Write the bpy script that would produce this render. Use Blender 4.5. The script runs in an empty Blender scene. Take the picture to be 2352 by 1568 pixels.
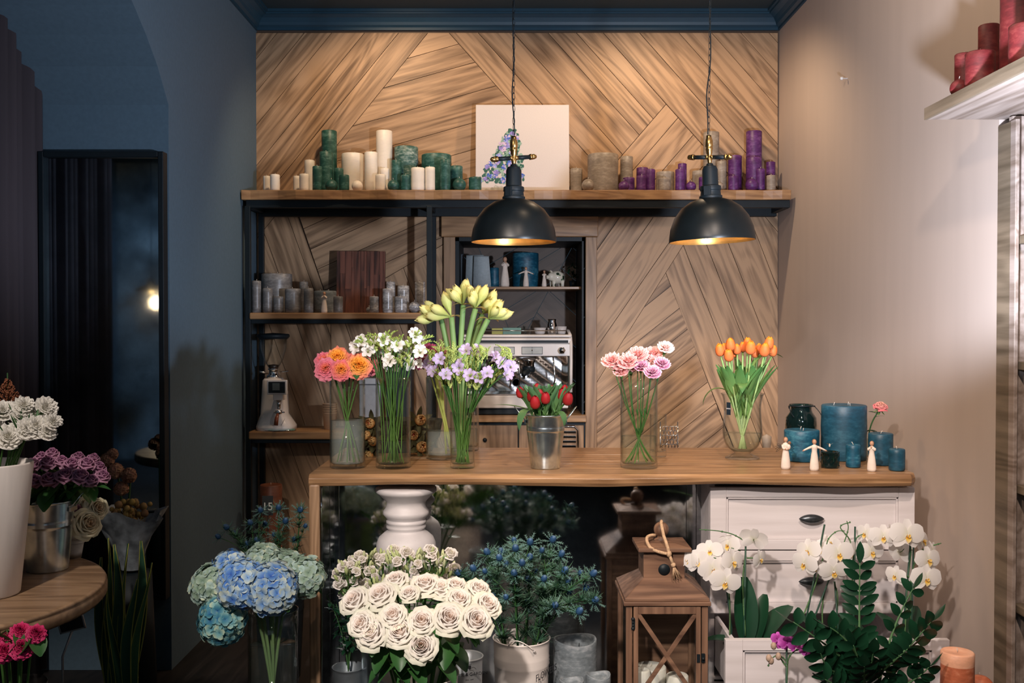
import bpy, math, random
from mathutils import Vector, Matrix, Euler, Quaternion
R = random.Random(7)
PI = math.pi
V = Vector
SC = bpy.context.scene
COL = SC.collection
# ---------------------------------------------------------------- camera
F = 2290.0
PITCH = math.atan(39 / F)
CZ = 1.40
cam_d = bpy.data.cameras.new('camera'); cam = bpy.data.objects.new('camera', cam_d); COL.objects.link(cam)
cam_d.sensor_width = 36; cam_d.lens = F / 2352 * 36; cam_d.clip_start = .02
cam.location = (0, 0, CZ); cam.rotation_euler = (PI / 2 - PITCH, 0, 0)
SC.camera = cam
def at(px, py, Y):
    c, s = math.cos(PITCH), math.sin(PITCH)
    a, b = px - 1176, 784 - py
    d = V((a, F * c + b * s, -F * s + b * c))
    return V((0, 0, CZ)) + d * (Y / d.y)
def X(px, Y): return at(px, 760, Y).x
def Z(py, Y): return at(1176, py, Y).z
# ---------------------------------------------------------------- world, exposure, lights
w = bpy.data.worlds.new('world'); SC.world = w; w.use_nodes = True
w.node_tree.nodes['Background'].inputs[0].default_value = (.25, .45, .62, 1)
w.node_tree.nodes['Background'].inputs[1].default_value = .07
SC.cycles.transparent_max_bounces = 32
SC.view_settings.view_transform = 'Standard'; SC.view_settings.look = 'None'
SC.view_settings.exposure = -0.1; SC.view_settings.gamma = 1
def lamp(name, kind, loc, col, power, target=None, size=.1, angle=60, blend=.5, sizey=None):
    d = bpy.data.lights.new(name, kind); o = bpy.data.objects.new(name, d); COL.objects.link(o)
    o.location = loc; d.color = col; d.energy = power
    if kind == 'AREA':
        d.size = size
        if sizey: d.shape = 'RECTANGLE'; d.size_y = sizey
    else: d.shadow_soft_size = size
    if kind == 'SPOT': d.spot_size = math.radians(angle); d.spot_blend = blend
    if target is not None: o.rotation_euler = (V(target) - V(loc)).to_track_quat('-Z', 'Y').to_euler()
    return o
WARM = (1, .72, .46)
lamp('ceiling_spot', 'SPOT', (-.66, 4.60, 3.03), WARM, 38, (-.50, 5.4, 1.9), .04, 122, .6)
lamp('ceiling_spot', 'SPOT', (.69, 4.62, 3.03), WARM, 42, (.72, 5.1, 1.6), .04, 148, .6)
lamp('ceiling_spot', 'SPOT', (.55, 3.0, 3.03), (1, .74, .50), 30, (1.44, 3.6, 1.7), .05, 140, .7)
lamp('shop_ceiling_light', 'SPOT', (-.8, .5, 2.95), (1, .80, .64), 125, (1.3, 3.6, 1.25), .09, 62, .8)
lamp('track_spot', 'SPOT', (-.50, .25, 2.45), (1, .88, .80), 400, (.12, 3.1, .78), .05, 44, .5)
lamp('track_spot', 'SPOT', (.55, 1.2, 2.85), (1, .80, .66), 170, (.85, 3.2, .8), .05, 62, .7)
lamp('table_spot', 'SPOT', (-1.2, .9, 2.85), (1, .88, .78), 190, (-1.45, 2.42, .80), .05, 31, .6)
lamp('rear_lamp_light', 'POINT', (-3.3, -1.3, 1.6), (1, .6, .3), 9, None, .03)
lamp('rear_blue_fill', 'SPOT', (-2.4, .3, 2.8), (.4, .65, 1), 160, (-3.2, -2.4, 1.0), .1, 80, .6)  # added fill lamp, brightens the rear wall for the tall mirror
lamp('side_light', 'SPOT', (.86, 1.96, 1.46), (.76, .84, 1), 215, (.75, 3.1, 3.3), .045, 152, .25)
lamp('rear_cool_fill', 'AREA', (-.6, -1.9, 2.1), (.70, .85, 1), 8, (0, 3.5, 1.2), 2.2, sizey=1.4)  # unseen area lamp added behind the camera as weak cool fill
# ---------------------------------------------------------------- mesh builder
class MB:
    def __init__(s): s.v = []; s.f = []; s.m = []; s.t = []; s.uv = []; s.flat = []
    def add(s, vs, fs, m=0, t=None, M=None, uv=None, flat=False):
        n = len(s.v)
        if M is not None: vs = [M @ V(p) for p in vs]
        s.v += [tuple(p) for p in vs]
        s.t += t if t else [(0, 0)] * len(vs)
        for k, f in enumerate(fs):
            s.f.append(tuple(i + n for i in f)); s.m.append(m); s.flat.append(flat)
            s.uv.append(uv[k] if uv else [(0, 0)] * len(f))
        return s
    def mesh(s, name, mats):
        me = bpy.data.meshes.new(name); me.from_pydata(s.v, [], s.f)
        for m in mats: me.materials.append(m)
        me.polygons.foreach_set('material_index', s.m)
        me.polygons.foreach_set('use_smooth', [not x for x in s.flat])
        a = me.attributes.new('tone', 'FLOAT_VECTOR', 'POINT')
        a.data.foreach_set('vector', [c for t in s.t for c in (t[0], t[1], 0)])
        u = me.uv_layers.new(name='UVMap')
        u.data.foreach_set('uv', [c for f in s.uv for p in f for c in p])
        me.update(); return me
    def build(s, name, mats, parent=None, bevel=0, loc=None):
        if not isinstance(mats, (list, tuple)): mats = [mats]
        o = bpy.data.objects.new(name, s.mesh(name, mats)); COL.objects.link(o)
        if parent: o.parent = parent
        if loc is not None: o.location = loc
        if bevel:
            b = o.modifiers.new('bevel', 'BEVEL'); b.width = bevel; b.segments = 2; b.limit_method = 'ANGLE'; b.angle_limit = .7
        return o
def T(x, y=0, z=0): return Matrix.Translation((x, y, z) if not isinstance(x, Vector) else x)
def RX(a): return Matrix.Rotation(a, 4, 'X')
def RY(a): return Matrix.Rotation(a, 4, 'Y')
def RZ(a): return Matrix.Rotation(a, 4, 'Z')
def S(x, y=None, z=None):
    if y is None: y = z = x
    return Matrix.Diagonal((x, y, z, 1))
def aim(d, roll=0, o=(0, 0, 0)):
    return T(V(o)) @ V(d).to_track_quat('Z', 'Y').to_matrix().to_4x4() @ RZ(roll)
def box(mb, x0, x1, y0, y1, z0, z1, m=0, M=None, t=None):
    vs = [(x, y, z) for x in (x0, x1) for y in (y0, y1) for z in (z0, z1)]
    fs = [(0, 1, 3, 2), (4, 6, 7, 5), (0, 4, 5, 1), (2, 3, 7, 6), (0, 2, 6, 4), (1, 5, 7, 3)]
    return mb.add(vs, fs, m, [t] * 8 if t else None, M, flat=True)
def bx(*a, **k): return box(MB(), *a, **k)
def lathe(mb, prof, seg=24, m=0, M=None, tone=None, ribs=0, ramp=0):
    n = len(prof); vs = []; ts = []
    for j, (r, z) in enumerate(prof):
        for i in range(seg):
            a = 2 * PI * i / seg; rr = r * (1 + (ramp * math.cos(ribs * a) if ribs else 0))
            vs.append((rr * math.cos(a), rr * math.sin(a), z)); ts.append(tone or (j / max(1, n - 1), 0))
    fs = [(j * seg + i, j * seg + (i + 1) % seg, (j + 1) * seg + (i + 1) % seg, (j + 1) * seg + i) for j in range(n - 1) for i in range(seg)]
    if prof[0][0] > 1e-6: fs.append(tuple(range(seg - 1, -1, -1)))
    if prof[-1][0] > 1e-6: fs.append(tuple((n - 1) * seg + i for i in range(seg)))
    return mb.add(vs, fs, m, ts, M)
def tube(mb, pts, rad, seg=6, m=0, M=None, tone=None):
    pts = [V(p) for p in pts]; n = len(pts); vs = []; ts = []
    if not isinstance(rad, (list, tuple)): rad = [rad] * n
    up = V((0, 0, 1)); prev = None
    for j, p in enumerate(pts):
        d = (pts[min(j + 1, n - 1)] - pts[max(j - 1, 0)]).normalized()
        if prev is None:
            a = d.cross(V((.31, .2, .93)) if abs(d.z) < .95 else V((1, .1, 0))).normalized()
        else: a = (prev - d * prev.dot(d)).normalized()
        prev = a; b = d.cross(a)
        for i in range(seg):
            an = 2 * PI * i / seg
            vs.append(p + (a * math.cos(an) + b * math.sin(an)) * rad[j]); ts.append(tone or (j / (n - 1), 0))
    fs = [(j * seg + i, j * seg + (i + 1) % seg, (j + 1) * seg + (i + 1) % seg, (j + 1) * seg + i) for j in range(n - 1) for i in range(seg)]
    fs += [tuple(range(seg - 1, -1, -1)), tuple((n - 1) * seg + i for i in range(seg))]
    return mb.add(vs, fs, m, ts, M)
def ball(mb, c, r, m=0, seg=12, M=None, tone=None, rz=None):
    rz = rz or r
    n = max(5, seg // 2 + 1)
    return lathe(mb, [(max(0, r * math.sin(PI * i / (n - 1))) if 0 < i < n - 1 else 0, -rz * math.cos(PI * i / (n - 1))) for i in range(n)], seg, m, (M or Matrix()) @ T(V(c)), tone)
def bez(a, b, c, n=8):
    return [a * (1 - t) ** 2 + b * 2 * t * (1 - t) + c * t * t for t in [i / n for i in range(n + 1)]]
def rpetal(mb, th, span, prof, wf, nu=6, ruf=0, rf=3, m=0, rnd=0, edge=0, M=None, ph=0):
    n = len(prof); vs = []; ts = []
    for j, (r, z) in enumerate(prof):
        v = j / (n - 1)
        for i in range(nu + 1):
            u = -1 + 2 * i / nu; a = th + u * span * wf(v)
            q = ruf * v * v * math.sin(u * rf * PI + ph)
            vs.append(((r + q * .6) * math.cos(a), (r + q * .6) * math.sin(a), z - edge * u * u * v * v + q)); ts.append((v, rnd))
    fs = [(j * (nu + 1) + i, j * (nu + 1) + i + 1, (j + 1) * (nu + 1) + i + 1, (j + 1) * (nu + 1) + i) for j in range(n - 1) for i in range(nu)]
    return mb.add(vs, fs, m, ts, M)
def blade(mb, L, W, M=None, nv=6, nu=2, bend=0, cup=0, wf=None, m=0, rnd=0, twist=0, wav=0):
    """a petal or leaf growing along +Y, its face towards +Z"""
    wf = wf or (lambda v: math.sin(PI * min(1, .04 + v * .96)) ** .8)
    vs = []; ts = []; a = 0; y = z = 0
    for j in range(nv + 1):
        v = j / nv; hw = W / 2 * max(.02, wf(v))
        if j: a = bend * (v - .5 / nv); y += L / nv * math.cos(a); z += L / nv * math.sin(a)
        for i in range(nu + 1):
            u = -1 + 2 * i / nu; tw = twist * v
            x = u * hw; zz = cup * hw * u * u + wav * math.sin(v * 9 + u * 2) * W
            vs.append((x * math.cos(tw), y, z + zz + x * math.sin(tw))); ts.append((v, rnd))
    k = nu + 1
    fs = [(j * k + i, j * k + i + 1, (j + 1) * k + i + 1, (j + 1) * k + i) for j in range(nv) for i in range(nu)]
    return mb.add(vs, fs, m, ts, M)
def clip(poly, n, d):
    out = []
    for i in range(len(poly)):
        a, b = poly[i], poly[(i + 1) % len(poly)]
        da, db = a[0] * n[0] + a[1] * n[1] - d, b[0] * n[0] + b[1] * n[1] - d
        if da >= 0: out.append(a)
        if (da >= 0) != (db >= 0):
            k = da / (da - db); out.append((a[0] + (b[0] - a[0]) * k, a[1] + (b[1] - a[1]) * k))
    return out
def letters(body, size, mat, parent, loc, rot, name='lettering', ext=.0002):
    cu = bpy.data.curves.new('t', 'FONT'); cu.body = body; cu.size = size; cu.align_x = 'CENTER'; cu.extrude = ext; to = bpy.data.objects.new('t', cu); COL.objects.link(to)
    bpy.context.view_layer.update()
    me = bpy.data.meshes.new_from_object(to.evaluated_get(bpy.context.evaluated_depsgraph_get())); bpy.data.objects.remove(to); me.materials.clear(); me.materials.append(mat)
    o = bpy.data.objects.new(name, me); COL.objects.link(o); o.parent = parent; o.location = loc; o.rotation_euler = rot; return o
# ---------------------------------------------------------------- tagging
def tag(o, label, cat, group=None, kind=None):
    o['label'] = label; o['category'] = cat
    if group: o['group'] = group
    if kind: o['kind'] = kind
    return o
def thing(name, label, cat, loc=(0, 0, 0), rz=0, group=None):
    o = bpy.data.objects.new(name, None); COL.objects.link(o); o.location = loc; o.rotation_euler = (0, 0, rz)
    o.empty_display_size = .05
    return tag(o, label, cat, group)
def struct(o): o['kind'] = 'structure'; return o
def inst(name, me, parent, M):
    o = bpy.data.objects.new(name, me); COL.objects.link(o); o.parent = parent; o.matrix_local = M; return o
# ---------------------------------------------------------------- materials
def nodes(name):
    m = bpy.data.materials.new(name); m.use_nodes = True; nt = m.node_tree
    return m, nt, nt.nodes['Principled BSDF']
def L(nt, a, b): nt.links.new(a, b)
def c4(c): return (*c, 1)
def tex(nt, kind, scale, coord='Object', sc=(1, 1, 1), rot=(0, 0, 0), **k):
    tc = nt.nodes.new('ShaderNodeTexCoord'); mp = nt.nodes.new('ShaderNodeMapping')
    mp.inputs['Scale'].default_value = sc; mp.inputs['Rotation'].default_value = rot
    L(nt, tc.outputs[coord], mp.inputs[0])
    t = nt.nodes.new('ShaderNodeTex' + kind); L(nt, mp.outputs[0], t.inputs['Vector']); t.inputs['Scale'].default_value = scale
    for a, b in k.items():
        if a in t.inputs: t.inputs[a].default_value = b
        else: setattr(t, a, b)
    return t, mp
def ramp(nt, fac, stops):
    r = nt.nodes.new('ShaderNodeValToRGB'); L(nt, fac, r.inputs[0]); e = r.color_ramp.elements
    while len(e) < len(stops): e.new(.5)
    for i, (p, c) in enumerate(stops): e[i].position = p; e[i].color = c4(c)
    return r
def bump(nt, h, bs, strength=.2, dist=.002):
    b = nt.nodes.new('ShaderNodeBump'); b.inputs['Strength'].default_value = strength; b.inputs['Distance'].default_value = dist
    L(nt, h, b.inputs['Height']); L(nt, b.outputs[0], bs.inputs['Normal'])
MC = {}
def plain(name, c, rough=.5, metal=0, spec=.5, var=.12, scale=30, bmp=0, emit=None, es=0, sc=(1, 1, 1), coat=0):
    if name in MC: return MC[name]
    m, nt, b = nodes(name)
    t, _ = tex(nt, 'Noise', scale, sc=sc, Detail=4)
    lo = tuple(x * (1 - var) for x in c); hi = tuple(min(1, x * (1 + var)) for x in c)
    r = ramp(nt, t.outputs[0], [(.3, lo), (.7, hi)]); L(nt, r.outputs[0], b.inputs['Base Color'])
    b.inputs['Roughness'].default_value = rough; b.inputs['Metallic'].default_value = metal
    b.inputs['Specular IOR Level'].default_value = spec; b.inputs['Coat Weight'].default_value = coat
    if bmp: bump(nt, t.outputs[0], b, bmp)
    if emit: b.inputs['Emission Color'].default_value = c4(emit); b.inputs['Emission Strength'].default_value = es
    MC[name] = m; return m
def wood(name, dark, light, axis=0, rough=.45, scale=1.0, coord='Object', bmp=.15, white=0, spec=.4, glaze=None, lines=.09):
    if name in MC: return MC[name]
    m, nt, b = nodes(name)
    sc = [34 * scale] * 3; sc[axis] = 2.0 * scale
    t, mp = tex(nt, 'Noise', 1, coord, sc, Detail=6, Roughness=.6, Distortion=.12)
    sc2 = [6 * scale] * 3; sc2[axis] = .7 * scale
    t2, mp2 = tex(nt, 'Noise', 1, coord, sc2, Detail=2, Distortion=.35)
    wv = nt.nodes.new('ShaderNodeMath'); wv.operation = 'SINE'
    k = nt.nodes.new('ShaderNodeMath'); k.operation = 'MULTIPLY'; k.inputs[1].default_value = 70
    L(nt, t2.outputs[0], k.inputs[0]); L(nt, k.outputs[0], wv.inputs[0])
    a = nt.nodes.new('ShaderNodeMath'); a.operation = 'MULTIPLY_ADD'; a.inputs[1].default_value = lines; L(nt, wv.outputs[0], a.inputs[0]); L(nt, t.outputs[0], a.inputs[2])
    at_ = nt.nodes.new('ShaderNodeAttribute'); at_.attribute_name = 'tone'; sp = nt.nodes.new('ShaderNodeSeparateXYZ'); L(nt, at_.outputs['Vector'], sp.inputs[0])
    a2 = nt.nodes.new('ShaderNodeMath'); a2.operation = 'MULTIPLY_ADD'; a2.inputs[1].default_value = .22; L(nt, sp.outputs[1], a2.inputs[0]); L(nt, a.outputs[0], a2.inputs[2])
    # per plank offset
    for q in (mp, mp2):
        cm = nt.nodes.new('ShaderNodeCombineXYZ'); f7 = nt.nodes.new('ShaderNodeMath'); f7.operation = 'MULTIPLY'; f7.inputs[1].default_value = 37
        L(nt, sp.outputs[1], f7.inputs[0]); L(nt, f7.outputs[0], cm.inputs[0]); L(nt, f7.outputs[0], cm.inputs[1]); L(nt, cm.outputs[0], q.inputs['Location'])
    mid = tuple((x + y) / 2 for x, y in zip(dark, light))
    st = [(.28, dark), (.5, mid), (.72, light)]
    if white: st.append((.79, (white, white * .93, white * .87)))
    r = ramp(nt, a2.outputs[0], st); L(nt, r.outputs[0], b.inputs['Base Color'])
    b.inputs['Roughness'].default_value = rough; b.inputs['Specular IOR Level'].default_value = spec
    bump(nt, a.outputs[0], b, bmp, .001)
    MC[name] = m; return m
def petal(name, stops, var=.15, trans=.3, rough=.55, veins=0):
    """colour runs from the base of each petal to its tip; every petal differs a little"""
    if name in MC: return MC[name]
    m, nt, b = nodes(name)
    a = nt.nodes.new('ShaderNodeAttribute'); a.attribute_name = 'tone'; sp = nt.nodes.new('ShaderNodeSeparateXYZ'); L(nt, a.outputs['Vector'], sp.inputs[0])
    r = ramp(nt, sp.outputs[0], stops)
    oi = nt.nodes.new('ShaderNodeObjectInfo')
    ad = nt.nodes.new('ShaderNodeMath'); ad.operation = 'ADD'; L(nt, sp.outputs[1], ad.inputs[0]); L(nt, oi.outputs['Random'], ad.inputs[1])
    mr = nt.nodes.new('ShaderNodeMapRange'); mr.inputs['From Max'].default_value = 2; mr.inputs['To Min'].default_value = 1 - var; mr.inputs['To Max'].default_value = 1 + var; L(nt, ad.outputs[0], mr.inputs[0])
    hs = nt.nodes.new('ShaderNodeHueSaturation'); L(nt, r.outputs[0], hs.inputs['Color']); L(nt, mr.outputs[0], hs.inputs['Value'])
    b.inputs['Roughness'].default_value = rough; b.inputs['Specular IOR Level'].default_value = .3
    L(nt, hs.outputs[0], b.inputs['Base Color'])
    if trans:
        tr = nt.nodes.new('ShaderNodeBsdfTranslucent'); L(nt, hs.outputs[0], tr.inputs[0])
        mx = nt.nodes.new('ShaderNodeMixShader'); mx.inputs[0].default_value = trans
        L(nt, b.outputs[0], mx.inputs[1]); L(nt, tr.outputs[0], mx.inputs[2]); L(nt, mx.outputs[0], nt.nodes['Material Output'].inputs[0])
    MC[name] = m; return m
def glass(name, tint=(1, 1, 1), milky=0, milk=(1, 1, 1), refl=1.0, rough=.02, ior=1.45):
    """thin clear glass: lets light straight through and mirrors at grazing angles"""
    if name in MC: return MC[name]
    m, nt, b = nodes(name); nt.nodes.remove(b)
    tr = nt.nodes.new('ShaderNodeBsdfTransparent'); lw = nt.nodes.new('ShaderNodeLayerWeight'); lw.inputs['Blend'].default_value = .5
    tp = nt.nodes.new('ShaderNodeMath'); tp.operation = 'POWER'; tp.inputs[1].default_value = 7; L(nt, lw.outputs['Facing'], tp.inputs[0])
    tm = ramp(nt, tp.outputs[0], [(0, tint), (.75, tuple(x * y for x, y in zip(tint, (.50, .56, .53))))]); L(nt, tm.outputs[0], tr.inputs[0])
    gl = nt.nodes.new('ShaderNodeBsdfGlossy'); gl.inputs['Roughness'].default_value = rough
    fr = nt.nodes.new('ShaderNodeLayerWeight'); fr.inputs['Blend'].default_value = .5
    pw = nt.nodes.new('ShaderNodeMath'); pw.operation = 'POWER'; pw.inputs[1].default_value = 3; L(nt, fr.outputs['Facing'], pw.inputs[0])
    mu = nt.nodes.new('ShaderNodeMath'); mu.operation = 'MULTIPLY_ADD'; mu.inputs[1].default_value = .85 * refl; mu.inputs[2].default_value = .018 * refl; mu.use_clamp = True; L(nt, pw.outputs[0], mu.inputs[0])
    src = tr.outputs[0]
    if milky:
        df = nt.nodes.new('ShaderNodeBsdfDiffuse'); df.inputs[0].default_value = c4(milk)
        m0 = nt.nodes.new('ShaderNodeMixShader'); m0.inputs[0].default_value = milky; L(nt, src, m0.inputs[1]); L(nt, df.outputs[0], m0.inputs[2]); src = m0.outputs[0]
    mx = nt.nodes.new('ShaderNodeMixShader'); L(nt, mu.outputs[0], mx.inputs[0]); L(nt, src, mx.inputs[1]); L(nt, gl.outputs[0], mx.inputs[2])
    L(nt, mx.outputs[0], nt.nodes['Material Output'].inputs[0])
    MC[name] = m; return m
def agedmirror(name, c, dark, scale=6, lo=.35, hi=.65, rough=.03):
    if name in MC: return MC[name]
    m, nt, b = nodes(name)
    t, _ = tex(nt, 'Noise', scale, Detail=8, Roughness=.7)
    t2, _ = tex(nt, 'Noise', scale * .35, Detail=3)
    a = nt.nodes.new('ShaderNodeMath'); a.operation = 'MULTIPLY_ADD'; a.inputs[1].default_value = .6; L(nt, t2.outputs[0], a.inputs[0])
    k = nt.nodes.new('ShaderNodeMath'); k.operation = 'MULTIPLY'; k.inputs[1].default_value = .4; L(nt, t.outputs[0], k.inputs[0]); L(nt, k.outputs[0], a.inputs[2])
    r = ramp(nt, a.outputs[0], [(lo, dark), (hi, c)]); L(nt, r.outputs[0], b.inputs['Base Color'])
    b.inputs['Metallic'].default_value = 1
    rr = nt.nodes.new('ShaderNodeMapRange'); rr.inputs['From Min'].default_value = lo; rr.inputs['From Max'].default_value = hi
    rr.inputs['To Min'].default_value = rough + .08; rr.inputs['To Max'].default_value = rough; L(nt, a.outputs[0], rr.inputs[0]); L(nt, rr.outputs[0], b.inputs['Roughness'])
    MC[name] = m; return m
M_ = {}
M_['plank'] = wood('plank_wood', (.15, .083, .042), (.50, .31, .175), 0, .5, 1, 'UV', .25, lines=.10)
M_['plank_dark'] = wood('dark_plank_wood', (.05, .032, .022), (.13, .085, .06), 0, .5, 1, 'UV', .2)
M_['oakx'] = wood('oak_long_grain', (.20, .105, .048), (.45, .26, .13), 0, .32, 1.2, white=.62)
M_['oakz'] = wood('oak_upright_grain', (.20, .115, .06), (.42, .26, .15), 2, .45, 1.2)
M_['shelfx'] = wood('shelf_oak', (.20, .10, .045), (.46, .26, .12), 0, .42, 1.1)
M_['table'] = wood('table_oak', (.17, .10, .055), (.36, .23, .135), 0, .35, 1.0)
M_['whitewood'] = wood('white_washed_wood', (.58, .53, .53), (.70, .65, .66), 0, .42, .8, bmp=.06)
M_['palewood'] = wood('pale_limed_wood', (.18, .13, .10), (.42, .34, .30), 1, .5, .9)
M_['greywood'] = wood('grey_brown_wood', (.10, .075, .05), (.24, .185, .13), 1, .5, .9)
M_['lanternz'] = wood('lantern_wood', (.085, .042, .026), (.27, .15, .092), 2, .55, 1.0)
M_['lanternx'] = wood('lantern_wood_crosswise', (.085, .042, .026), (.27, .15, .092), 0, .55, 1.0)
M_['redwood'] = wood('reclaimed_red_wood', (.012, .006, .005), (.21, .075, .045), 2, .6, 1.7, bmp=.6)
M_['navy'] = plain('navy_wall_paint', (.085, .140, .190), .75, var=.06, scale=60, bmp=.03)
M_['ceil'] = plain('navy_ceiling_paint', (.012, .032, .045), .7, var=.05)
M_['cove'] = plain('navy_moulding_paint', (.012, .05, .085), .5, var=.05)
M_['beige'] = plain('beige_wall_paint', (.50, .41, .36), .8, var=.03, scale=2, sc=(1, 6, .6))
M_['floor'] = wood('dark_floor_boards', (.008, .007, .007), (.025, .020, .018), 1, .5, .8)
M_['blackmetal'] = plain('black_painted_steel', (.006, .011, .015), .5, .0, .3, var=.1)
M_['curtain'] = plain('plum_brown_curtain', (.045, .035, .042), .9, var=.2, scale=8, sc=(1, 1, .1))
M_['clear'] = glass('clear_glass', (.985, .995, .99))
M_['water'] = glass('vase_water', (.95, .985, .955), .012, (.8, .85, .8), .5)
M_['milkwater'] = glass('cloudy_water', (.93, .96, .95), .13, (.75, .80, .78), .6)
M_['stem'] = petal('green_stem', [(0, (.13, .25, .05)), (.5, (.055, .15, .03)), (1, (.035, .11, .02))], .2, .1)
M_['darkstem'] = petal('dark_green_stem', [(0, (.05, .14, .04)), (1, (.03, .10, .03))], .2, .1)
M_['leaf'] = petal('green_leaf', [(0, (.05, .15, .03)), (1, (.035, .12, .035))], .25, .2, .4)
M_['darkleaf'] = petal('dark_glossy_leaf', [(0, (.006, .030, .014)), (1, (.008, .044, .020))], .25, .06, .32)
M_['galv'] = plain('galvanised_steel', (.66, .75, .84), .24, .96, var=.30, scale=26)
M_['chrome'] = plain('chrome', (.72, .72, .72), .08, 1, var=.03)
M_['whitepaint'] = plain('white_enamel', (.70, .65, .62), .35, var=.03)
M_['wick'] = plain('cotton_wick', (.6, .55, .5), .9)
# ---------------------------------------------------------------- room
YB = 5.40; XL = -1.38; XR = 1.441; ZC = 3.075
def wallpanel(mb, poly_px, slope, Yp, wid=.135, gap=.0015, m=0, pxm=True):
    P = [(at(x, y, Yp).x, at(x, y, Yp).z) for x, y in poly_px] if pxm else poly_px
    d = V((1, -slope)).normalized(); n = V((-d.y, d.x))
    lo = min(p[0] * n.x + p[1] * n.y for p in P); hi = max(p[0] * n.x + p[1] * n.y for p in P)
    ar = sum(P[i][0] * P[(i + 1) % len(P)][1] - P[(i + 1) % len(P)][0] * P[i][1] for i in range(len(P)))
    if ar < 0: P = P[::-1]
    # shrink polygon slightly for the joint
    Q = P
    for i in range(len(P)):
        a, b = V(P[i]), V(P[(i + 1) % len(P)]); e = (b - a)
        if e.length < 1e-5: continue
        nn = V((-e.y, e.x)).normalized(); Q = clip(Q, nn, nn.dot(a) + gap)
    s = lo
    while s < hi:
        wd = wid * R.uniform(.82, 1.18)
        q = clip(clip(Q, n, s + gap), -n, -(s + wd - gap)) if Q else []
        if len(q) > 2:
            k = R.random(); N = len(q)
            fr = [(x, Yp, z) for x, z in q]; bk = [(x, Yp + .018, z) for x, z in q]
            uv = [(x * d.x + z * d.y, x * n.x + z * n.y) for x, z in q]
            mb.add(fr + bk, [tuple(range(N))] + [(i + N, (i + 1) % N + N, (i + 1) % N, i) for i in range(N)], m, [(0, k)] * (2 * N),
                   uv=[uv] + [[uv[i], uv[(i + 1) % N], uv[(i + 1) % N], uv[i]] for i in range(N)], flat=True)
        s += wd
mb = MB()
box(mb, XL - .6, 1.62, YB + .018, YB + .05, 2.42, ZC + .1, 1)
box(mb, XL - .6, X(1046, YB), YB + .018, YB + .05, 0, 2.42, 1); box(mb, X(1345, YB), 1.62, YB + .018, YB + .05, 0, 2.42, 1)
box(mb, X(1046, YB), X(1345, YB), YB + .018, YB + .05, 1.88, 2.42, 1)
for poly, sl in [
    ([(586, 75), (983, 75), (688, 440), (586, 440)], -1.217), ([(983, 75), (1031, 75), (1357, 440), (688, 440)], -.28),
    ([(1031, 75), (1385, 75), (1530, 239), (1357, 440)], 1.11), ([(1530, 239), (1709, 440), (1357, 440)], -1.167),
    ([(1385, 75), (1787, 75), (1787, 440), (1709, 440)], 1.119),
    ([(586, 440), (668, 440), (668, 452), (586, 552)], -1.14), ([(586, 552), (668, 452), (760, 712), (760, 1330), (586, 1330)], 2.83),
    ([(668, 440), (1020, 440), (1020, 560), (760, 712)], -.45), ([(760, 712), (1020, 560), (1020, 1330), (760, 1330)], 2.83),
    ([(1020, 440), (1340, 440), (1340, 480), (1020, 480)], .3),
    ([(1340, 440), (1647, 440), (1340, 926)], -1.45), ([(1340, 926), (1529, 626), (1806, 1330), (1340, 1330)], -.8),
    ([(1529, 626), (1647, 440), (1709, 440), (1787, 533), (1787, 1300)], 2.53), ([(1709, 440), (1787, 440), (1787, 533)], 1.119)]:
    wallpanel(mb, poly, sl, YB)
struct(mb.build('wall_back', [M_['plank'], M_['plank_dark']]))
# left wall with the arched recess
def poly_face(pts): return pts
y0a, y1a = 1.6, 4.02; zs = Z(240, 4.02)
mb = MB(); N = 20; XA = XL - .53
arc = []
for i in range(N + 1):
    t = i / N; y = y1a - (y1a - y0a) * t
    arc.append((y, zs + .50 * (1 - (1 - 2 * t) ** 2) ** .85))
vs = []; fs = []
for (y, z) in arc: vs += [(XL, y, z), (XA, y, z), (XL, y, ZC + .1)]
for i in range(N): a = 3 * i; fs += [(a, a + 1, a + 4, a + 3), (a, a + 3, a + 5, a + 2)]
mb.add(vs, fs, flat=True)
box(mb, XL - .6, XL, y1a, YB + .03, 0, ZC + .1)
struct(mb.build('wall_left', [M_['navy']]))
mb = MB()
vs = []; fs = []
for k in range(60):
    y = y1a - .02 - k * .012; x = XA + .02 + .018 * math.sin(k * 1.1) + .01 * math.sin(k * .37)
    vs += [(x, y, .02), (x, y, 2.9)]
fs = [(2 * i, 2 * i + 1, 2 * i + 3, 2 * i + 2) for i in range(59)]
mb.add(vs, fs); o = mb.build('curtain', M_['curtain']); so = o.modifiers.new('s', 'SOLIDIFY'); so.thickness = .004
tag(o, 'plum brown curtain hanging at the far left beside the tall dark mirror', 'curtain')
struct(bx(-4.1, 1.75, -2.4, 5.5, -.05, 0).build('floor', M_['floor']))
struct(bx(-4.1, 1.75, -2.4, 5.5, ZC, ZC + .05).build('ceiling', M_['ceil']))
struct(bx(-4.15, -4.1, -2.4, 4.1, 0, ZC).build('wall_far_left', M_['navy']))
struct(bx(-4.1, 1.75, -2.45, -2.4, 0, ZC).build('wall_rear', plain('mottled_blue_plaster', (.20, .24, .25), .8, var=.7, scale=3)))
struct(bx(-4.1, XA - .05, 4.02, 4.08, 0, ZC).build('wall_alcove', M_['navy']))
mb = MB()
box(mb, XR, XR + .33, 2.96, YB + .05, 0, ZC); box(mb, XR, XR + .33, -2.4, 2.96, 2.06, ZC); box(mb, XR, XR + .33, -2.4, .9, 0, 2.06)
struct(mb.build('wall_right', [M_['beige']]))
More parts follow.
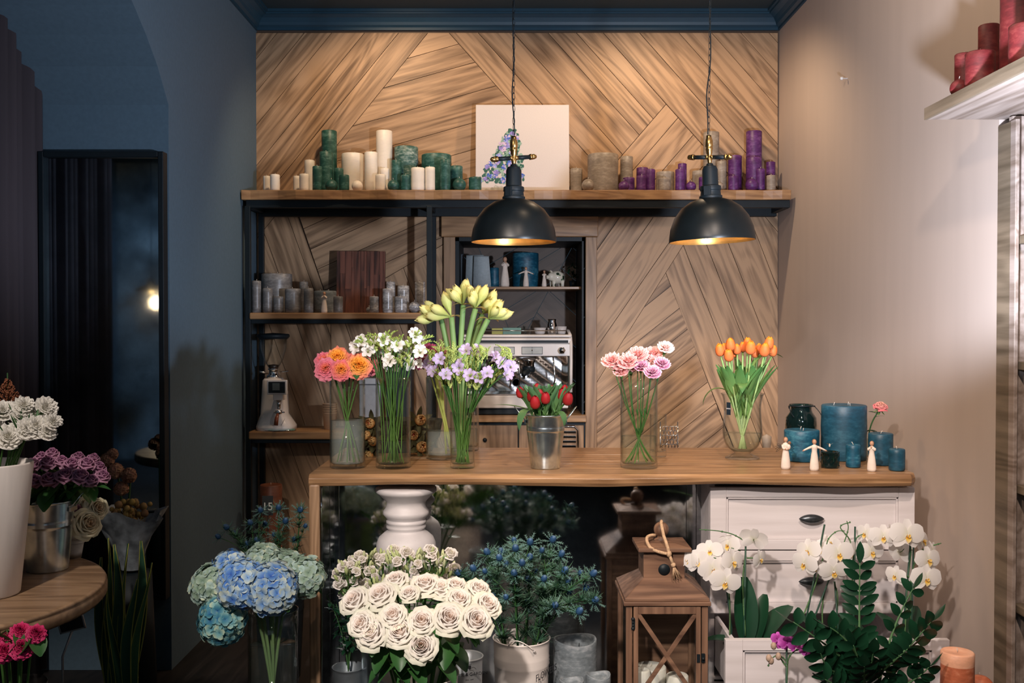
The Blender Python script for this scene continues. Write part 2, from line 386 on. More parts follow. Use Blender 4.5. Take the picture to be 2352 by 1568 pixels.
# crown moulding
def cove(name, a, b, nrm, k0, k1):
    mb = MB(); a, b = V(a), V(b); n = V(nrm)
    pr = [(p * .85, z * .78) for p, z in [(0, -.118), (.012, -.118), (.012, -.10), (.028, -.088), (.034, -.07), (.05, -.045), (.075, -.03), (.085, -.03), (.085, -.018), (.10, -.018), (.10, 0), (0, 0)]]
    d = (b - a).normalized(); vs = []
    for (p, z) in pr:
        vs += [a + n * p + d * (k0 * p) + V((0, 0, z)), b + n * p - d * (k1 * p) + V((0, 0, z))]
    fs = [(2 * i, 2 * i + 1, 2 * ((i + 1) % 12) + 1, 2 * ((i + 1) % 12)) for i in range(12)]
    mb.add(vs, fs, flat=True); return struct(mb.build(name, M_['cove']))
ZT = ZC
cove('trim_1', (XL, YB, ZT), (XR, YB, ZT), (0, -1, 0), 1, 1)
cove('trim_2', (XL, 4.0, ZT), (XL, YB, ZT), (1, 0, 0), 0, 1)
cove('trim_3', (XR, 1.5, ZT), (XR, YB, ZT), (-1, 0, 0), 0, 1)
# recessed shelving in the right wall
xs = XR; cab = thing('wall_shelving', 'pale limed wood shelving built into the beige wall at the far right', 'shelving', (XR, 2.0, 0))
mb = MB(); box(mb, .0, .30, .88, .90, 0, 2.0); box(mb, .0, .30, -1.0, -.98, 0, 2.0); box(mb, .28, .30, -.98, .88, 0, 2.0); mb.build('side_panel', M_['palewood'], cab)
bx(-.006, .004, .875, .955, 0, 1.985).build('stile', M_['greywood'], cab, .002)
bx(-.008, .004, .845, .876, 0, 1.985).build('stile', M_['palewood'], cab, .002)
for yp in (550, 840, 1125, 1400):
    z = Z(yp, 2.85); bx(.012, .275, -.95, .878, z - .012, z + .012).build('shelf_board', M_['greywood'], cab, .002)
shz = Z(275, 2.96)
rs = thing('wall_shelf', 'thick limed wood shelf at upper right holding red candles', 'shelf', (XR, 2.0, shz))
bx(-.214, .28, -1.0, .96, 0, .030).build('board', M_['palewood'], rs, .003)
bx(-.222, -.214, -1.0, .96, -.001, .033).build('edge_strip', M_['greywood'], rs)
# ---------------------------------------------------------------- niche with frame
YN = YB
fr = thing('niche_cabinet', 'oak framed niche cabinet with dark inside and thin shelf around the espresso machine', 'cabinet', (X(1195, YN), YN, 0))
ox = fr.location.x
def fx(px, Y=YN): return X(px, Y) - ox
bx(fx(1015), fx(1372), -.045, .0, Z(545, YN), Z(477, YN)).build('header_board', M_['oakx'], fr, .004)
bx(fx(1020), fx(1046), -.03, .0, .0, Z(545, YN)).build('jamb', M_['oakz'], fr, .003)
bx(fx(1344), fx(1370), -.03, .0, .0, Z(545, YN)).build('jamb', M_['oakz'], fr, .003)
nb = fr
x0, x1 = fx(1046), fx(1345); zt = Z(545, YN)
mb = MB(); box(mb, x0, x0 + .02, 0, .5, 0, zt); box(mb, x1 - .02, x1, 0, .5, 0, zt); box(mb, x0, x1, 0, .5, zt - .02, zt + .02)
mb.build('carcass', M_['blackmetal'], nb)
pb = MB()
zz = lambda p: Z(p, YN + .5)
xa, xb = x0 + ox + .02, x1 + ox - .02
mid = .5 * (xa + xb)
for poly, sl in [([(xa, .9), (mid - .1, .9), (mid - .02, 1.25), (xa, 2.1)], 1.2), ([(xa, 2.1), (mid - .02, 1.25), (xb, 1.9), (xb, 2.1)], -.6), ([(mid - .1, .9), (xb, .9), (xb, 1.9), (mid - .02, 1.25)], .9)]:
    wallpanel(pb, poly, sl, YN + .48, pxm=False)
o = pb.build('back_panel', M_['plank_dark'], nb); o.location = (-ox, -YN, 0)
bx(x0 + .02, x1 - .02, .08, .48, Z(664, YN + .08), Z(658, YN + .08)).build('shelf_board', M_['oakx'], nb, .002)
bx(x0 - .0, x1, -.06, .46, Z(969, YN - .05), Z(953, YN - .05)).build('counter_board', M_['oakx'], nb, .003)
zc0 = Z(969, YN - .05)
bx(x0, x1, -.02, .46, .05, zc0 - .004).build('cupboard_body', M_['blackmetal'], nb)
d = bx(fx(1060), fx(1189), -.035, -.022, .3, Z(975, YN)).build('door', M_['oakz'], nb, .003)
kb = MB(); ball(kb, (fx(1114), -.045, Z(1008, YN)), .012); kb.build('knob', M_['blackmetal'], d)
bx(fx(1192), fx(1340), -.035, -.022, .3, Z(975, YN)).build('door', M_['oakz'], nb, .003)
# ---------------------------------------------------------------- black steel shelf unit
YF = 5.08
un = thing('shelf_unit', 'black steel shelf unit with oak boards against the plank wall', 'shelving', (0, YF, 0))
st = lambda a: a.build('steel_frame', M_['blackmetal'], un, .002)
zt0 = Z(459, YF); zt1 = Z(437, YF)
xl = XL + .006; xr = 1.415
mb = MB()
box(mb, xl + .02, xr, 0.005, .035, zt0 - .038, zt0); box(mb, xl + .02, xr, .26, .30, zt0 - .055, zt0)
for x in (xl + .02, X(985, YF) - .015, xr - .03): box(mb, x, x + .03, .03, .30, zt0 - .04, zt0 - .004)
st(mb)
bp = MB(); n = 60; vs = []
for i in range(n + 1):
    x = xl + (xr - xl) * i / n; wv = .004 * math.sin(i * .7) + .003 * math.sin(i * 1.9)
    vs += [(x, -.012 + wv, zt0), (x, -.016 + wv * 1.4, zt1), (x, .315, zt1), (x, .315, zt0)]
fs = [(4 * i + j, 4 * i + (j + 1) % 4, 4 * i + 4 + (j + 1) % 4, 4 * i + 4 + j) for i in range(n) for j in range(4)] + [(3, 2, 1, 0), (4 * n, 4 * n + 1, 4 * n + 2, 4 * n + 3)]
bp.add(vs, [f[::-1] for f in fs], flat=True); bp.build('top_board', M_['shelfx'], un, .003)
for x in (X(563, YF), X(980, YF)):
    for y in (.0, .275): bx(x, x + .027, y, y + .027, 0, zt0 - .03).build('post', M_['blackmetal'], un, .002)
zm1, zm0 = Z(718, YF), Z(733, YF)
bx(X(574, YF), X(975, YF), -.01, .27, zm0, zm1).build('shelf_board', M_['shelfx'], un, .006)
mb = MB(); box(mb, X(575, YF), X(980, YF), .01, .035, zm0 - .022, zm0); box(mb, X(575, YF), X(980, YF), .25, .275, zm0 - .022, zm0); st(mb)
zl1, zl0 = Z(990, YF), Z(1008, YF)
bx(X(572, YF), X(975, YF), -.02, .27, zl0, zl1).build('shelf_board', M_['shelfx'], un, .006)
mb = MB(); box(mb, X(575, YF), X(980, YF), .01, .035, zl0 - .022, zl0); st(mb)
ZS_TOP, ZS_MID, ZS_LOW = zt1, zm1, zl1
# ---------------------------------------------------------------- tall mirror on the pier
mr = thing('tall_mirror', 'tall dark aged mirror in a thin black frame on the left pier', 'mirror', (X(235, 3.98), 3.99, .3))
mx0, mx1 = X(92, 3.97) - mr.location.x, X(379, 3.97) - mr.location.x; mz1 = Z(348, 3.97) - .3
mb = MB(); box(mb, mx0, mx0 + .022, -.03, .02, 0, mz1); box(mb, mx1 - .022, mx1, -.03, .02, 0, mz1); box(mb, mx0 + .022, mx1 - .022, -.03, .02, mz1 - .022, mz1); box(mb, mx0 + .022, mx1 - .022, -.03, .02, 0, .022)
mb.build('frame', M_['blackmetal'], mr, .003)
bx(mx0 + .02, mx1 - .02, -.006, .0, .02, mz1 - .02).build('glass', agedmirror('dark_aged_mirror', (.46, .58, .66), (.14, .20, .24), 5, rough=.004), mr)
# ---------------------------------------------------------------- counter
ZK = .925; YK0, YK1 = 3.15, 3.84; TH = .036
ct = thing('counter_top', 'thick oak live edge counter top with a waterfall left end', 'counter', (.32, 3.5, 0))
xk0, xk1 = X(707, YK0), X(2113, YK0)
mb = MB(); n = 90; vs = []
for i in range(n + 1):
    t = i / n; x = xk0 + (xk1 - xk0) * t
    wv = .005 * math.sin(t * 21) + .003 * math.sin(t * 47 + 1); th = TH + .004 * math.sin(t * 13 + 2) - (.010 * math.exp(-((t - .55) / .1) ** 2) * 0)
    e = max(0, (t - .985) / .015); rr = .02 * e * e
    ys = [(.006, ZK - th), (-.002, ZK - th * .7), (-.004, ZK - th * .35), (.004, ZK - .004), (.010, ZK)]
    row = [(x, YK0 + wv + a + rr * 1.5, z) for a, z in ys] + [(x, YK1, ZK), (x, YK1, ZK - TH)]
    vs += row
k = 7
fs = [(k * i + j, k * i + (j + 1) % k, k * (i + 1) + (j + 1) % k, k * (i + 1) + j) for i in range(n) for j in range(k)] + [tuple(range(k - 1, -1, -1)), tuple(k * n + j for j in range(k))]
mb.add([(a - .32, b - 3.5, c) for a, b, c in vs], [f[::-1] for f in fs], flat=True); mb.build('top_slab', M_['oakx'], ct, .002)
bx(xk0 - .32, xk0 + .034 - .32, YK0 + .004 - 3.5, YK1 - 3.5, 0, ZK - TH * .9).build('end_panel', M_['oakz'], ct, .006)
bx(X(1290, 3.4) - .32, X(1800, 3.4) - .32, 3.388 - 3.5, 3.392 - 3.5, ZK - .002, ZK + .0008).build('joint_glare_strip', M_['chrome'], ct)  # bright metal strip standing in for the glare along a board joint
ZF = ZK + .0005
# mirrored counter front
YM = 3.38
mf = thing('mirrored_counter_front', 'antiqued mirror panels cladding the counter front behind the flowers', 'mirror panel', (0, YM, 0))
am = agedmirror('antiqued_mirror', (.78, .80, .80), (.24, .25, .27), 7, .40, .58)
c0, c1, c2, c3 = xk0 + .036, X(777, YM), X(1577, YM), X(1632, YM) - .0
for a, b in ((c0, c1), (c1 + .001, c2), (c2 + .001, X(1600, YM)), (X(1600, YM) + .001, c3)):
    bx(a, b, 0, .006, .02, ZK - TH - .004).build('mirror_panel', am, mf, .0008)
bx(c0 + .0006, c0 + .005, YK0 + .012 - YM, -.001, .02, ZK - TH - .006).build('mirror_panel', am, mf, .0008)
bx(c0, c3, .008, .03, .0, ZK - TH - .002).build('backing_board', M_['blackmetal'], mf)
# white drawer cabinet
YD = 3.22
dx0, dx1 = X(1633, YD), X(2104, YD)
dc = thing('drawer_cabinet', 'white painted drawer cabinet with cup handles under the counter', 'cabinet', (dx0, YD, 0))
W = dx1 - dx0
def front(name, parent, x0, x1, y, z0, z1):
    mb = MB(); f = .052
    box(mb, x0, x1, y + .012, y + .02, z0, z1)
    box(mb, x0, x0 + f, y, y + .013, z0, z1); box(mb, x1 - f, x1, y, y + .013, z0, z1)
    box(mb, x0 + f, x1 - f, y, y + .013, z1 - f * .62, z1); box(mb, x0 + f, x1 - f, y, y + .013, z0, z0 + f * .62)
    a, b, c, d = x0 + f, x1 - f, z0 + f * .62, z1 - f * .62; s = .007
    box(mb, a, b, y + .004, y + .013, d - s, d); box(mb, a, b, y + .004, y + .013, c, c + s); box(mb, a, a + s, y + .004, y + .013, c, d); box(mb, b - s, b, y + .004, y + .013, c, d)
    return mb.build(name, M_['whitewood'], parent, .0015)
def cup(parent, x, y, z):
    mb = MB(); n = 16; lathe(mb, [(max(.0006, .0150 * (1 - (-1 + 2 * i / n) ** 2) ** .75), -.041 + .082 * i / n) for i in range(n + 1)], 20, M=T(x, y - .002, z) @ S(1, 1.0, 1) @ RY(PI / 2))
    vs = []
    for j in range(0):
        ph = PI / 2 * j / 4
        for i in range(n + 1):
            u = -1 + 2 * i / n; e = max(0, 1 - abs(u) ** 2.6) ** .5
            vs.append((x + u * .031, y - .0235 * e * math.cos(ph) * 1.0 - .001, z + .013 * (math.sin(ph)) * (.25 + .75 * e) - .009 * (1 - j / 4) * e))
    o = mb.build('handle', plain('aged_pewter', (.08, .09, .10), .35, .8, var=.3, scale=80), parent)
    o['label'] = 'dark pewter cup handle'
zd = lambda p: Z(p, YD)
hx = X(1866, YD) - dx0
mb = MB(); box(mb, 0, .018, .021, .45, 0, ZK - TH - .003); box(mb, W - .018, W, .021, .45, 0, ZK - TH - .003); box(mb, .018, W - .018, .44, .45, 0, ZK - TH - .003)
box(mb, .018, W - .018, .021, .44, zd(1410) - .006, zd(1410) + .0); box(mb, .018, W - .018, .021, .44, .24, .25)
mb.build('carcass', M_['whitewood'], dc)
d1 = front('drawer', dc, 0, W, 0, zd(1262), zd(1119)); cup(d1, hx, 0, zd(1191))
d2 = front('drawer', dc, 0, W, 0, zd(1408), zd(1265)); cup(d2, hx, 0, zd(1335))
YO = 2.94; q = YO - YD
oz1 = Z(1469, YO); oz0 = oz1 - .20
d3 = front('drawer', dc, X(1669, YO) - dx0, X(2187, YO) - dx0, q, oz0, oz1); cup(d3, X(1915, YO) - dx0, q, oz0 + .105)
mb = MB(); box(mb, .02, .034, q + .02, .40, oz0 + .02, oz1 - .02); box(mb, W - .034, W - .02, q + .02, .40, oz0 + .02, oz1 - .02); box(mb, .034, W - .034, q + .02, .40, oz0 + .02, oz0 + .03)
mb.build('drawer_box', M_['whitewood'], d3)
front('drawer', dc, 0, W, 0, .03, .235)
OZ = oz0 + .031
# ---------------------------------------------------------------- candles
def wax(name, c, c2=None, mott=.35, rough=.45, top=None, sss=.0):
    m, nt, b = nodes(name)
    t, _ = tex(nt, 'Noise', 45, sc=(1, 1, 2.2), Detail=6, Roughness=.65)
    t2, _ = tex(nt, 'Noise', 9, sc=(1, 1, 3), Detail=3)
    a = nt.nodes.new('ShaderNodeMath'); a.operation = 'MULTIPLY_ADD'; a.inputs[1].default_value = .5; L(nt, t.outputs[0], a.inputs[0])
    k = nt.nodes.new('ShaderNodeMath'); k.operation = 'MULTIPLY'; k.inputs[1].default_value = .5; L(nt, t2.outputs[0], k.inputs[0]); L(nt, k.outputs[0], a.inputs[2])
    dk = tuple(x * (1 - mott) for x in c); c2 = c2 or tuple(min(1, x * (1 + mott) + .02 * mott) for x in c)
    r = ramp(nt, a.outputs[0], [(.36, dk), (.5, c), (.66, c2)])
    L(nt, r.outputs[0], b.inputs['Base Color']); b.inputs['Roughness'].default_value = rough; b.inputs['Specular IOR Level'].default_value = .45
    b.inputs['Subsurface Weight'].default_value = sss; b.inputs['Subsurface Radius'].default_value = (.02, .015, .01); b.inputs['Subsurface Scale'].default_value = .5
    bump(nt, t.outputs[0], b, .15)
    return m
WX = dict(white=wax('white_wax', (.82, .74, .64), mott=.05, sss=.15), green=wax('green_wax', (.018, .085, .068), (.10, .22, .19)), mottled=wax('frosted_green_wax', (.05, .13, .11), (.42, .50, .46), .6),
          taupe=wax('taupe_wax', (.26, .215, .175), (.40, .35, .30), .3), purple=wax('purple_wax', (.085, .018, .125), (.19, .075, .24), .4), grey=wax('grey_wax', (.16, .155, .155), (.30, .30, .30), .35, .35),
          silver=wax('silver_wax', (.30, .29, .29), (.75, .73, .71), .6, .25), blue=wax('blue_wax', (.008, .085, .15), (.06, .22, .30), .45), navy=wax('deep_blue_wax', (.010, .065, .11), (.03, .12, .18), .35),
          red=wax('red_wax', (.125, .010, .012), (.22, .04, .035), .4, .6), orange=wax('orange_wax', (.55, .15, .07), (.75, .30, .17), .25), terra=wax('terracotta_wax', (.16, .05, .025), (.22, .08, .04), .25), paleor=wax('pale_orange_wax', (.80, .40, .25), (.85, .5, .35), .15),
          stone=wax('grey_concrete_wax', (.17, .20, .22), (.36, .38, .40), .4, .6), cream=wax('cream_white_wax', (.70, .68, .62), mott=.05, sss=.2), ivory=wax('ivory_wax', (.8, .72, .6), mott=.05))
CN = dict(white='white', green='dark green', mottled='frosted green', taupe='taupe', purple='purple', grey='grey', silver='silver', blue='blue', navy='deep blue', red='dark red', orange='orange', stone='grey', cream='white')
def candle(x, y, z, r, h, col, kind='p', label='', group=None, wicks=1, seg=28, wl=.012, band=None):
    nm = 'ball_candle' if kind == 'b' else 'pillar_candle'
    t = thing(nm, label, 'candle', (x, y, z), R.uniform(0, 6), group)
    mb = MB()
    if kind == 'b':
        prof = [(0, 0.0)] + [(r * math.sin(PI * i / 13), r - r * math.cos(PI * i / 13)) for i in range(1, 13)] + [(0, 2 * r)]
        prof[1] = (prof[1][0] * 1.3, .0); prof[0] = (0, 0)
        lathe(mb, prof, seg); h = 2 * r
    else:
        b = min(.004, r * .15); w_ = r * .012
        prof = [(r - b, 0), (r, b)] + [(r + R.uniform(-w_, w_), h * k / 5) for k in range(1, 5)] + [(r, h - b), (r - b * .7, h - b * .2), (r - b * 1.6, h), (r * .5, h - b * .6), (0, h - b)]
        lathe(mb, prof, seg)
    if band:
        for k, f in enumerate(mb.f):
            if min(mb.v[i][2] for i in f) >= h * band[1] - 1e-4: mb.m[k] = 1
        mb.build('wax', [WX[col], WX[band[0]]], t)
    else: mb.build('wax', WX[col], t)
    for k in range(wicks):
        a = 2 * PI * k / wicks + .6; q = 0 if wicks == 1 else r * .45
        p = V((q * math.cos(a), q * math.sin(a), h - .003)); wv = V((R.uniform(-.3, .3), R.uniform(-.3, .3), 1))
        w_ = MB(); tube(w_, [p, p + wv * wl * .5, p + V((wv.x * 1.6, wv.y, .9)) * wl], .0011, 5); w_.build('wick', M_['wick'], t)
    return t
def cpx(x0, x1, yt, col, kind, yc, zb, label, group=None, wicks=1, band=None):
    a, b = X(x0, yc), X(x1, yc); r = (b - a) / 2
    h = Z(yt, yc - r) - zb
    if kind == 'b': r = min(r, h / 2 * 1.02)
    return candle((a + b) / 2, yc, zb, r, h, col, kind, label, group, wicks, band=band)
A, B, C_ = YF + .052, YF + .125, YF + .222
GT = 'candles on the top shelf'
for x0, x1, yt, col, k, yc, lab in [
    (606, 623, 403, 'white', 'p', B, 'small white pillar candle at the far left end of the top shelf'),
    (622, 644, 399, 'white', 'p', A, 'small white pillar candle in front, nearest the left end of the top shelf'),
    (675, 691, 403, 'white', 'p', B, 'small white pillar candle half hidden behind the second front white one from left'),
    (689, 712, 398, 'white', 'p', A, 'small white pillar candle just left of the dark green group on top shelf'),
    (701, 724, 366, 'white', 'p', C_, 'medium white pillar candle behind the leftmost dark green candle'),
    (719, 741, 380, 'green', 'p', A, 'dark green pillar candle, leftmost green one on the top shelf'),
    (740, 775, 297, 'green', 'p', C_, 'tallest dark green pillar candle on the top shelf'),
    (735, 765, 346, 'green', 'p', B + .01, 'dark green pillar candle in front of the tallest green one'),
    (748, 776, 408, 'green', 'b', A, 'dark green ball candle below the tallest green pillar'),
    (769, 790, 385, 'green', 'p', B + .01, 'dark green pillar candle behind the short one left of the wide white candle'),
    (780, 803, 400, 'green', 'p', A, 'short dark green pillar candle overlapping the wide white candle'),
    (786, 836, 349, 'white', 'p', C_, 'widest white pillar candle on the top shelf'),
    (807, 836, 413, 'white', 'b', A, 'cream white ball candle in front of the wide white pillar'),
    (838, 868, 347, 'white', 'p', B, 'fairly tall white pillar candle left of the tallest white one'),
    (865, 902, 297, 'white', 'p', C_, 'tallest white pillar candle on the top shelf'),
    (874, 895, 385, 'white', 'p', B, 'slim white pillar candle right in front of the tallest white one'),
    (863, 887, 399, 'white', 'p', A, 'short white pillar candle at the foot of the tallest white one'),
    (900, 923, 366, 'green', 'p', B, 'dark green pillar candle left of the frosted green wide one'),
    (890, 919, 411, 'green', 'b', A, 'dark green ball candle with wick left of the frosted green candle'),
    (907, 961, 333, 'mottled', 'p', C_, 'wide frosted green pillar candle with whitish bloom on the top shelf'),
    (921, 944, 400, 'green', 'p', A, 'short dark green pillar candle in front of the frosted one'),
    (945, 976, 383, 'white', 'p', A, 'white pillar candle with curled wick left of a slimmer white one'),
    (977, 1000, 382, 'white', 'p', A, 'slim white pillar candle, rightmost white candle of the top shelf'),
    (969, 1037, 350, 'green', 'p', C_, 'very wide two tone green pillar candle on the top shelf'),
    (1011, 1035, 364, 'green', 'p', A, 'slender dark green pillar candle in front of the very wide green one'),
    (1034, 1063, 379, 'green', 'p', B, 'dark green pillar candle behind the ball candle near the canvas'),
    (1037, 1074, 407, 'green', 'b', A, 'striped green ball candle, the biggest green ball near the canvas'),
    (1077, 1106, 405, 'green', 'p', A, 'short dark green pillar candle touching the left edge of the canvas'),
    (1309, 1337, 385, 'taupe', 'p', C_, 'dull taupe pillar candle just right of the canvas'),
    (1332, 1368, 409, 'taupe', 'b', A, 'taupe ball candle in front of the widest taupe pillar'),
    (1349, 1419, 349, 'taupe', 'p', B + .04, 'widest taupe pillar candle with three wicks on the top shelf'),
    (1424, 1453, 357, 'taupe', 'p', C_, 'taupe pillar candle right of the widest taupe one'),
    (1430, 1457, 406, 'purple', 'p', B, 'short purple pillar candle behind the leftmost purple ball'),
    (1418, 1446, 414, 'purple', 'b', A, 'leftmost purple ball candle on the top shelf'),
    (1461, 1488, 383, 'purple', 'p', C_, 'purple pillar candle at the back of the trio left of the lamp'),
    (1461, 1484, 402, 'purple', 'p', A, 'short front candle of the purple trio between the taupe candles'),
    (1482, 1504, 387, 'purple', 'p', A + .02, 'right candle of the purple trio between the taupe candles'),
    (1506, 1548, 392, 'taupe', 'p', C_, 'squat wide taupe pillar candle between two purple groups'),
    (1511, 1539, 407, 'taupe', 'p', A, 'short taupe pillar candle in front of the squat wide taupe one'),
    (1556, 1576, 374, 'purple', 'p', C_, 'purple pillar candle behind another, just left of the right lamp'),
    (1550, 1572, 387, 'purple', 'p', A, 'purple pillar candle just left of the small purple ball near right lamp'),
    (1572, 1600, 415, 'purple', 'b', A, 'small purple ball candle just left of the right lamp neck'),
    (1589, 1620, 390, 'taupe', 'p', C_, 'taupe pillar candle partly behind the neck of the right lamp'),
    (1604, 1626, 405, 'purple', 'p', A, 'purple pillar candle half hidden by the right lamp neck'),
    (1614, 1650, 300, 'taupe', 'p', C_, 'tallest taupe pillar candle behind the right lamp fitting'),
    (1645, 1667, 368, 'taupe', 'p', B, 'taupe pillar candle just right of the lamp fitting'),
    (1640, 1662, 415, 'taupe', 'b', A, 'small taupe ball candle hidden behind the right lamp neck'),
    (1671, 1702, 355, 'purple', 'p', C_, 'medium purple pillar candle right of the lamp fitting'),
    (1672, 1695, 403, 'purple', 'p', A, 'short purple pillar candle in front of the medium purple one'),
    (1712, 1748, 298, 'purple', 'p', C_, 'tallest purple pillar candle on the top shelf'),
    (1713, 1748, 359, 'purple', 'p', B + .01, 'purple pillar candle standing before the tallest purple one'),
    (1708, 1743, 408, 'purple', 'b', A, 'largest purple ball candle in front of the tallest purple pillar'),
    (1735, 1756, 386, 'purple', 'p', A + .04, 'purple pillar candle right of the largest purple ball'),
    (1758, 1779, 370, 'purple', 'p', C_, 'purple pillar candle at the far right above a taupe one'),
    (1759, 1780, 401, 'taupe', 'p', A, 'short taupe pillar candle at the right end of the top shelf')]:
    wide = x1 - x0
    cpx(x0, x1, yt, col, k, yc, ZS_TOP, lab, GT, 3 if wide > 48 else 1, ('mottled', .75) if False else None)
GM = 'grey and silver candles on the middle shelf'
A2, B2, C2 = YF + .045, YF + .11, YF + .19
for x0, x1, yt, col, k, yc, lab in [
    (579, 600, 644, 'grey', 'p', A2, 'tall grey pillar candle at the left end of the middle shelf'),
    (602, 671, 627, 'grey', 'p', C2, 'widest grey pillar candle with three wicks on the middle shelf'),
    (604, 626, 661, 'grey', 'p', A2, 'slim grey pillar candle before the widest grey one, left side'),
    (628, 651, 680, 'grey', 'p', A2, 'short grey pillar candle before the widest grey one'),
    (655, 691, 662, 'grey', 'p', A2 + .01, 'stout grey pillar candle at the right of the widest grey one'),
    (688, 708, 646, 'grey', 'p', C2, 'grey pillar candle standing at the back left of the wood panel'),
    (698, 720, 661, 'grey', 'p', A2, 'slim grey pillar candle left of the small figurine'),
    (722, 773, 667, 'stone', 'p', C2, 'wide blue grey pillar candle behind the small figurine'),
    (766, 788, 680, 'grey', 'p', A2, 'short grey pillar candle just right of the small figurine'),
    (841, 855, 695, 'silver', 'b', B2, 'small silver ball candle half hidden left of a silver pillar'),
    (849, 870, 680, 'silver', 'p', A2, 'short silver pillar candle at the right foot of the wood panel'),
    (887, 908, 646, 'silver', 'p', C2, 'tall silver pillar candle in back row right of the wood panel'),
    (879, 902, 662, 'silver', 'p', A2, 'silver pillar candle in front row right of the wood panel'),
    (913, 940, 655, 'silver', 'p', C2, 'darker silver pillar candle in the back row, second from the post'),
    (907, 935, 680, 'silver', 'p', A2, 'stout short silver pillar candle before the darker silver one'),
    (953, 977, 646, 'silver', 'p', C2, 'tall silver pillar candle against the steel post'),
    (939, 965, 687, 'silver', 'b', A2, 'silver ball candle near the steel post'),
    (962, 977, 700, 'silver', 'b', B2, 'smallest silver ball candle tucked beside the steel post')]:
    cpx(x0, x1, yt, col, k, yc, ZS_MID, lab, GM, 3 if x1 - x0 > 48 else 1)
# counter candles (blue)
def ck(x0, x1, yt, yc, col, lab, wk=1, k='p'): return cpx(x0, x1, yt, col, k, yc, ZF, lab, 'blue candles on the counter', wk)
ck(1803, 1882, 990, 3.475, 'blue', 'wide bright blue pillar candle in front of the green glass jar', 2)
ck(1889, 1990, 933, 3.51, 'navy', 'largest deep blue pillar candle with three wicks on the counter', 3)
ck(1945, 1978, 1022, 3.31, 'blue', 'small blue pillar candle in front of the largest deep blue one')
ck(1997, 2052, 997, 3.37, 'navy', 'deep blue pillar candle behind the rightmost praying figurine')
ck(2044, 2080, 1032, 3.235, 'navy', 'small deep blue pillar candle at the right end of the counter')
# red candles on the wall shelf
zr = shz + .0305
for x, y, r, h, k, lab in [(1.250, 2.80, .0245, 0, 'b', 'dark red ball candle at the front edge of the upper right shelf'),
    (1.300, 2.88, .026, .142, 'p', 'short dark red pillar candle right behind the red ball candle'),
    (1.262, 2.70, .038, .098, 'p', 'stout dark red pillar candle right of the red ball on the wall shelf'),
    (1.357, 2.85, .029, .215, 'p', 'slim dark red pillar candle against the wall on the wall shelf'),
    (1.318, 2.60, .048, .45, 'p', 'tallest and thickest dark red pillar candle at upper right corner'),
    (1.268, 2.475, .038, .105, 'p', 'dark red pillar candle cut by the right edge of the photo')]:
    candle(x, y, zr, r, h, 'red', k, lab, 'red candles on the wall shelf')
# ---------------------------------------------------------------- canvas
yc = YF + .20
cv = thing('painted_canvas', 'square white canvas painted with a blue hydrangea bush leaning on the plank wall', 'painting', (X(1200, yc), yc, ZS_TOP + .001))
cv.rotation_euler = (math.radians(-5), 0, 0)
cw = (X(1308, yc) - X(1093, yc)) / 2; chh = (Z(236, yc) - ZS_TOP) * 1.0
bx(-cw, cw, 0, .022, 0, chh).build('canvas', plain('primed_canvas', (.66, .60, .58), .85, var=.03, scale=200, bmp=.1), cv, .002)
mb = MB(); rr = random.Random(5)
def dab(x, z, r, m, k=8, dy=0):
    vs = [(x, -.0012 - dy, z)] + [(x + r * rr.uniform(.75, 1.2) * math.cos(2 * PI * i / k), -.0008 - dy, z + r * rr.uniform(.75, 1.2) * math.sin(2 * PI * i / k)) for i in range(k)]
    mb.add(vs, [(0, i + 1, (i + 1) % k + 1)[::-1] for i in range(k)], m)
def cp(px, py): return (px - 1200.5) / 107.5 * cw, (438 - py) / 202 * chh
for i in range(420):
    v = rr.random() ** .8; py = 292 + v * 118; wdt = 10 + v * 48; cx = 1178 - v * 26
    px = cx + rr.uniform(-1, 1) * wdt * (1 if rr.random() < .7 else .6)
    if px < 1096: px = 1096 + rr.random() * 5
    x, z = cp(px, py); dab(x, z, rr.uniform(.006, .013), 3 + (rr.random() < .5), 6, rr.uniform(0, .0004))
for i in range(44):
    v = rr.random() ** .7; py = 298 + v * 112; wdt = 8 + v * 44; cx = 1176 - v * 26
    px = max(1101, cx + rr.uniform(-1, 1) * wdt); x, z = cp(px, py); kk = rr.choice([0, 0, 1, 2, 5])
    for j in range(16):
        a = rr.uniform(0, 6.3); q = rr.uniform(0, .014); dab(x + q * math.cos(a), z + q * math.sin(a), rr.uniform(.004, .0075), rr.choice([kk, kk, kk, 1, 5]), 5, .0006 + rr.uniform(0, .0005))
x, z = cp(1140, 425)
for i in range(14): dab(x + rr.uniform(-.06, .07), z + rr.uniform(-.014, .012), .012, 6)
pc = lambda n, c: plain(n, c, .7, var=.2, scale=60)
mb.build('painted_flowers', [pc('paint_blue', (.05, .12, .52)), pc('paint_lilac', (.30, .34, .72)), pc('paint_violet', (.26, .20, .55)), pc('paint_green', (.03, .12, .09)), pc('paint_pale_green', (.28, .42, .34)), pc('paint_pink', (.62, .48, .66)), pc('paint_stone', (.45, .43, .38))], cv)
# reclaimed wood panel
yw = YF + .20
wp = thing('wood_panel', 'square reddish reclaimed wood panel leaning at the back of the middle shelf', 'wood panel', (X(829, yw), yw, ZS_MID + .001)); wp.rotation_euler = (math.radians(-4), 0, 0)
hw = (X(884, yw) - X(773, yw)) / 2; hh = Z(577, yw) - ZS_MID
mb = MB(); x = -hw
while x < hw - .004:
    wd = min(R.uniform(.012, .034), hw - x); z = 0
    while z < hh - .01:
        zl = min(R.uniform(.12, .4), hh - z); dd = R.uniform(.008, .018)
        box(mb, x + .0006, x + wd - .0006, -dd, 0, z, z + zl, t=(0, R.random())); z += zl
    x += wd
box(mb, -hw, hw, 0, .008, 0, hh)
mb.build('boards', M_['redwood'], wp)
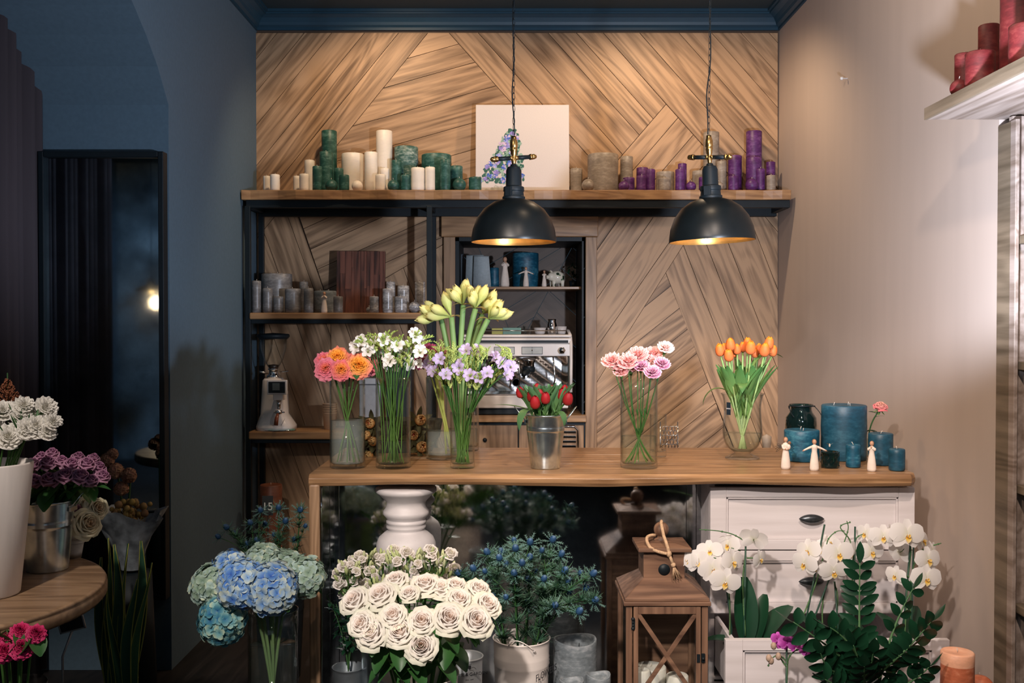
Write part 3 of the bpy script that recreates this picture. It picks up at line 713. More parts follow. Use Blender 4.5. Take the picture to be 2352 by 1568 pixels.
# ---------------------------------------------------------------- figurines
FG = plain('carved_cream_resin', (.74, .64, .56), .6, var=.06, scale=60, bmp=.1)
SK = plain('carved_skin_resin', (.50, .28, .18), .6, var=.06)
HR = plain('carved_hair_resin', (.22, .11, .06), .6, var=.15)
def figurine(x, y, z, h, label, pose='pray', hair=HR, wings=False, rz=0, child=False):
    t = thing('figurine', label, 'figurine', (x, y, z), rz, 'small carved figurines'); s = h / .15
    mb = MB()
    lathe(mb, [(.0, 0), (.021, 0), (.0225, .012), (.0205, .04), (.0165, .07), (.0125, .093), (.0135, .105), (.0160, .114), (.013, .121), (.0055, .125), (.0045, .130)], 16, M=S(s) @ S(1, .78, 1))
    mb.build('gown', FG, t)
    mb = MB(); ball(mb, (0, 0, .138 * s), .0105 * s, seg=12, rz=.0125 * s); mb.build('head', SK, t)
    mb = MB(); ball(mb, (0, .0035 * s, .1395 * s), .0113 * s, seg=12, rz=.0128 * s)
    if pose != 'spread': ball(mb, (0, .008 * s, .128 * s), .008 * s, seg=10, rz=.014 * s)
    mb.build('hair', hair, t)
    for sd in (-1, 1):
        sh = V((sd * .0135, 0, .114)) * s
        if pose == 'spread': el = V((sd * .032, -.002, .108)) * s; hd = V((sd * .052, -.004, .098)) * s
        elif pose == 'pray': el = V((sd * .021, -.008, .098)) * s; hd = V((sd * .003, -.014, .119)) * s
        else: el = V((sd * .021, -.006, .092)) * s; hd = V((sd * -.004, -.017, .096)) * s
        mb = MB(); tube(mb, bez(sh, el, hd, 6), [.0065 * s, .006 * s, .0055 * s, .005 * s, .0045 * s, .0042 * s, .004 * s], 8); mb.build('sleeve', FG, t)
        mb = MB(); d = (hd - el).normalized(); ball(mb, hd + d * .002 * s, .0042 * s, seg=8); tube(mb, [hd, hd + d * .009 * s], [.0032 * s, .0012 * s], 6); mb.build('hand', SK, t)
    if child:
        mb = MB(); ball(mb, V((.010, -.013, .106)) * s, .010 * s, seg=10, rz=.014 * s); mb.build('child', FG, t)
        mb = MB(); ball(mb, V((.014, -.012, .125)) * s, .0085 * s, seg=10); mb.build('child_head', HR, t)
    if wings:
        for sd in (-1, 1):
            mb = MB()
            for k in range(4):
                a = -.5 + k * .38; c0 = V((sd * .012, .012, .104)) * s; tip = c0 + V((sd * .034 * math.cos(a), .006, .034 * math.sin(a) - .008)) * s
                up = V((0, 0, .007)) * s; tube(mb, bez(c0, (c0 + tip) / 2 + up * 1.6, tip, 6) + bez(tip, (c0 + tip) / 2 - up, c0, 6)[1:], .00055, 4)
            mb.build('wire_wing', M_['blackmetal'], t)
    return t
def fig(px, yb, yt, Y, z, lab, **k): return figurine(X(px, Y), Y, z, Z(yt, Y) - z, lab, **k)
fig(1806, 0, 1004, 3.27, ZF, 'cream figurine with wire wings cradling a small child beside the wide blue candle', pose='hold', wings=True, child=True)
fig(1872, 0, 1009, 3.235, ZF, 'cream figurine with both arms spread wide at front of the counter', pose='spread')
bm = MB(); ball(bm, (0, 0, 0), .003, seg=8, rz=.006)
bt = thing('butterfly_ornament', 'tiny pale bird perched at the hand of the arms-spread figurine', 'ornament', (X(1906, 3.235), 3.231, Z(1022, 3.235)))
bm.build('body', FG, bt)
for sd in (-1, 1): b_ = MB(); blade(b_, .014, .008, M=RZ(sd * 1.9) @ RX(.6), cup=.1); b_.build('wing', plain('pale_grey_wing', (.3, .35, .35), .5), bt)
fig(2004, 0, 1013, 3.22, ZF, 'cream praying figurine in front of a deep blue candle, rightmost figurine', pose='pray', rz=-.5)
fig(745, 0, 670, YF + .03, ZS_MID, 'small cream figurine hands at face on the middle shelf among grey candles', pose='pray')
zn = Z(658, YN + .08) + .0005
fig(1160, 0, 590, YN + .14, zn, 'tall cream figurine with hands to face in the niche', pose='pray', rz=.3)
fig(1208, 0, 613, YN + .11, zn, 'cream figurine with outstretched arms before the blue candle in the niche', pose='spread')
fig(1250, 0, 621, YN + .12, zn, 'smallest cream figurine in the niche beside the painted pig', pose='pray')
# niche shelf content
cpx(1124, 1146, 614, 'blue', 'p', YN + .16, zn, 'small blue pillar candle behind the towel in the niche')
cpx(1177, 1237, 579, 'blue', 'p', YN + .26, zn, 'big blue pillar candle on the niche shelf behind the arms-out figurine', None, 3)
def folded(name, lab, px0, px1, pyt, Y, mat, layers=3):
    t = thing(name, lab, 'towel', (X((px0 + px1) / 2, Y), Y, zn)); w_ = (X(px1, Y) - X(px0, Y)) / 2; h = Z(pyt, Y) - zn
    for k in range(2):
        mb = MB(); vs = []; n = 12; off = k * .38 * w_ * 1.6
        x0_, x1_ = (-w_, w_ * .55) if k == 0 else (-w_ * .35, w_)
        path = [(0, 0)] + [(.0 - .0, h * .9)] + [(.010 * math.cos(a) - .010, h * .9 + .010 * math.sin(a) + .0) for a in (.5, 1.2, 1.9, 2.6)] + [(-.022, h * .9), (-.022, .01)]
        yo = -k * .03
        for (py_, pz) in path: vs += [(x0_ - .004 * math.sin(pz * 30), py_ + yo, pz * (1 - .03 * k)), (x1_ + .006 * math.sin(pz * 22 + 1), py_ + yo - .004, pz * (1 - .05 * k))]
        fs = [(2 * i, 2 * i + 1, 2 * i + 3, 2 * i + 2) for i in range(len(path) - 1)]
        mb.add(vs, fs); o = mb.build('fold', mat, t); s = o.modifiers.new('s', 'SOLIDIFY'); s.thickness = .006; s.offset = 1; pass
    return t
folded('folded_towel', 'light grey blue folded towel standing on the niche shelf', 1070, 1126, 582, YN + .14, plain('grey_blue_cloth', (.36, .42, .45), .9, var=.08, scale=90, bmp=.2))
bk = bx(0, .016, 0, .12, 0, Z(583, YN + .2) - zn).build('book', plain('dark_slate_cover', (.03, .045, .06), .6), None, .002)
bk.location = (X(1058, YN + .2), YN + .2, zn); tag(bk, 'dark slate book standing at the left end of the niche shelf', 'book')
# painted pig
pg = thing('pig_ornament', 'black and white painted pig ornament on the niche shelf', 'ornament', (X(1279, YN + .13), YN + .13, zn), .3)
pm, nt, b = nodes('painted_ceramic'); t_, _ = tex(nt, 'Voronoi', 38); r_ = ramp(nt, t_.outputs['Distance'], [(.28, (.02, .03, .02)), (.34, (.10, .20, .10)), (.42, (.70, .66, .56))]); L(nt, r_.outputs[0], b.inputs['Base Color']); b.inputs['Roughness'].default_value = .15
mb = MB(); ball(mb, (0, 0, .052), .043, seg=20, rz=.038); ball(mb, (-.036, -.01, .055), .024, seg=14); mb.build('body', pm, pg)
mb = MB(); lathe(mb, [(.0, 0), (.010, 0), (.011, .012), (.0, .012)], 12, M=T(-.06, -.016, .052) @ RY(-PI / 2) @ T(0, 0, -.006)); mb.build('snout', pm, pg)
for a, c in ((-.025, -.022), (.025, -.022), (-.025, .022), (.025, .022)): mb = MB(); lathe(mb, [(.009, 0), (.010, .02), (.012, .035)], 10, M=T(a, c, 0)); mb.build('leg', pm, pg)
for sd in (-1, 1): mb = MB(); blade(mb, .024, .018, M=T(-.035, sd * .016, .07) @ RZ(-.5 * sd) @ RX(1.1), cup=.3); mb.build('ear', pm, pg)
dp = thing('dark_foliage_ornament', 'dark leafy sprig in a small pot at the right of the niche shelf', 'plant', (X(1316, YN + .3), YN + .3, zn))
mb = MB(); lathe(mb, [(.018, 0), (.024, .04), (.0, .04)], 14); mb.build('pot', M_['blackmetal'], dp)
mb = MB()
for i in range(40):
    a = R.uniform(0, 6.3); blade(mb, .03, .012, M=T(.03 * R.uniform(-1, 1), .03 * R.uniform(-1, 1), R.uniform(.05, .13)) @ RZ(a) @ RX(R.uniform(-.5, 1)), nv=3)
mb.build('foliage', M_['darkleaf'], dp)
# ---------------------------------------------------------------- espresso machine
YE = YN - .03
em = thing('espresso_machine', 'white and chrome two group espresso machine in the oak niche', 'coffee machine', (0, YE, 0))
WP = plain('white_machine_enamel', (.72, .66, .62), .3, var=.03); CH = M_['chrome']; BK = M_['blackmetal']
zx = lambda p: Z(p, YE); q0, q1 = X(1062, YE), X(1313, YE)
zb_ = Z(952, YE) + .002
mb = MB(); box(mb, q0, q1, -.02, .36, zx(775), zx(768)); box(mb, q0, q1, -.02, -.005, zx(789), zx(776)); box(mb, q0, q1, -.005, .36, zx(818), zx(776)); 
mb.build('top_housing', WP, em, .006)
bx(q0 + .01, q1 - .02, -.023, -.019, zx(787), zx(781)).build('black_stripe', BK, em)
bx(q0, q1 - .008, -.024, -.0205, zx(817), zx(790)).build('control_panel', WP, em, .002)
for a, b in ((1135, 1182), (1198, 1246)):
    p_ = bx(X(a, YE), X(b, YE), -.027, -.0245, zx(813), zx(796)).build('display_panel', plain('grey_display', (.40, .40, .36), .3), em, .001)
    mb = MB(); c = X((a + b) / 2, YE); ball(mb, (c, -.03, zx(804)), .004, seg=8); box(mb, c - .0006, c + .0006, -.0285, -.027, zx(812), zx(797)); mb.build('button', CH, p_)
    mb = MB(); a0, b0 = X(a, YE), X(b, YE)
    for r4 in ((a0, b0, zx(797), zx(796)), (a0, b0, zx(813), zx(812)), (a0, a0 + .002, zx(813), zx(796)), (b0 - .002, b0, zx(813), zx(796))): box(mb, r4[0], r4[1], -.0285, -.027, r4[2], r4[3])
    mb.build('panel_border', BK, p_)
kx = X(1290, YE)
mb = MB(); lathe(mb, [(.009, 0), (.012, .012), (.016, .014), (.018, .03), (.014, .036), (0, .037)], 12, M=T(kx, -.024, zx(804)) @ RX(PI / 2), ribs=6, ramp=.08); mb.build('steam_knob', CH, em)
for x_ in (q0 - .004, q1 - .004):
    mb = MB(); tube(mb, [(x_, -.018, zx(900)), (x_, -.02, zx(830)), (x_ - .001, -.018, zx(790)), (x_ - .004, .0, zx(770)), (x_ - .010, .05, zx(760)), (x_ - .014, .2, zx(757))], [.008, .009, .010, .010, .008, .006], 8); mb.build('side_frame', WP, em)
wr = MB(); vs = []; n = 40
for i in range(n + 1):
    for j in range(13):
        x_ = q0 + (q1 - q0 - .02) * i / n; z_ = zx(903) + (zx(819) - zx(903)) * j / 12
        vs.append((x_, .17 + .0035 * math.sin(i * .45 + j * .5) * math.sin(j * .5 + i * .2), z_))
wr.add(vs, [(i * 13 + j, (i + 1) * 13 + j, (i + 1) * 13 + j + 1, i * 13 + j + 1) for i in range(n) for j in range(12)]); wr.build('chrome_back_plate', plain('dim_chrome', (.42, .40, .38), .12, 1, var=.2, scale=5), em)
bx(q1 - .02, q1 - .006, -.0, .34, zx(935), zx(819)).build('side_panel', CH, em, .002); bx(q0, q0 + .014, -.0, .34, zx(935), zx(819)).build('side_panel', CH, em, .002)
bx(q0, q1 - .02, -.045, .34, zx(936), zx(906)).build('base_housing', WP, em, .006)
bx(q0 + .01, q1 - .03, -.045, .16, zx(906), zx(903)).build('drip_grid', CH, em, .001)
bx(q0 + .03, q1 - .05, -.01, .3, zb_, zx(936)).build('feet_plinth', BK, em, .003)
for px in (1130, 1215):
    g = MB(); lathe(g, [(.034, 0), (.036, -.02), (.030, -.028), (.030, -.05), (.022, -.055)][::-1], 20, M=T(X(px, YE + .05), .06, zx(822))); gg = g.build('group_head', CH, em)
    mb = MB(); lathe(mb, [(.033, -.078), (.036, -.052)], 20, M=T(X(px, YE), .06, zx(822))); tube(mb, [(X(px, YE), .03, zx(822) - .066), (X(px, YE) - .01, -.02, zx(822) - .07), (X(px, YE) - .03, -.09, zx(822) - .085)], [.008, .012, .014], 8); mb.build('portafilter', BK, em)
    mb = MB(); tube(mb, [(X(px, YE), .06, zx(822) - .078), (X(px, YE), .055, zx(822) - .11)], .008, 8); mb.build('spout', CH, em)
for px in (1190, 1270):
    mb = MB(); x_ = X(px, YE); tube(mb, [(x_, -.01, zx(818)), (x_ + .005, -.03, zx(840)), (x_ + .01, -.03, zx(870)), (x_, -.025, zx(892))], .0045, 8); mb.build('steam_wand', CH, em)
mb = MB(); lathe(mb, [(.018, 0), (.021, .004), (.021, -.0), (.0, 0)], 14, M=T(X(1186, YE), .165, zx(882)) @ RX(PI / 2)); mb.build('gauge', BK, em)
# cup rail and things on the machine top
zt_ = zx(768) + .001
mb = MB()
for y_ in (.02, .34): tube(mb, [(q0 + .02, y_, zt_ + .02), (q1 - .03, y_, zt_ + .02)], .003, 6)
mb.build('cup_rail', CH, em)
def onm(name, lab, cat, px, y_, prof, mat, g=None, seg=20):
    mb = MB(); lathe(mb, prof, seg); o = mb.build(name, mat); o.location = (X(px, YE + y_), YE + y_, zt_ + .0005); return tag(o, lab, cat, g)
cupp = lambda r, h: [(r * .6, 0), (r * .8, .004), (r, h), (r * .95, h), (r * .74, .008), (0, .006)]
onm('coffee_cup', 'white coffee cup upside on top of the espresso machine', 'cup', 1240, .08, cupp(.034, .035), WP)
onm('coffee_cup', 'small white cup at the right end on top of the machine', 'cup', 1290, .09, cupp(.028, .042), WP)
onm('steel_jug', 'dark steel milk jug on top of the machine', 'jug', 1268, .08, [(.024, 0), (.027, .005), (.026, .05), (.020, .07), (.023, .082), (.021, .082), (.018, .068), (.022, .01), (0, .006)], CH)
onm('glass_tumbler', 'clear faceted glass on top of the machine, left of the cups', 'glass', 1212, .07, cupp(.026, .045), M_['clear'])
onm('glass_tumbler', 'clear glass on the machine top nearest the green box', 'glass', 1197, .1, cupp(.022, .04), M_['clear'])
b_ = bx(-.05, .05, 0, .08, 0, .035).build('green_box', plain('sea_green_cardboard', (.16, .30, .24), .6, var=.2, scale=12), None, .002); b_.location = (X(1176, YE + .06), YE + .06, zt_ + .0005); tag(b_, 'flat sea green box on top of the espresso machine', 'box')
b_ = bx(-.03, .03, 0, .08, 0, .032).build('yellow_box', plain('yellow_green_cardboard', (.45, .42, .10), .6, var=.2, scale=12), None, .002); b_.location = (X(1142, YE + .06), YE + .06, zt_ + .0005); tag(b_, 'flat yellow box on the machine top behind the amaryllis', 'box')
# oven-like chrome frame in the cupboard
ov = thing('chrome_tray_rack', 'rounded chrome framed trays below the niche counter right of the tulip bucket', 'rack', (X(1295, YN), YN - .04, Z(1003, YN)))
mb = MB(); r_ = .075; hz_ = .06
pts = [(-r_, 0, -hz_)] + [(-r_, 0, hz_ - .02), (-r_ + .02, 0, hz_), (r_ - .02, 0, hz_), (r_, 0, hz_ - .02), (r_, 0, -hz_)]
tube(mb, pts, .006, 8); mb.build('frame', CH, ov)
for k in range(4): bx(-r_ + .01, r_ - .01, -.01 + .003 * k, .004, hz_ - .035 - k * .026, hz_ - .022 - k * .026).build('tray', CH, ov, .003)
# ---------------------------------------------------------------- coffee grinder
YG = YF + .10
gr = thing('coffee_grinder', 'white coffee grinder with clear bean hopper on the lowest shelf', 'coffee grinder', (X(628, YG), YG, ZS_LOW))
gz = lambda p: Z(p, YG) - ZS_LOW
gx = lambda p: X(p, YG) - gr.location.x
mb = MB()
H0 = gz(868); prof = [(0, .0), (.35, .004)]
secs = [(0, gx(593), gx(677), .105), (.02, gx(592), gx(677), .105), (.045, gx(596), gx(670), .095), (gz(950), gx(601), gx(660), .08), (gz(900), gx(604), gx(658), .075), (H0 - .01, gx(606), gx(650), .07), (H0, gx(610), gx(646), .062)]
vs = []; k = 20
for z_, a, b, dd in secs:
    for i in range(k):
        an = 2 * PI * i / k; c_, s_ = math.cos(an), math.sin(an); pw = .55
        vs.append(((a + b) / 2 + (b - a) / 2 * math.copysign(abs(c_) ** pw, c_), dd * math.copysign(abs(s_) ** pw, s_), z_))
mb.add(vs, [(j * k + i, j * k + (i + 1) % k, (j + 1) * k + (i + 1) % k, (j + 1) * k + i) for j in range(len(secs) - 1) for i in range(k)] + [tuple(range(k - 1, -1, -1)), tuple((len(secs) - 1) * k + i for i in range(k))])
mb.build('body', WP, gr)
mb = MB(); lathe(mb, [(.035, H0), (.036, H0 + .012), (.024, H0 + .02), (.022, gz(850)), (.030, gz(848)), (.024, gz(845))], 24); mb.build('collar', CH, gr)
mb = MB(); lathe(mb, [(.022, gz(852)), (.024, gz(846)), (.05, gz(825)), (.066, gz(800)), (.070, gz(776)), (.068, gz(776)), (.064, gz(800)), (.048, gz(825)), (.022, gz(845))], 28); mb.build('hopper', M_['clear'], gr)
mb = MB(); lathe(mb, [(.073, gz(778)), (.084, gz(772)), (.080, gz(767)), (.03, gz(765)), (0, gz(764))], 28); mb.build('hopper_lid', BK, gr)
mb = MB(); lathe(mb, [(0, gz(850)), (.022, gz(846)), (.03, gz(838)), (0, gz(836))], 20); mb.build('coffee_beans', plain('coffee_beans', (.03, .014, .008), .4, var=.6, scale=220), gr)
tb = bx(gx(627), gx(672), -.135, -.115, gz(902), gz(869)).build('touch_screen', WP, gr, .004)
bx(gx(631), gx(668), -.138, -.1345, gz(898), gz(873)).build('screen', plain('dark_screen', (.012, .015, .018), .15), tb)
bx(gx(640), gx(656), -.1395, -.1378, gz(892), gz(876)).build('screen_icon', plain('screen_grey', (.10, .12, .12), .3), tb)
mb = MB(); box(mb, gx(640), gx(662), -.13, -.07, gz(915), gz(900)); mb.build('head_block', WP, gr, .003)
mb = MB(); tube(mb, [(gx(650), -.10, gz(915)), (gx(650), -.10, gz(935))], [.013, .008], 12); mb.build('chute', CH, gr)
mb = MB(); lathe(mb, [(.012, gz(948)), (.018, gz(944)), (.018, gz(938))], 16, M=T(gx(650), -.105, 0)); tube(mb, [(gx(636), -.075, gz(944)), (gx(664), -.115, gz(942))], .004, 6); mb.build('filter_fork', CH, gr)
mb = MB(); tube(mb, [(gx(650), -.115, gz(944)), (gx(649), -.135, gz(954)), (gx(648), -.145, gz(970))], [.006, .010, .011], 10); mb.build('wooden_handle', plain('reddish_handle_wood', (.20, .05, .02), .35), gr)
mb = MB(); tube(mb, [(gx(614), -.04, gz(854)), (gx(600), -.05, gz(853))], .006, 8); tube(mb, [(gx(642), 0, gz(854)), (gx(664), -.02, gz(852))], .003, 6); mb.build('adjusting_pins', CH, gr)
mb = MB(); blade(mb, .05, .016, M=T(gx(655), -.112, gz(975)) @ RZ(-1.2) @ RX(1.1), cup=0); mb.build('dark_emblem', BK, gr)
pl = thing('round_tray', 'round metal plate with a green cloth under the coffee grinder', 'plate', (X(648, YG), YG - .075, ZS_LOW)); mb = MB(); lathe(mb, [(.06, 0), (.088, .003), (.088, .005), (0, .004)], 28, M=S(1, .5, 1)); mb.build('plate', CH, pl)
mb = MB(); blade(mb, .13, .07, M=T(-.05, -.01, .0058) @ RZ(-1.45), nv=8, wav=.02, wf=lambda v: .9); mb.build('green_cloth', plain('green_cloth', (.10, .25, .2), .8), pl)
gr.location.z += .0065 * 0
# paper cups and grey box behind the vases
for k in range(5):
    mb = MB(); lathe(mb, [(.030, 0), (.037, .085), (.038, .086), (.036, .082), (.028, .004), (0, .004)], 20); o = mb.build('paper_cup', plain('kraft_paper_cup', (.48, .33, .22), .7, var=.05)); o.location = (X(757, YF + .1), YF + .1, ZS_LOW + .0005 + k * .012)
    tag(o, 'brown paper cup, ' + ['bottom of its stack', 'second from the bottom of its stack', 'middle of its stack', 'second from the top of its stack', 'topmost of its stack'][k] + ' on the lowest shelf', 'cup', 'stacked paper cups')
bxg = thing('grey_dispenser', 'plain pale grey metal box standing between the two left vases', 'box', (X(852, YF + .13), YF + .13, ZS_LOW + .0005))
bx(-.055, .055, -.05, .1, 0, Z(870, YF + .1) - ZS_LOW - .03).build('body', plain('pale_grey_metal', (.30, .31, .33), .4, .2), bxg, .006); bx(-.056, .056, -.052, .1, Z(870, YF + .1) - ZS_LOW - .028, Z(868, YF + .1) - ZS_LOW).build('lid', plain('light_grey_metal', (.40, .41, .43), .35, .2), bxg, .004)
bb = thing('black_bow_box', 'black gift box with a big black bow behind the white freesias', 'box', (X(915, YF + .08), YF + .08, ZS_LOW + .0005))
zz_ = Z(800, YF) - ZS_LOW
bx(-.06, .07, -.03, .1, 0, zz_ - .02).build('box_body', BK, bb, .003)
for sd in (-1, 1): mb = MB(); blade(mb, .085, .05, M=T(0, -.02, zz_ - .02) @ RZ(-sd * 1.4) @ RX(.6), cup=.3, wf=lambda v: .4 + v * .8); mb.build('bow_loop', BK, bb)
# ---------------------------------------------------------------- glass jar, votive, goblet things on the counter
YJ = 3.62
jr = thing('glass_jar', 'dark green diamond cut glass jar with wire handle behind the blue candle', 'jar', (X(1841, YJ), YJ, ZF))
jz = lambda p: Z(p, YJ) - ZF
GG = glass('dark_green_glass', (.12, .26, .24), .12, (.03, .08, .08), 1.2, .05)
rJ = (X(1877, YJ) - X(1806, YJ)) / 2
vs = []; sg = 48; prof = [(rJ * .8, 0), (rJ, .01), (rJ, jz(1000)), (rJ, jz(970)), (rJ * .97, jz(958)), (rJ * .72, jz(946)), (rJ * .66, jz(940)), (rJ * .66, jz(934)), (rJ * .76, jz(931)), (rJ * .76, jz(928)), (rJ * .62, jz(929)), (rJ * .60, jz(940)), (rJ * .66, jz(950)), (rJ * .93, jz(960)), (rJ * .95, .02), (0, .01)]
P2 = []
for a, b in zip(prof[:-1], prof[1:]):
    n_ = 10 if abs(b[1] - a[1]) > .02 else 1
    for i in range(n_): P2.append((a[0] + (b[0] - a[0]) * i / n_, a[1] + (b[1] - a[1]) * i / n_))
P2.append(prof[-1])
mb = MB(); lathe(mb, P2, sg)
for i, (x, y, z) in enumerate(mb.v):
    an = math.atan2(y, x); rr_ = math.hypot(x, y)
    if rr_ > rJ * .94 and .012 < z < jz(955): k_ = 1 + .035 * max(abs(math.sin(6 * an + z * 95)), abs(math.sin(6 * an - z * 95))) ** 8 - .03; mb.v[i] = (x * k_, y * k_, z)
mb.build('jar_body', GG, jr)
mb = MB(); tube(mb, [(-rJ * .78, 0, jz(938)), (-rJ * .80, 0, jz(932)), (-rJ * .74, -rJ * .5, jz(931)), (0, -rJ * .80, jz(931)), (rJ * .74, -rJ * .5, jz(931)), (rJ * .8, 0, jz(932))], .002, 6); tube(mb, bez(V((rJ * .8, -.01, jz(932))), V((rJ * 1.5, -.04, jz(960))), V((rJ * 1.02, -.05, jz(985))), 10), .0016, 6); tube(mb, bez(V((-rJ * .8, -.01, jz(932))), V((-rJ * .9, -.03, jz(945))), V((-rJ * .7, -.05, jz(955))), 6), .0016, 6); mb.build('wire_handle', BK, jr)
YV = 3.30
vt = thing('votive_holder', 'small dark faceted glass candle holder between two figurines', 'candle holder', (X(1908, YV), YV, ZF))
rv = (X(1929, YV) - X(1888, YV)) / 2; mb = MB(); P2 = [(rv * .86, 0)] + [(rv, .05 * i / 12 + .004) for i in range(13)] + [(rv * .86, .054), (rv * .8, .01), (0, .008)]
lathe(mb, P2, 40)
for i, (x, y, z) in enumerate(mb.v):
    rr_ = math.hypot(x, y); an = math.atan2(y, x)
    if rr_ > rv * .9: k_ = 1 + .06 * math.sin(10 * an) * math.sin(z * 260); mb.v[i] = (x * k_, y * k_, z)
mb.build('glass_body', GG, vt)
# chair back and metal holder behind the counter
ch = thing('metal_holder', 'perforated metal holder standing behind the counter right of the tall vase', 'holder', (X(1538, 4.0), 4.0, .80))
mb = MB(); w_ = .028
for i in range(5):
    for j in range(10): 
        c_ = V((-w_ + (i + .5 * (j % 2)) * w_ / 2.2, 0, .02 + j * .018)); tube(mb, [c_ + V((.008 * math.cos(a), 0, .010 * math.sin(a))) for a in [k * PI / 4 for k in range(9)]], .0013, 4)
for x_ in (-w_ - .008, w_ + .006): tube(mb, [(x_, 0, 0), (x_, 0, .21)], .002, 5)
mb.build('pierced_sheet', M_['chrome'], ch); bx(-w_ - .012, w_ + .012, -.02, .02, -.8, 0).build('stand', BK, ch)
cb = thing('carved_ornament', 'pale carved ornament peeping above the counter right of the tulip vase', 'ornament', (X(1762, 4.0), 4.0, .80)); mb = MB()
lathe(mb, [(.022, -.8), (.022, .02), (.018, .06), (.014, .1), (.018, .12), (.020, .15), (.0, .16)], 14); mb.build('figure', plain('pale_carved_wood', (.50, .42, .34), .6), cb)
# ---------------------------------------------------------------- nail in wall
nl = thing('wall_plug', 'small white plastic plug in the beige wall near the top', 'plug', (XR, XR * F / (1943 - 1176), 0)); nl.location.z = at(1943, 180, nl.location.y).z
mb = MB(); lathe(mb, [(.003, 0), (.003, .02), (.008, .022), (.006, .03), (0, .031)], 10, M=RY(-PI / 2)); mb.build('plug', plain('white_plastic', (.75, .72, .7), .4), nl)
# ---------------------------------------------------------------- pendants
BR = plain('brass', (.62, .38, .14), .28, 1, var=.15, scale=60)
SHO = plain('matte_black_shade', (.004, .006, .007), .36, .0, .28, var=.1)
SHI = plain('gold_shade_lining', (.75, .42, .12), .35, .85)
def pendant(px, py_rim, label, ang, flip, tilt):
    Y = 3.5; t = thing('pendant_lamp', label, 'lamp', (X(px, Y), Y, Z(py_rim, Y)), 0, 'dome pendant lamps')

    r = .150; hh = .150; M0 = RY(tilt)
    prof = [(r, 0), (r * .995, .012), (r * .96, .045), (r * .86, .084), (r * .70, .116), (r * .48, .139), (r * .26, .150)]
    mb = MB(); lathe(mb, prof, 56, M=M0)
    mb.f = [f for f in mb.f if len(f) == 4]; mb.m = mb.m[:len(mb.f)]; mb.uv = mb.uv[:len(mb.f)]; mb.flat = mb.flat[:len(mb.f)]
    o = mb.build('shade', [SHO, SHI], t); s = o.modifiers.new('s', 'SOLIDIFY'); s.thickness = .0025; s.offset = -1; s.material_offset = 1; s.material_offset_rim = 0
    o.modifiers.new('n', 'WEIGHTED_NORMAL')
    mb = MB(); lathe(mb, [(.040, .146), (.040, .158), (.036, .160), (.034, .176), (.037, .178), (.036, .192), (.028, .196), (.027, .25), (.022, .262), (.014, .264), (.010, .272), (0, .272)], 32, M=M0)
    for a in (-.5, 2.6): box(mb, -.012, .012, -.042, -.03, .158, .190, M=M0 @ RZ(a))
    mb.build('socket_housing', BK, t, .0008)
    zb = .272
    mb = MB(); lathe(mb, [(.006, zb - .005), (.0075, zb + .006), (.010, zb + .016), (.007, zb + .028), (.011, zb + .036), (.0115, zb + .046), (.013, zb + .048), (.013, zb + .054), (.0115, zb + .056), (.014, zb + .060), (.013, zb + .080), (.010, zb + .088), (.0085, zb + .098), (0, zb + .098)], 16, M=M0)
    cc = V((0, 0, zb + .022)); d = V((math.cos(ang), math.sin(ang) , .0)); d = (d + V((0, 0, flip))).normalized(); Lh = .062
    for sd in (-1, 1):
        e = cc + d * sd * (Lh); mb2 = MB()
        lathe(mb, [(.0075, 0), (.0075, .012)], 12, M=M0 @ aim(d * sd, o=cc) @ T(0, 0, .004))
        lathe(mb, [(.0085, 0), (.0105, .002), (.0105, .008), (.008, .009), (.010, .012), (.009, .02), (.006, .026), (0, .03)], 12, M=M0 @ aim(d * sd, o=e), ribs=6, ramp=.06)
    mb.build('brass_fitting', BR, t)
    mb = MB(); tube(mb, [M0 @ (cc + d * .012), M0 @ (cc + d * Lh)], .0075, 10); mb.build('cross_bar', BK, t); mb = MB(); tube(mb, [M0 @ (cc - d * .012), M0 @ (cc - d * Lh)], .0075, 10); mb.build('cross_bar', BK, t)
    # chain
    mb = MB(); z = zb + .098; top = ZC - t.location.z; k = 0; x = (M0 @ V((0, 0, z))).x
    while z < top:
        pts = [V((.0042 * math.cos(a), 0, .0135 * math.sin(a) + (.004 if math.sin(a) > 0 else -.004) * 0)) for a in [i * PI / 6 for i in range(13)]]
        tube(mb, pts, .0011, 4, M=T(x * (1 - k / 90), 0, z + .010) @ RZ((k % 2) * PI / 2 + .5)); z += .0215; k += 1
    mb.build('chain', BK, t)
    mb = MB(); pts = []
    for i in range(40):
        s_ = i / 39; zz_ = zb + .10 + s_ * (top - zb - .1); pts.append(V((x + .006 * math.sin(s_ * 9 + ang) - .012 * math.exp(-((s_ - .14) / .08) ** 2) + .03 * math.exp(-((s_ - .68) / .16) ** 2), -.008 * math.cos(s_ * 5), zz_)))
    tube(mb, pts, .0022, 6); mb.build('cable', BK, t)
    mb = MB(); ball(mb, (0, 0, .085), .030, seg=16, M=M0, rz=.034); tube(mb, [(0, 0, .11), (0, 0, .145)], .014, 10, M=M0)
    o = mb.build('bulb', plain('frosted_bulb', (.9, .85, .75), .4, emit=(1, .72, .40), es=6), t)
    l = lamp('pendant_light', 'SPOT', t.location + V((0, 0, .030)), (1, .66, .36), 3.5, t.location + V((0, 0, -1)), .028, 150, .5)
    lamp('pendant_glow', 'POINT', t.location + V((0, 0, .044)), (1, .62, .30), .55, None, .025)
    return t
pendant(1180, 556, 'left black dome pendant lamp with gold lining and brass cross fitting', .45, .13, .0)
pendant(1635, 554, 'right black dome pendant lamp with gold lining and brass cross fitting', -.75, -.13, -.035)
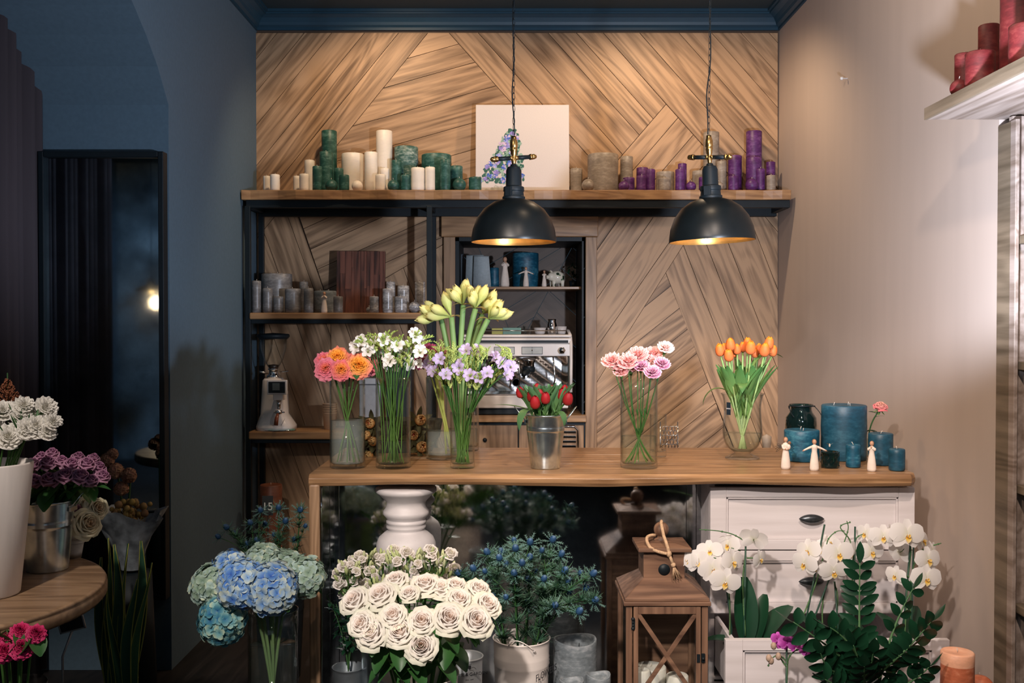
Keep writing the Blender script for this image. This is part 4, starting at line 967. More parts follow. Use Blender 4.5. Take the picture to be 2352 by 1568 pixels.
# ---------------------------------------------------------------- flower meshes (unit size, growing along +Z from the stem top)
MESH = {}
def cached(key, fn, mats, n=3):
    def get(k):
        kk = (key, mats[0].name, k % n)
        if kk not in MESH:
            mb = MB(); fn(mb, random.Random(k % n + 11)); MESH[kk] = mb.mesh(key, mats)
        return MESH[kk]
    return get
def sepals(mb, n, L_, W_, m, r=.1, z=0, down=.6):
    for i in range(n): blade(mb, L_, W_, M=RZ(2 * PI * i / n) @ T(0, r, z) @ RX(-down), nv=4, bend=.6, cup=.3, m=m)
def f_rose(n=24, opn=1., hgt=1.35, ruf=.03, n2=0):
    def fn(mb, q):
        for i in range(n):
            f = i / (n - 1); th = i * 2.4 + q.uniform(-.2, .2); rm = .10 + .80 * opn * f ** .85; zt = hgt - .55 * f ** 1.6 * hgt + q.uniform(-.04, .04); lip = .03 + .26 * f * f * opn
            pr = [(.05, .02), (rm * .72, .22), (rm * .98, zt * .5), (rm, zt * .82), (rm + lip * .35, zt), (rm + lip, zt - .10 * f)]
            sp = (1.35 - .5 * f)
            rpetal(mb, th, sp, pr, lambda v: .5 + .5 * math.sin(PI * min(1, v * .62 + .12)) if v < .75 else 1.0 - .9 * (v - .75) ** 1.1 * 1.3, nu=6, ruf=ruf * (.4 + f), rf=2.2, rnd=q.random(), edge=.26, ph=q.uniform(0, 6))
            k = len(pr) * 7
            mb.t[-k:] = [(.66 * f + .34 * a, b) for a, b in mb.t[-k:]]
        sepals(mb, 5, .9, .28, 1, .12, .05, .9)
        ball(mb, (0, 0, .0), .17, 1, 8, tone=(.2, .5))
    return fn
def f_carn(n=30, rf=3.3, ruf=.12):
    def fn(mb, q):
        for i in range(n):
            f = i / (n - 1); th = i * 2.4 + q.uniform(-.5, .5); rm = (.15 + .95 * f) * q.uniform(.85, 1.12); zt = 1.15 - .50 * f * f + q.uniform(-.10, .10)
            pr = [(.06, .1), (.12 + .1 * f, .42), (rm * .6, zt * .80), (rm * .88, zt * 1.02), (rm * 1.02, zt + .06)]
            rpetal(mb, th, .80 if f > .4 else 1.1, pr, lambda v: .45 + .6 * v, nu=12, ruf=ruf * q.uniform(.6, 1.3), rf=rf, rnd=q.random(), edge=.05, ph=q.uniform(0, 6))
        lathe(mb, [(.05, -.75), (.20, -.6), (.26, -.1), (.22, .35), (.14, .4)], 10, 1, tone=(.3, .5))
        sepals(mb, 5, .4, .25, 1, .2, .2, -.9)
    return fn
def f_tulip(op=0):
    def fn(mb, q):
        for lay in (0, 1):
            for i in range(3):
                th = i * 2 * PI / 3 + lay * PI / 3 + q.uniform(-.08, .08); s = .93 if lay else 1.0; h = 2.75 + q.uniform(-.15, .1)
                pr = [(.06, 0), (.55 * s, .10), (.90 * s, .45), (1.0 * s, .95), (.95 * s, 1.6), (.74 * s + op, 2.2), (.32 * s + op * 1.6, h)]
                rpetal(mb, th, 1.12, pr, lambda v: max(.04, math.sin(PI * min(1, .18 + v * .74)) ** .7) if v < .99 else .12, nu=6, rnd=q.random(), edge=.0)
        ball(mb, (0, 0, 0), .15, 1, 8, tone=(.1, .5))
    return fn
def f_free(mb, q):
    for lay in (0, 1):
        for i in range(3):
            th = i * 2 * PI / 3 + lay * PI / 3; o = .9 + .12 * lay
            rpetal(mb, th, .62, [(.04, 0), (.10, .5), (.22, .95), (.5, 1.25), (.82 * o, 1.36), (1.0 * o, 1.28)], lambda v: [.9, .9, .95, .9, .72, .22][min(5, int(v * 5 + .5))], nu=4, rnd=q.random(), edge=-.12)
    for i in range(3): tube(mb, [(0, 0, .6), (.06 * math.cos(i * 2), .06 * math.sin(i * 2), 1.35)], .025, 4, 1, tone=(.9, 1))
    lathe(mb, [(.09, -.25), (.1, .1), (.06, .2)], 6, 2, tone=(.2, .5))
def f_fbuds(mb, q):
    # comb of buds along an arching tip, x = direction of the arch
    pts = bez(V((0, 0, 0)), V((.3, 0, 1.3)), V((2.1, q.uniform(-.3, .3), 1.8)), 8); tube(mb, pts, .06, 5, 1)
    for k in range(8):
        p = pts[k + 0 if k < 8 else 8]; s_ = .85 - .065 * k; d = V((-.15 + .12 * k, (.55 if k % 2 else -.55), .9)).normalized()
        ball(mb, (0, 0, s_ * .6), .19 * (1 - .07 * k), 0 if k < 3 else 1, 7, M=aim(d, o=p), rz=s_ * .6, tone=(.2 + .1 * k, q.random()))
        ball(mb, (0, 0, s_ * .2), .20 * (1 - .07 * k), 1, 6, M=aim(d, o=p), rz=s_ * .28, tone=(.2, q.random()))
def f_amar(mb, q):
    for lay in (0, 1):
        for i in range(3):
            th = i * 2 * PI / 3 + lay * PI / 3; h = 4.3 + q.uniform(-.3, .3)
            rpetal(mb, th, .98, [(.10, 0), (.22, .5), (.5, 1.3), (.85, 2.2), (.88, 3.0), (.55, 3.8), (.22 + q.uniform(0, .2), h)], lambda v: [1, 1, 1, .95, .9, .7, .1][min(6, int(v * 6 + .5))], nu=4, rnd=q.random(), edge=.05)
def hyd(mb, q, n=105):
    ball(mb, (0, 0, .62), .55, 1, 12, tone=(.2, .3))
    for i in range(n):
        z = 1 - 1.72 * (i + .5) / n; a = i * 2.39996; r = math.sqrt(1 - z * z); d = V((r * math.cos(a), r * math.sin(a), z)); c = V((0, 0, .62)) + d * q.uniform(.78, .93)
        d = (d + V((q.uniform(-.35, .35), q.uniform(-.35, .35), q.uniform(-.2, .35)))).normalized(); rn = q.random(); M0 = aim(d, q.uniform(0, 6), c)
        for k in range(4): blade(mb, .26, .27, M=M0 @ RZ(k * PI / 2) @ T(0, .012, 0) @ RX(.35 + q.uniform(-.3, .2)), nv=3, nu=2, bend=-.5, cup=.25, rnd=rn, wf=lambda v: [.25, .85, 1, .45][min(3, int(v * 3 + .5))])
        k_ = len(mb.t) - 48
        mb.t[k_:] = [(min(1, a_ * .55 + rn * .5), b_) for a_, b_ in mb.t[k_:]]
def f_eryn(mb, q):
    n = 8; prof = [(.0, 0), (.36, .02), (.50, .28), (.50, .62), (.38, .95), (.18, 1.15), (0, 1.2)]
    lathe(mb, prof, 14, 0, ribs=7, ramp=.05)
    for j in range(26):
        a = j * 2.4; zz = .15 + .85 * j / 26; r = .50 * math.sin(PI * min(.97, .25 + zz * .68)); d = V((math.cos(a), math.sin(a), .5)).normalized(); p = V((r * math.cos(a) * .9, r * math.sin(a) * .9, zz))
        mb.add([p - V((-math.sin(a), math.cos(a), 0)) * .05, p + V((-math.sin(a), math.cos(a), 0)) * .05, p + V((0, 0, .06)), p + d * .16], [(0, 1, 3), (1, 2, 3), (2, 0, 3)], 0, [(.9, .5)] * 4)
    for i in range(13):
        a = i * 2 * PI / 13 + q.uniform(-.15, .15); Lb = q.uniform(1.2, 1.9); M0 = RZ(a) @ T(0, .25, .02) @ RX(q.uniform(-.1, .55))
        blade(mb, Lb, .15, M=M0, nv=4, nu=2, cup=.5, m=1, rnd=q.random(), wf=lambda v: (1 - v) ** .8 + .03)
        for k in (1, 2, 3):
            for sd in (-1, 1): blade(mb, .40, .09, M=M0 @ T(0, Lb * (.15 + .2 * k), 0) @ RZ(-sd * .75), nv=2, nu=1, m=1, rnd=.7, wf=lambda v: (1 - v) + .02)
def f_orch(mb, q):
    sh = lambda v: max(.12, math.sin(PI * min(1, .10 + v * .80)) ** .6)
    shp = lambda v: max(.15, math.sin(PI * min(.93, .06 + v * .86)) ** .55)
    for a, L_, W_, dz in ((0, .92, .62, .0), (2.25, .92, .62, .0), (-2.25, .92, .62, .0)): blade(mb, L_, W_, M=RZ(a) @ T(0, .04, -.02) @ RX(q.uniform(-.05, .12)), nv=6, nu=4, bend=-.25, cup=.12, wf=sh, rnd=q.random())
    for sd in (-1, 1): blade(mb, 1.02, 1.15, M=RZ(sd * -1.30) @ T(0, .05, .05) @ RX(q.uniform(.0, .18)), nv=7, nu=6, bend=-.35, cup=-.08, wf=shp, rnd=q.random())
    blade(mb, .46, .36, M=T(0, -.06, .06) @ RZ(PI) @ RX(.9), nv=4, bend=-1.2, cup=.5, m=1, rnd=.5)
    for sd in (-1, 1): blade(mb, .32, .24, M=T(sd * .05, -.02, .06) @ RZ(-sd * 1.9) @ RX(1.1), nv=3, bend=.8, cup=.5, m=1, rnd=.2)
    ball(mb, (0, .02, .10), .075, 0, 8, rz=.10); ball(mb, (0, -.03, .1), .05, 1, 8)
    tube(mb, [(0, 0, 0), (0, .05, -.25), (0, .2, -.5)], .03, 5, 2)
def f_prot(mb, q):
    for i in range(34):
        f = i / 33; th = i * 2.4; z0 = 1.35 - 1.1 * f; r = .12 + .62 * math.sin(PI * min(.8, f * .75 + .08))
        rpetal(mb, th, .5, [(r * .7, z0 - .3), (r, z0), (r * .95, z0 + .35), (r * .55 + .05, z0 + .6)], lambda v: [1, 1, .8, .15][min(3, int(v * 3 + .5))], nu=3, rnd=q.random())
        mb.t[-16:] = [(min(1, a * .6 + .4 * (1 - f)), b) for a, b in mb.t[-16:]]
    ball(mb, (0, 0, .3), .5, 0, 12, tone=(.1, .2)); tube(mb, [(0, 0, 0), (0, .05, -1.6)], .13, 7, 1)
MGR = M_['stem']
SEP = petal('sepal_green', [(0, (.10, .22, .05)), (1, (.13, .26, .08))], .2, .1)
P_ = dict(
    ropk=petal('orange_pink_petal', [(0, (.90, .36, .03)), (.45, (.95, .36, .08)), (.72, (.90, .22, .17)), (1, (.85, .20, .26))], .1, .3),
    ropk2=petal('pink_orange_petal', [(0, (.90, .30, .05)), (.3, (.88, .24, .14)), (.6, (.85, .19, .25)), (1, (.84, .27, .35))], .1, .3),
    roor=petal('orange_petal', [(0, (.88, .34, .02)), (.6, (.95, .42, .06)), (.85, (.92, .32, .16)), (1, (.90, .25, .22))], .1, .3),
    rowh=petal('cream_white_petal', [(0, (.84, .64, .50)), (.22, (.88, .76, .68)), (.55, (.88, .82, .76)), (.85, (.86, .82, .70)), (1, (.80, .80, .64))], .06, .24),
    romv=petal('mauve_petal', [(0, (.22, .07, .18)), (.4, (.40, .17, .30)), (1, (.50, .26, .37))], .15, .25),
    rocr=petal('cream_petal', [(0, (.82, .55, .35)), (.5, (.85, .76, .55)), (1, (.80, .76, .55))], .06, .3),
    rord=petal('crimson_petal', [(0, (.30, .0, .05)), (.6, (.55, .008, .10)), (1, (.68, .04, .18))], .15, .2),
    ropi=petal('blush_petal', [(0, (.80, .45, .30)), (.6, (.82, .40, .35)), (.9, (.80, .22, .24)), (1, (.78, .16, .20))], .08, .3),
    capk=petal('pink_carnation_petal', [(0, (.75, .30, .26)), (.7, (.88, .42, .38)), (1, (.93, .60, .55))], .1, .3),
    calp=petal('pale_carnation_petal', [(0, (.85, .45, .38)), (.7, (.90, .66, .60)), (1, (.95, .82, .78))], .1, .3),
    camv=petal('mauve_carnation_petal', [(0, (.40, .08, .18)), (.7, (.62, .25, .38)), (1, (.86, .58, .65))], .1, .3),
    cawh=petal('white_carnation_petal', [(0, (.62, .60, .45)), (.6, (.80, .77, .70)), (1, (.86, .83, .78))], .06, .3),
    tuor=petal('orange_tulip_petal', [(0, (.62, .30, .08)), (.3, (.74, .19, .06)), (.8, (.80, .20, .04)), (1, (.90, .36, .02))], .12, .3),
    turd=petal('red_tulip_petal', [(0, (.45, .20, .08)), (.3, (.42, .03, .025)), (1, (.36, .008, .018))], .15, .25),
    frwh=petal('white_freesia_petal', [(0, (.62, .62, .25)), (.4, (.85, .82, .74)), (1, (.90, .86, .82))], .05, .3),
    frli=petal('lilac_freesia_petal', [(0, (.75, .70, .50)), (.4, (.68, .58, .78)), (1, (.55, .42, .76))], .1, .35),
    fbud=petal('green_bud', [(0, (.50, .58, .18)), (1, (.30, .42, .08))], .2, .2),
    amar=petal('lime_amaryllis_petal', [(0, (.30, .42, .10)), (.45, (.56, .62, .20)), (.8, (.74, .72, .30)), (1, (.72, .60, .22))], .15, .3),
    bract=petal('papery_bract', [(0, (.62, .58, .22)), (1, (.75, .48, .22))], .1, .4),
    hyb=petal('blue_hydrangea_petal', [(0, (.04, .14, .60)), (.35, (.14, .32, .68)), (.6, (.36, .50, .62)), (1, (.62, .66, .50))], .25, .25),
    hyg=petal('green_hydrangea_petal', [(0, (.18, .30, .22)), (.4, (.34, .46, .34)), (.7, (.40, .54, .52)), (1, (.58, .62, .40))], .25, .25),
    hyt=petal('teal_hydrangea_petal', [(0, (.02, .14, .34)), (.4, (.08, .28, .36)), (.7, (.24, .44, .42)), (1, (.50, .58, .40))], .25, .25),
    hybr=petal('dried_hydrangea_petal', [(0, (.30, .12, .10)), (.5, (.42, .22, .15)), (1, (.50, .33, .2))], .25, .25),
    lis=petal('lisianthus_petal', [(0, (.74, .72, .50)), (.4, (.90, .85, .80)), (1, (.90, .84, .80))], .06, .3),
    erb=petal('thistle_blue', [(0, (.015, .06, .14)), (.7, (.03, .09, .21)), (1, (.15, .25, .38))], .25, .05),
    ers=petal('thistle_bract', [(0, (.04, .14, .14)), (1, (.20, .32, .27))], .25, .15),
    orw=petal('white_orchid_petal', [(0, (.74, .72, .60)), (.3, (.78, .75, .72)), (1, (.80, .77, .76))], .06, .28),
    orl=petal('yellow_orchid_lip', [(0, (.45, .06, .02)), (.4, (.80, .50, .06)), (1, (.85, .72, .45))], .1, .2),
    orp=petal('purple_orchid_petal', [(0, (.40, .02, .28)), (1, (.58, .12, .52))], .15, .3),
    prot=petal('dried_protea_bract', [(0, (.50, .05, .05)), (.4, (.62, .28, .08)), (1, (.62, .45, .22))], .2, .15),
    ruast=petal('rust_plume', [(0, (.20, .06, .03)), (1, (.36, .13, .06))], .2, .2), mar=petal('wine_petal', [(0, (.12, .01, .03)), (1, (.32, .04, .10))], .2, .2), brn=petal('brown_petal', [(0, (.10, .03, .02)), (1, (.28, .10, .07))], .2, .2))
G_ = {}
for k in ('ropk', 'ropk2', 'roor', 'rord', 'mar'): G_[k] = cached('rose_bloom', f_rose(44, 1.05, 1.25, .11), [P_[k], SEP])
for k in ('rocr', 'ropi'): G_[k] = cached('rose_bloom', f_rose(26, 1, 1.3, .03), [P_[k], SEP])
G_['rowh'] = cached('rose_bloom', f_rose(27, 1.05, 1.15, .045), [P_['rowh'], SEP], 5); G_['romv'] = cached('rose_bloom', f_rose(20, .9, 1.6, .03), [P_['romv'], SEP])
for k in ('capk', 'calp', 'camv', 'cawh', 'brn'): G_[k] = cached('carnation_bloom', f_carn(), [P_[k], SEP])
for k in ('tuor', 'turd'): G_[k] = cached('tulip_bloom', f_tulip(), [P_[k], SEP])
for k in ('frwh', 'frli'): G_[k] = cached('freesia_bloom', f_free, [P_[k], P_['fbud'], SEP]); G_[k + 'b'] = cached('bud_spray', f_fbuds, [P_['fbud'], P_['fbud']])
G_['amar'] = cached('amaryllis_bud', f_amar, [P_['amar']])
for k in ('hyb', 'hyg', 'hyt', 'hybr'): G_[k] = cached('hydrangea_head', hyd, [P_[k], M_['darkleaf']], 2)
G_['lis'] = cached('lisianthus_bloom', f_rose(11, .9, 1.5, .05), [P_['lis'], SEP])
G_['erb'] = cached('thistle_head', f_eryn, [P_['erb'], P_['ers']]); G_['orw'] = cached('orchid_bloom', f_orch, [P_['orw'], P_['orl'], MGR]); G_['orp'] = cached('orchid_bloom', f_orch, [P_['orp'], P_['orp'], M_['darkstem']])
G_['prot'] = cached('protea_head', f_prot, [P_['prot'], plain('dry_stem', (.12, .07, .04), .8)])
CAM = V((0, 0, CZ))
def rowphr(pts, nr, rown=None):
    """'third from the left in the upper row' and so on for every point"""
    names = rown or {1: [''], 2: ['upper row', 'lower row'], 3: ['top row', 'middle row', 'bottom row'], 4: ['topmost row', 'upper middle row', 'lower middle row', 'bottom row'], 5: ['topmost row', 'second row down', 'middle row', 'second row up', 'bottom row']}[nr]
    ix = sorted(range(len(pts)), key=lambda i: pts[i][1]); out = [''] * len(pts); n = len(ix); W_ = ['leftmost', 'second from left', 'third from left', 'fourth from left', 'fifth from left', 'sixth from left', 'seventh from left', 'eighth from left', 'ninth from left', 'tenth from left', 'eleventh from left', 'twelfth from left', 'thirteenth from left']
    for r_ in range(nr):
        ch = sorted(ix[r_ * n // nr:(r_ + 1) * n // nr], key=lambda i: pts[i][0])
        for k, i in enumerate(ch):
            w_ = 'rightmost' if k == len(ch) - 1 and k > 0 else W_[min(k, 12)]
            out[i] = w_ + (' in the ' + names[r_] if names[r_] else '')
    return out
def stempts(P0, Mo, P2, n=10):
    P1 = 2 * Mo - .5 * (P0 + P2); return bez(P0, P1, P2, n)
def flower(name, label, cat, group, P0, Mo, Pc, axis, R_, gm, rs=.002, k=0, smat=None, leaves=(), leafmat=None, extra=None, zoff=.6, nst=10):
    """one flower: stem from P0 past Mo to the bloom centred on Pc"""
    axis = axis.normalized(); P2 = Pc - axis * R_ * zoff
    t = thing(name, label, cat, P0, 0, group)
    if gm: inst('bloom', gm(k), t, T(P2 - P0) @ aim(axis, R.uniform(0, 6.28)) @ S(R_))
    pts = stempts(P0, Mo, P2 + axis * R_ * .05, nst)
    mb = MB(); tube(mb, [p - P0 for p in pts], [rs * 1.1] * (len(pts) - 1) + [rs * .9], 6); mb.build('stem', smat or M_['stem'], t)
    for (s_, L_, W_, az, el, bd) in leaves:
        p = pts[max(0, min(len(pts) - 1, int(s_ * (len(pts) - 1))))] - P0
        mb = MB(); blade(mb, L_, W_, nv=7, nu=4, bend=bd, cup=.28, rnd=R.random(), twist=R.uniform(-.3, .3), wf=lambda v: max(.05, math.sin(PI * min(1, .08 + v * .9)) ** .75)); o = mb.build('leaf', leafmat or M_['leaf'], t)
        o.matrix_local = T(p) @ RZ(az) @ RX(el)
    return t, pts
def tocam(P, up=.8, out=V((0, 0, 0)), c=1.0): return ((CAM - P).normalized() * c + V((0, 0, up)) + out)
def vase_cyl(name, label, x, y, z, r, h, wh, wmat='water', bot=.014, wall=.003, seg=48, cat='vase', flare=0, group=None):
    t = thing(name, label, cat, (x, y, z), 0, group); mb = MB(); ro = lambda s_: r + flare * s_ * s_
    n = 8
    pr = [(r - .003, 0), (r, .003)] + [(ro(i / n), h * i / n) for i in range(1, n + 1)] + [(ro(i / n) - wall, h * i / n) for i in range(n, 0, -1)] + [(r - wall, bot + .004), (r - wall - .004, bot), (0, bot)]
    lathe(mb, pr, seg); mb.build('glass_body', M_['clear'], t)
    if wh:
        mb = MB(); e = .0006; ri = lambda zz: ro(zz / h) - wall - e
        lathe(mb, [(0, bot + .001), (r - wall - .005, bot + .001), (ri(bot + .01), bot + .006), (ri(wh * .5), wh * .5), (ri(wh), wh), (0, wh)], seg); mb.build('water', M_[wmat], t)
    return t
def inside(x, y, z, r, a=None, f=.8):
    a = R.uniform(0, 2 * PI) if a is None else a; q = r * math.sqrt(R.random()) * f; return V((x + q * math.cos(a), y + q * math.sin(a), z))
# ---------------------------------------------------------------- counter vases
def col_bunch(kinds, pts, name, cat, lab, group, vx, vy, z0, rb, zm, rm, Rpx, rs, nr=2, zoff=.6, up=.8, spread=.035, leaves=None, c=1, smat=None, leafmat=None, cross=.75, extra=None, rown=None, phr=None):
    ph = phr or rowphr(pts, nr, rown); out = []
    for i, p in enumerate(pts):
        px, py = p[0], p[1]; dy = p[3] if len(p) > 3 else R.uniform(-spread, spread); rp = p[2] if len(p) > 2 and p[2] else Rpx
        Y = vy + dy; Pc = at(px, py, Y); off = V((Pc.x - vx, Pc.y - vy, 0)); R_ = rp / F * Y
        Mo = V((vx, vy, zm)) + (off.normalized() * min(off.length * .55, rm * .82) if off.length > 1e-4 else V())
        P0 = V((vx, vy, z0)) - (off.normalized() * min(off.length, rb * .78) * cross if off.length > 1e-4 else V()) + V((R.uniform(-.15, .15) * rb, R.uniform(-.15, .15) * rb, 0))
        kd = kinds[i % len(kinds)] if isinstance(kinds, list) else kinds
        lv = leaves(i) if leaves else ()
        out.append(flower(name, lab + ', ' + ph[i], cat, group, P0, Mo, Pc, tocam(Pc, up, off * 3, c), R_, G_[kd] if kd else None, rs, i, smat, lv, leafmat, zoff=zoff))
    return out
# A: orange and pink roses
xA, yA, rA = X(797.5, 3.31), 3.31, .0585
hA = Z(872, yA) - ZF
vase_cyl('glass_vase', 'clear cylinder vase of cloudy water holding orange and pink roses, leftmost on the counter', xA, yA, ZF, rA, hA, Z(965, yA) - ZF, 'milkwater')
rl = lambda i: [(.72 + .04 * (i % 3), .055, .032, i * 1.1, -.5, -.6), (.8, .05, .028, i * 1.1 + 2.2, -.7, -.5), (.88, .045, .026, i * 1.7 + 4, -.2, -.5)]
ptsA = [(750, 848, 24, -.03), (775, 821, 23, .02), (784, 850, 22, -.045), (823, 841, 27, -.03), (846, 838, 23, .01), (745, 828, 20, .035), (806, 832, 19, .04)]
for i, (p, kd, ph) in enumerate(zip(ptsA, ['ropk2', 'roor', 'ropk', 'roor', 'ropk2', 'ropk2', 'ropk'], ['pink one at lower left', 'orange one topmost', 'orange one at bottom centre', 'largest orange one at right', 'pink one at far right', 'pink one at back left', 'small one at the back between the others'])):
    col_bunch([kd], [p], 'garden_rose', 'rose', 'garden rose in the leftmost counter vase', 'orange and pink roses', xA, yA, ZF + .018, rA, ZF + hA, rA, 20, .0022, 1, zoff=.5, up=.35, leaves=lambda j, i=i: rl(i), phr=[ph], smat=M_['stem'])
# B: white freesias
xB, yB, rB = X(902, 3.30), 3.31, .058
hB = Z(866, yB) - ZF
vase_cyl('glass_vase', 'tall clear cylinder vase packed with green stems of white freesias', xB, yB, ZF, rB, hB, Z(1012, yB) - ZF)
def freesia(pts, kd, cname, lab, group, vx, vy, z0, rb, zm, rm, nr, Rp, rs=.0017, sp=.05, cross=.9, bs=1.0):
    ph = rowphr(pts, nr)
    for i, p in enumerate(pts):
        px, py = p[:2]; Y = vy + (p[2] if len(p) > 2 else R.uniform(-sp, sp)); Pc = at(px, py, Y); off = V((Pc.x - vx, Pc.y - vy, 0)); u = off.normalized() if off.length > .001 else V((1, 0, 0))
        Mo = V((vx, vy, zm)) + u * min(off.length * .6, rm * .85) + V((R.uniform(-.1, .1), R.uniform(-.1, .1), 0)) * rm
        P0 = V((vx, vy, z0)) - u * rb * .75 * cross * R.uniform(-.9, 1) + V((R.uniform(-.2, .2), R.uniform(-.2, .2), 0)) * rb
        R_ = Rp / F * Y; ax = (tocam(Pc, .25, off * 4, .9) + V((R.uniform(-.5, .5), 0, R.uniform(-.3, .3)))).normalized()
        t, sp_ = flower(cname, lab + ', ' + ph[i], 'freesia', group, P0, Mo, Pc, ax, R_, G_[kd], rs, i, zoff=1.1)
        e = sp_[-1] - P0; q = sp_[-3] - P0
        ax2 = (ax + V((R.uniform(-.8, .8), R.uniform(-.2, .4), R.uniform(-.2, .8)))).normalized()
        if kd == 'frwh' or i % 3 == 0: inst('bloom', G_[kd](i + 1), t, T(e + V((R.uniform(-.4, .4), R.uniform(-.2, .2), .2)) * R_) @ aim(ax2) @ S(R_ * R.uniform(.65, .9)))
        for b in range(2): inst('bud_spray', G_[kd + 'b'](i + b), t, T(q + V((0, 0, .2)) * R_) @ RZ(math.atan2(u.y, u.x) + R.uniform(-1.6, 1.6)) @ RY(R.uniform(-.2, .3)) @ S(R_ * R.uniform(.85, 1.15) * bs))
pB = [(829, 784), (817, 797), (855, 788), (866, 806), (880, 780), (894, 829), (912, 792), (926, 813), (943, 836, .03), (955, 773), (960, 787), (964, 808), (900, 842), (845, 806), (938, 795, .04), (882, 800)]
freesia(pB, 'frwh', 'white_freesia', 'white freesia in the packed cylinder vase', 'white freesias', xB, yB, ZF + .017, rB, ZF + hB, rB, 3, 17.5)
mb = None
# loose extra stems with buds only
def greenstems(n, lab, group, vx, vy, z0, rb, zm, rm, box_, kd, nm='budding_stem'):
    P = [(R.uniform(box_[0], box_[1]), R.uniform(box_[2], box_[3])) for _ in range(n)]; ph = rowphr(P, 3 if n > 8 else 2)
    for i, (px, py) in enumerate(P):
        Y = vy + R.uniform(-.06, .06); Pc = at(px, py, Y); off = V((Pc.x - vx, Pc.y - vy, 0)); u = off.normalized()
        Mo = V((vx, vy, zm)) + u * min(off.length * .6, rm * .85); P0 = V((vx, vy, z0)) - u * rb * R.uniform(-.6, .7)
        t, sp_ = flower(nm, lab + ', ' + ph[i], 'freesia', group, P0, Mo, Pc, V((0, 0, 1)), .01, None, .0016, i)
        e = sp_[-1] - P0
        for b in range(3): inst('bud_spray', G_[kd + 'b'](i + b), t, T(e - V((0, 0, .012 * b))) @ RZ(R.uniform(0, 6.3)) @ RY(R.uniform(-.3, .3)) @ S(.0125 * R.uniform(.8, 1.15)))
greenstems(16, 'white freesia stem in bud', 'white freesia stems in bud', xB, yB, ZF + .017, rB, ZF + hB, rB, (830, 968, 768, 830), 'frwh')
# C: cloudy vase with wine flowers behind
xC, yC = X(1017, 3.53), 3.53
vase_cyl('glass_vase', 'clear cylinder vase of murky water behind the lilac freesias', xC, yC, ZF, .060, Z(866, yC) - ZF, Z(990, yC) - ZF, 'milkwater')
col_bunch(['mar', 'brn', 'mar', 'brn'], [(984, 803, 17, .0), (1012, 812, 17, .02), (962, 832, 16, .03), (990, 838, 15, .02)], 'dark_chrysanthemum', 'flower', 'dark wine or brown bloom left of the lilac freesias', 'dark blooms in the murky vase', xC, yC, ZF + .017, .055, Z(866, yC), .055, 17, .0035, 2, smat=petal('yellow_green_stem', [(0, (.40, .42, .10)), (1, (.20, .28, .06))], .1, .1))
# D: amaryllis
xD, yD = X(1061, 3.76), 3.765
hD = Z(862, yD) - ZF
vase_cyl('glass_vase', 'tall clear vase behind the lilac freesias holding the amaryllis stems', xD, yD, ZF, .064, hD, Z(985, yD) - ZF)
for i, (px, py, mo, buds, ph) in enumerate([
    (1037, 728, -.6, [(-.95, .35, .45), (-.8, -.2, .05), (-.3, .1, .95), (-.9, .1, .15)], 'leaning left, right of its neighbour'),
    (1013, 731, -1, [(-1, .1, .35), (-.9, -.4, -.05), (-.7, .3, .75)], 'leaning farthest left'),
    (1064, 701, -.2, [(-.35, -.3, .8), (.1, .2, 1), (-.5, .2, .5)], 'upright at centre left'),
    (1092, 709, .1, [(-.1, -.5, .8), (.45, .1, .9), (.15, .4, 1), (-.25, 0, .9)], 'tallest upright one at centre'),
    (1121, 733, .6, [(.55, -.2, .7), (.95, .1, .25), (.9, -.3, .45), (.3, .2, .95)], 'leaning right'),
    (1108, 722, .3, [(.5, .1, .9), (.8, .2, .6), (.1, .3, 1)], 'behind the right leaning one')]):
    Y = yD + [-.02, .02, .0, -.03, -.02, .04][i]; Pt = at(px, py, Y); P0 = V((xD - mo * .012, yD + (i % 3 - 1) * .02, ZF + .018)); Mo = V((xD + mo * .034, Y * .5 + yD * .5, ZF + hD))
    t = thing('amaryllis', 'lime green budding amaryllis on a thick stem, ' + ph, 'amaryllis', P0, 0, 'lime amaryllis stems'); pts = stempts(P0, Mo, Pt, 12)
    mb = MB(); tube(mb, [p - P0 for p in pts], .0105, 12); mb.build('stem', petal('amaryllis_stem', [(0, (.34, .46, .16)), (1, (.14, .26, .09))], .12, .1), t)
    buds = buds + [((buds[0][0] + buds[-1][0]) / 2, -.6, .5)]
    for j, d in enumerate(buds): inst('bud', G_['amar'](i + j), t, T(Pt - P0 + V(d) * .006) @ aim(V(d), R.uniform(0, 6)) @ S(.0210 * R.uniform(.85, 1.12)))
    for sd in (-1, 1): mb = MB(); blade(mb, .055, .028, nv=6, nu=3, bend=-1.4, cup=.4); o = mb.build('bract', P_['bract'], t); o.matrix_local = T(Pt - P0) @ RZ(sd * 1.3 + .4) @ RX(.5)
# E: lilac freesias
xE, yE = X(1062, 3.30), 3.30
hE = Z(945, yE) - ZF
vase_cyl('glass_vase', 'short clear cylinder vase with fanned stems of lilac freesias', xE, yE, ZF, .041, hE, Z(1030, yE) - ZF)
pE = [(985, 834), (995, 853), (1024, 860, -.06), (1053, 845, -.05), (1078, 861, -.06), (1101, 868, -.06), (1119, 856, -.05), (1153, 833, -.03), (1165, 860, -.04), (1174, 842), (1070, 804, .03), (1095, 806, .03), (1138, 826), (1010, 824)]
freesia(pE, 'frli', 'lilac_freesia', 'lilac freesia in the short fanned vase', 'lilac freesias', xE, yE, ZF + .017, .036, Z(945, yE), .040, 3, 17, sp=.06)
greenstems(34, 'lilac freesia stem in bud', 'lilac freesia stems in bud', xE, yE, ZF + .017, .036, Z(945, yE), .040, (985, 1182, 790, 842), 'frli')
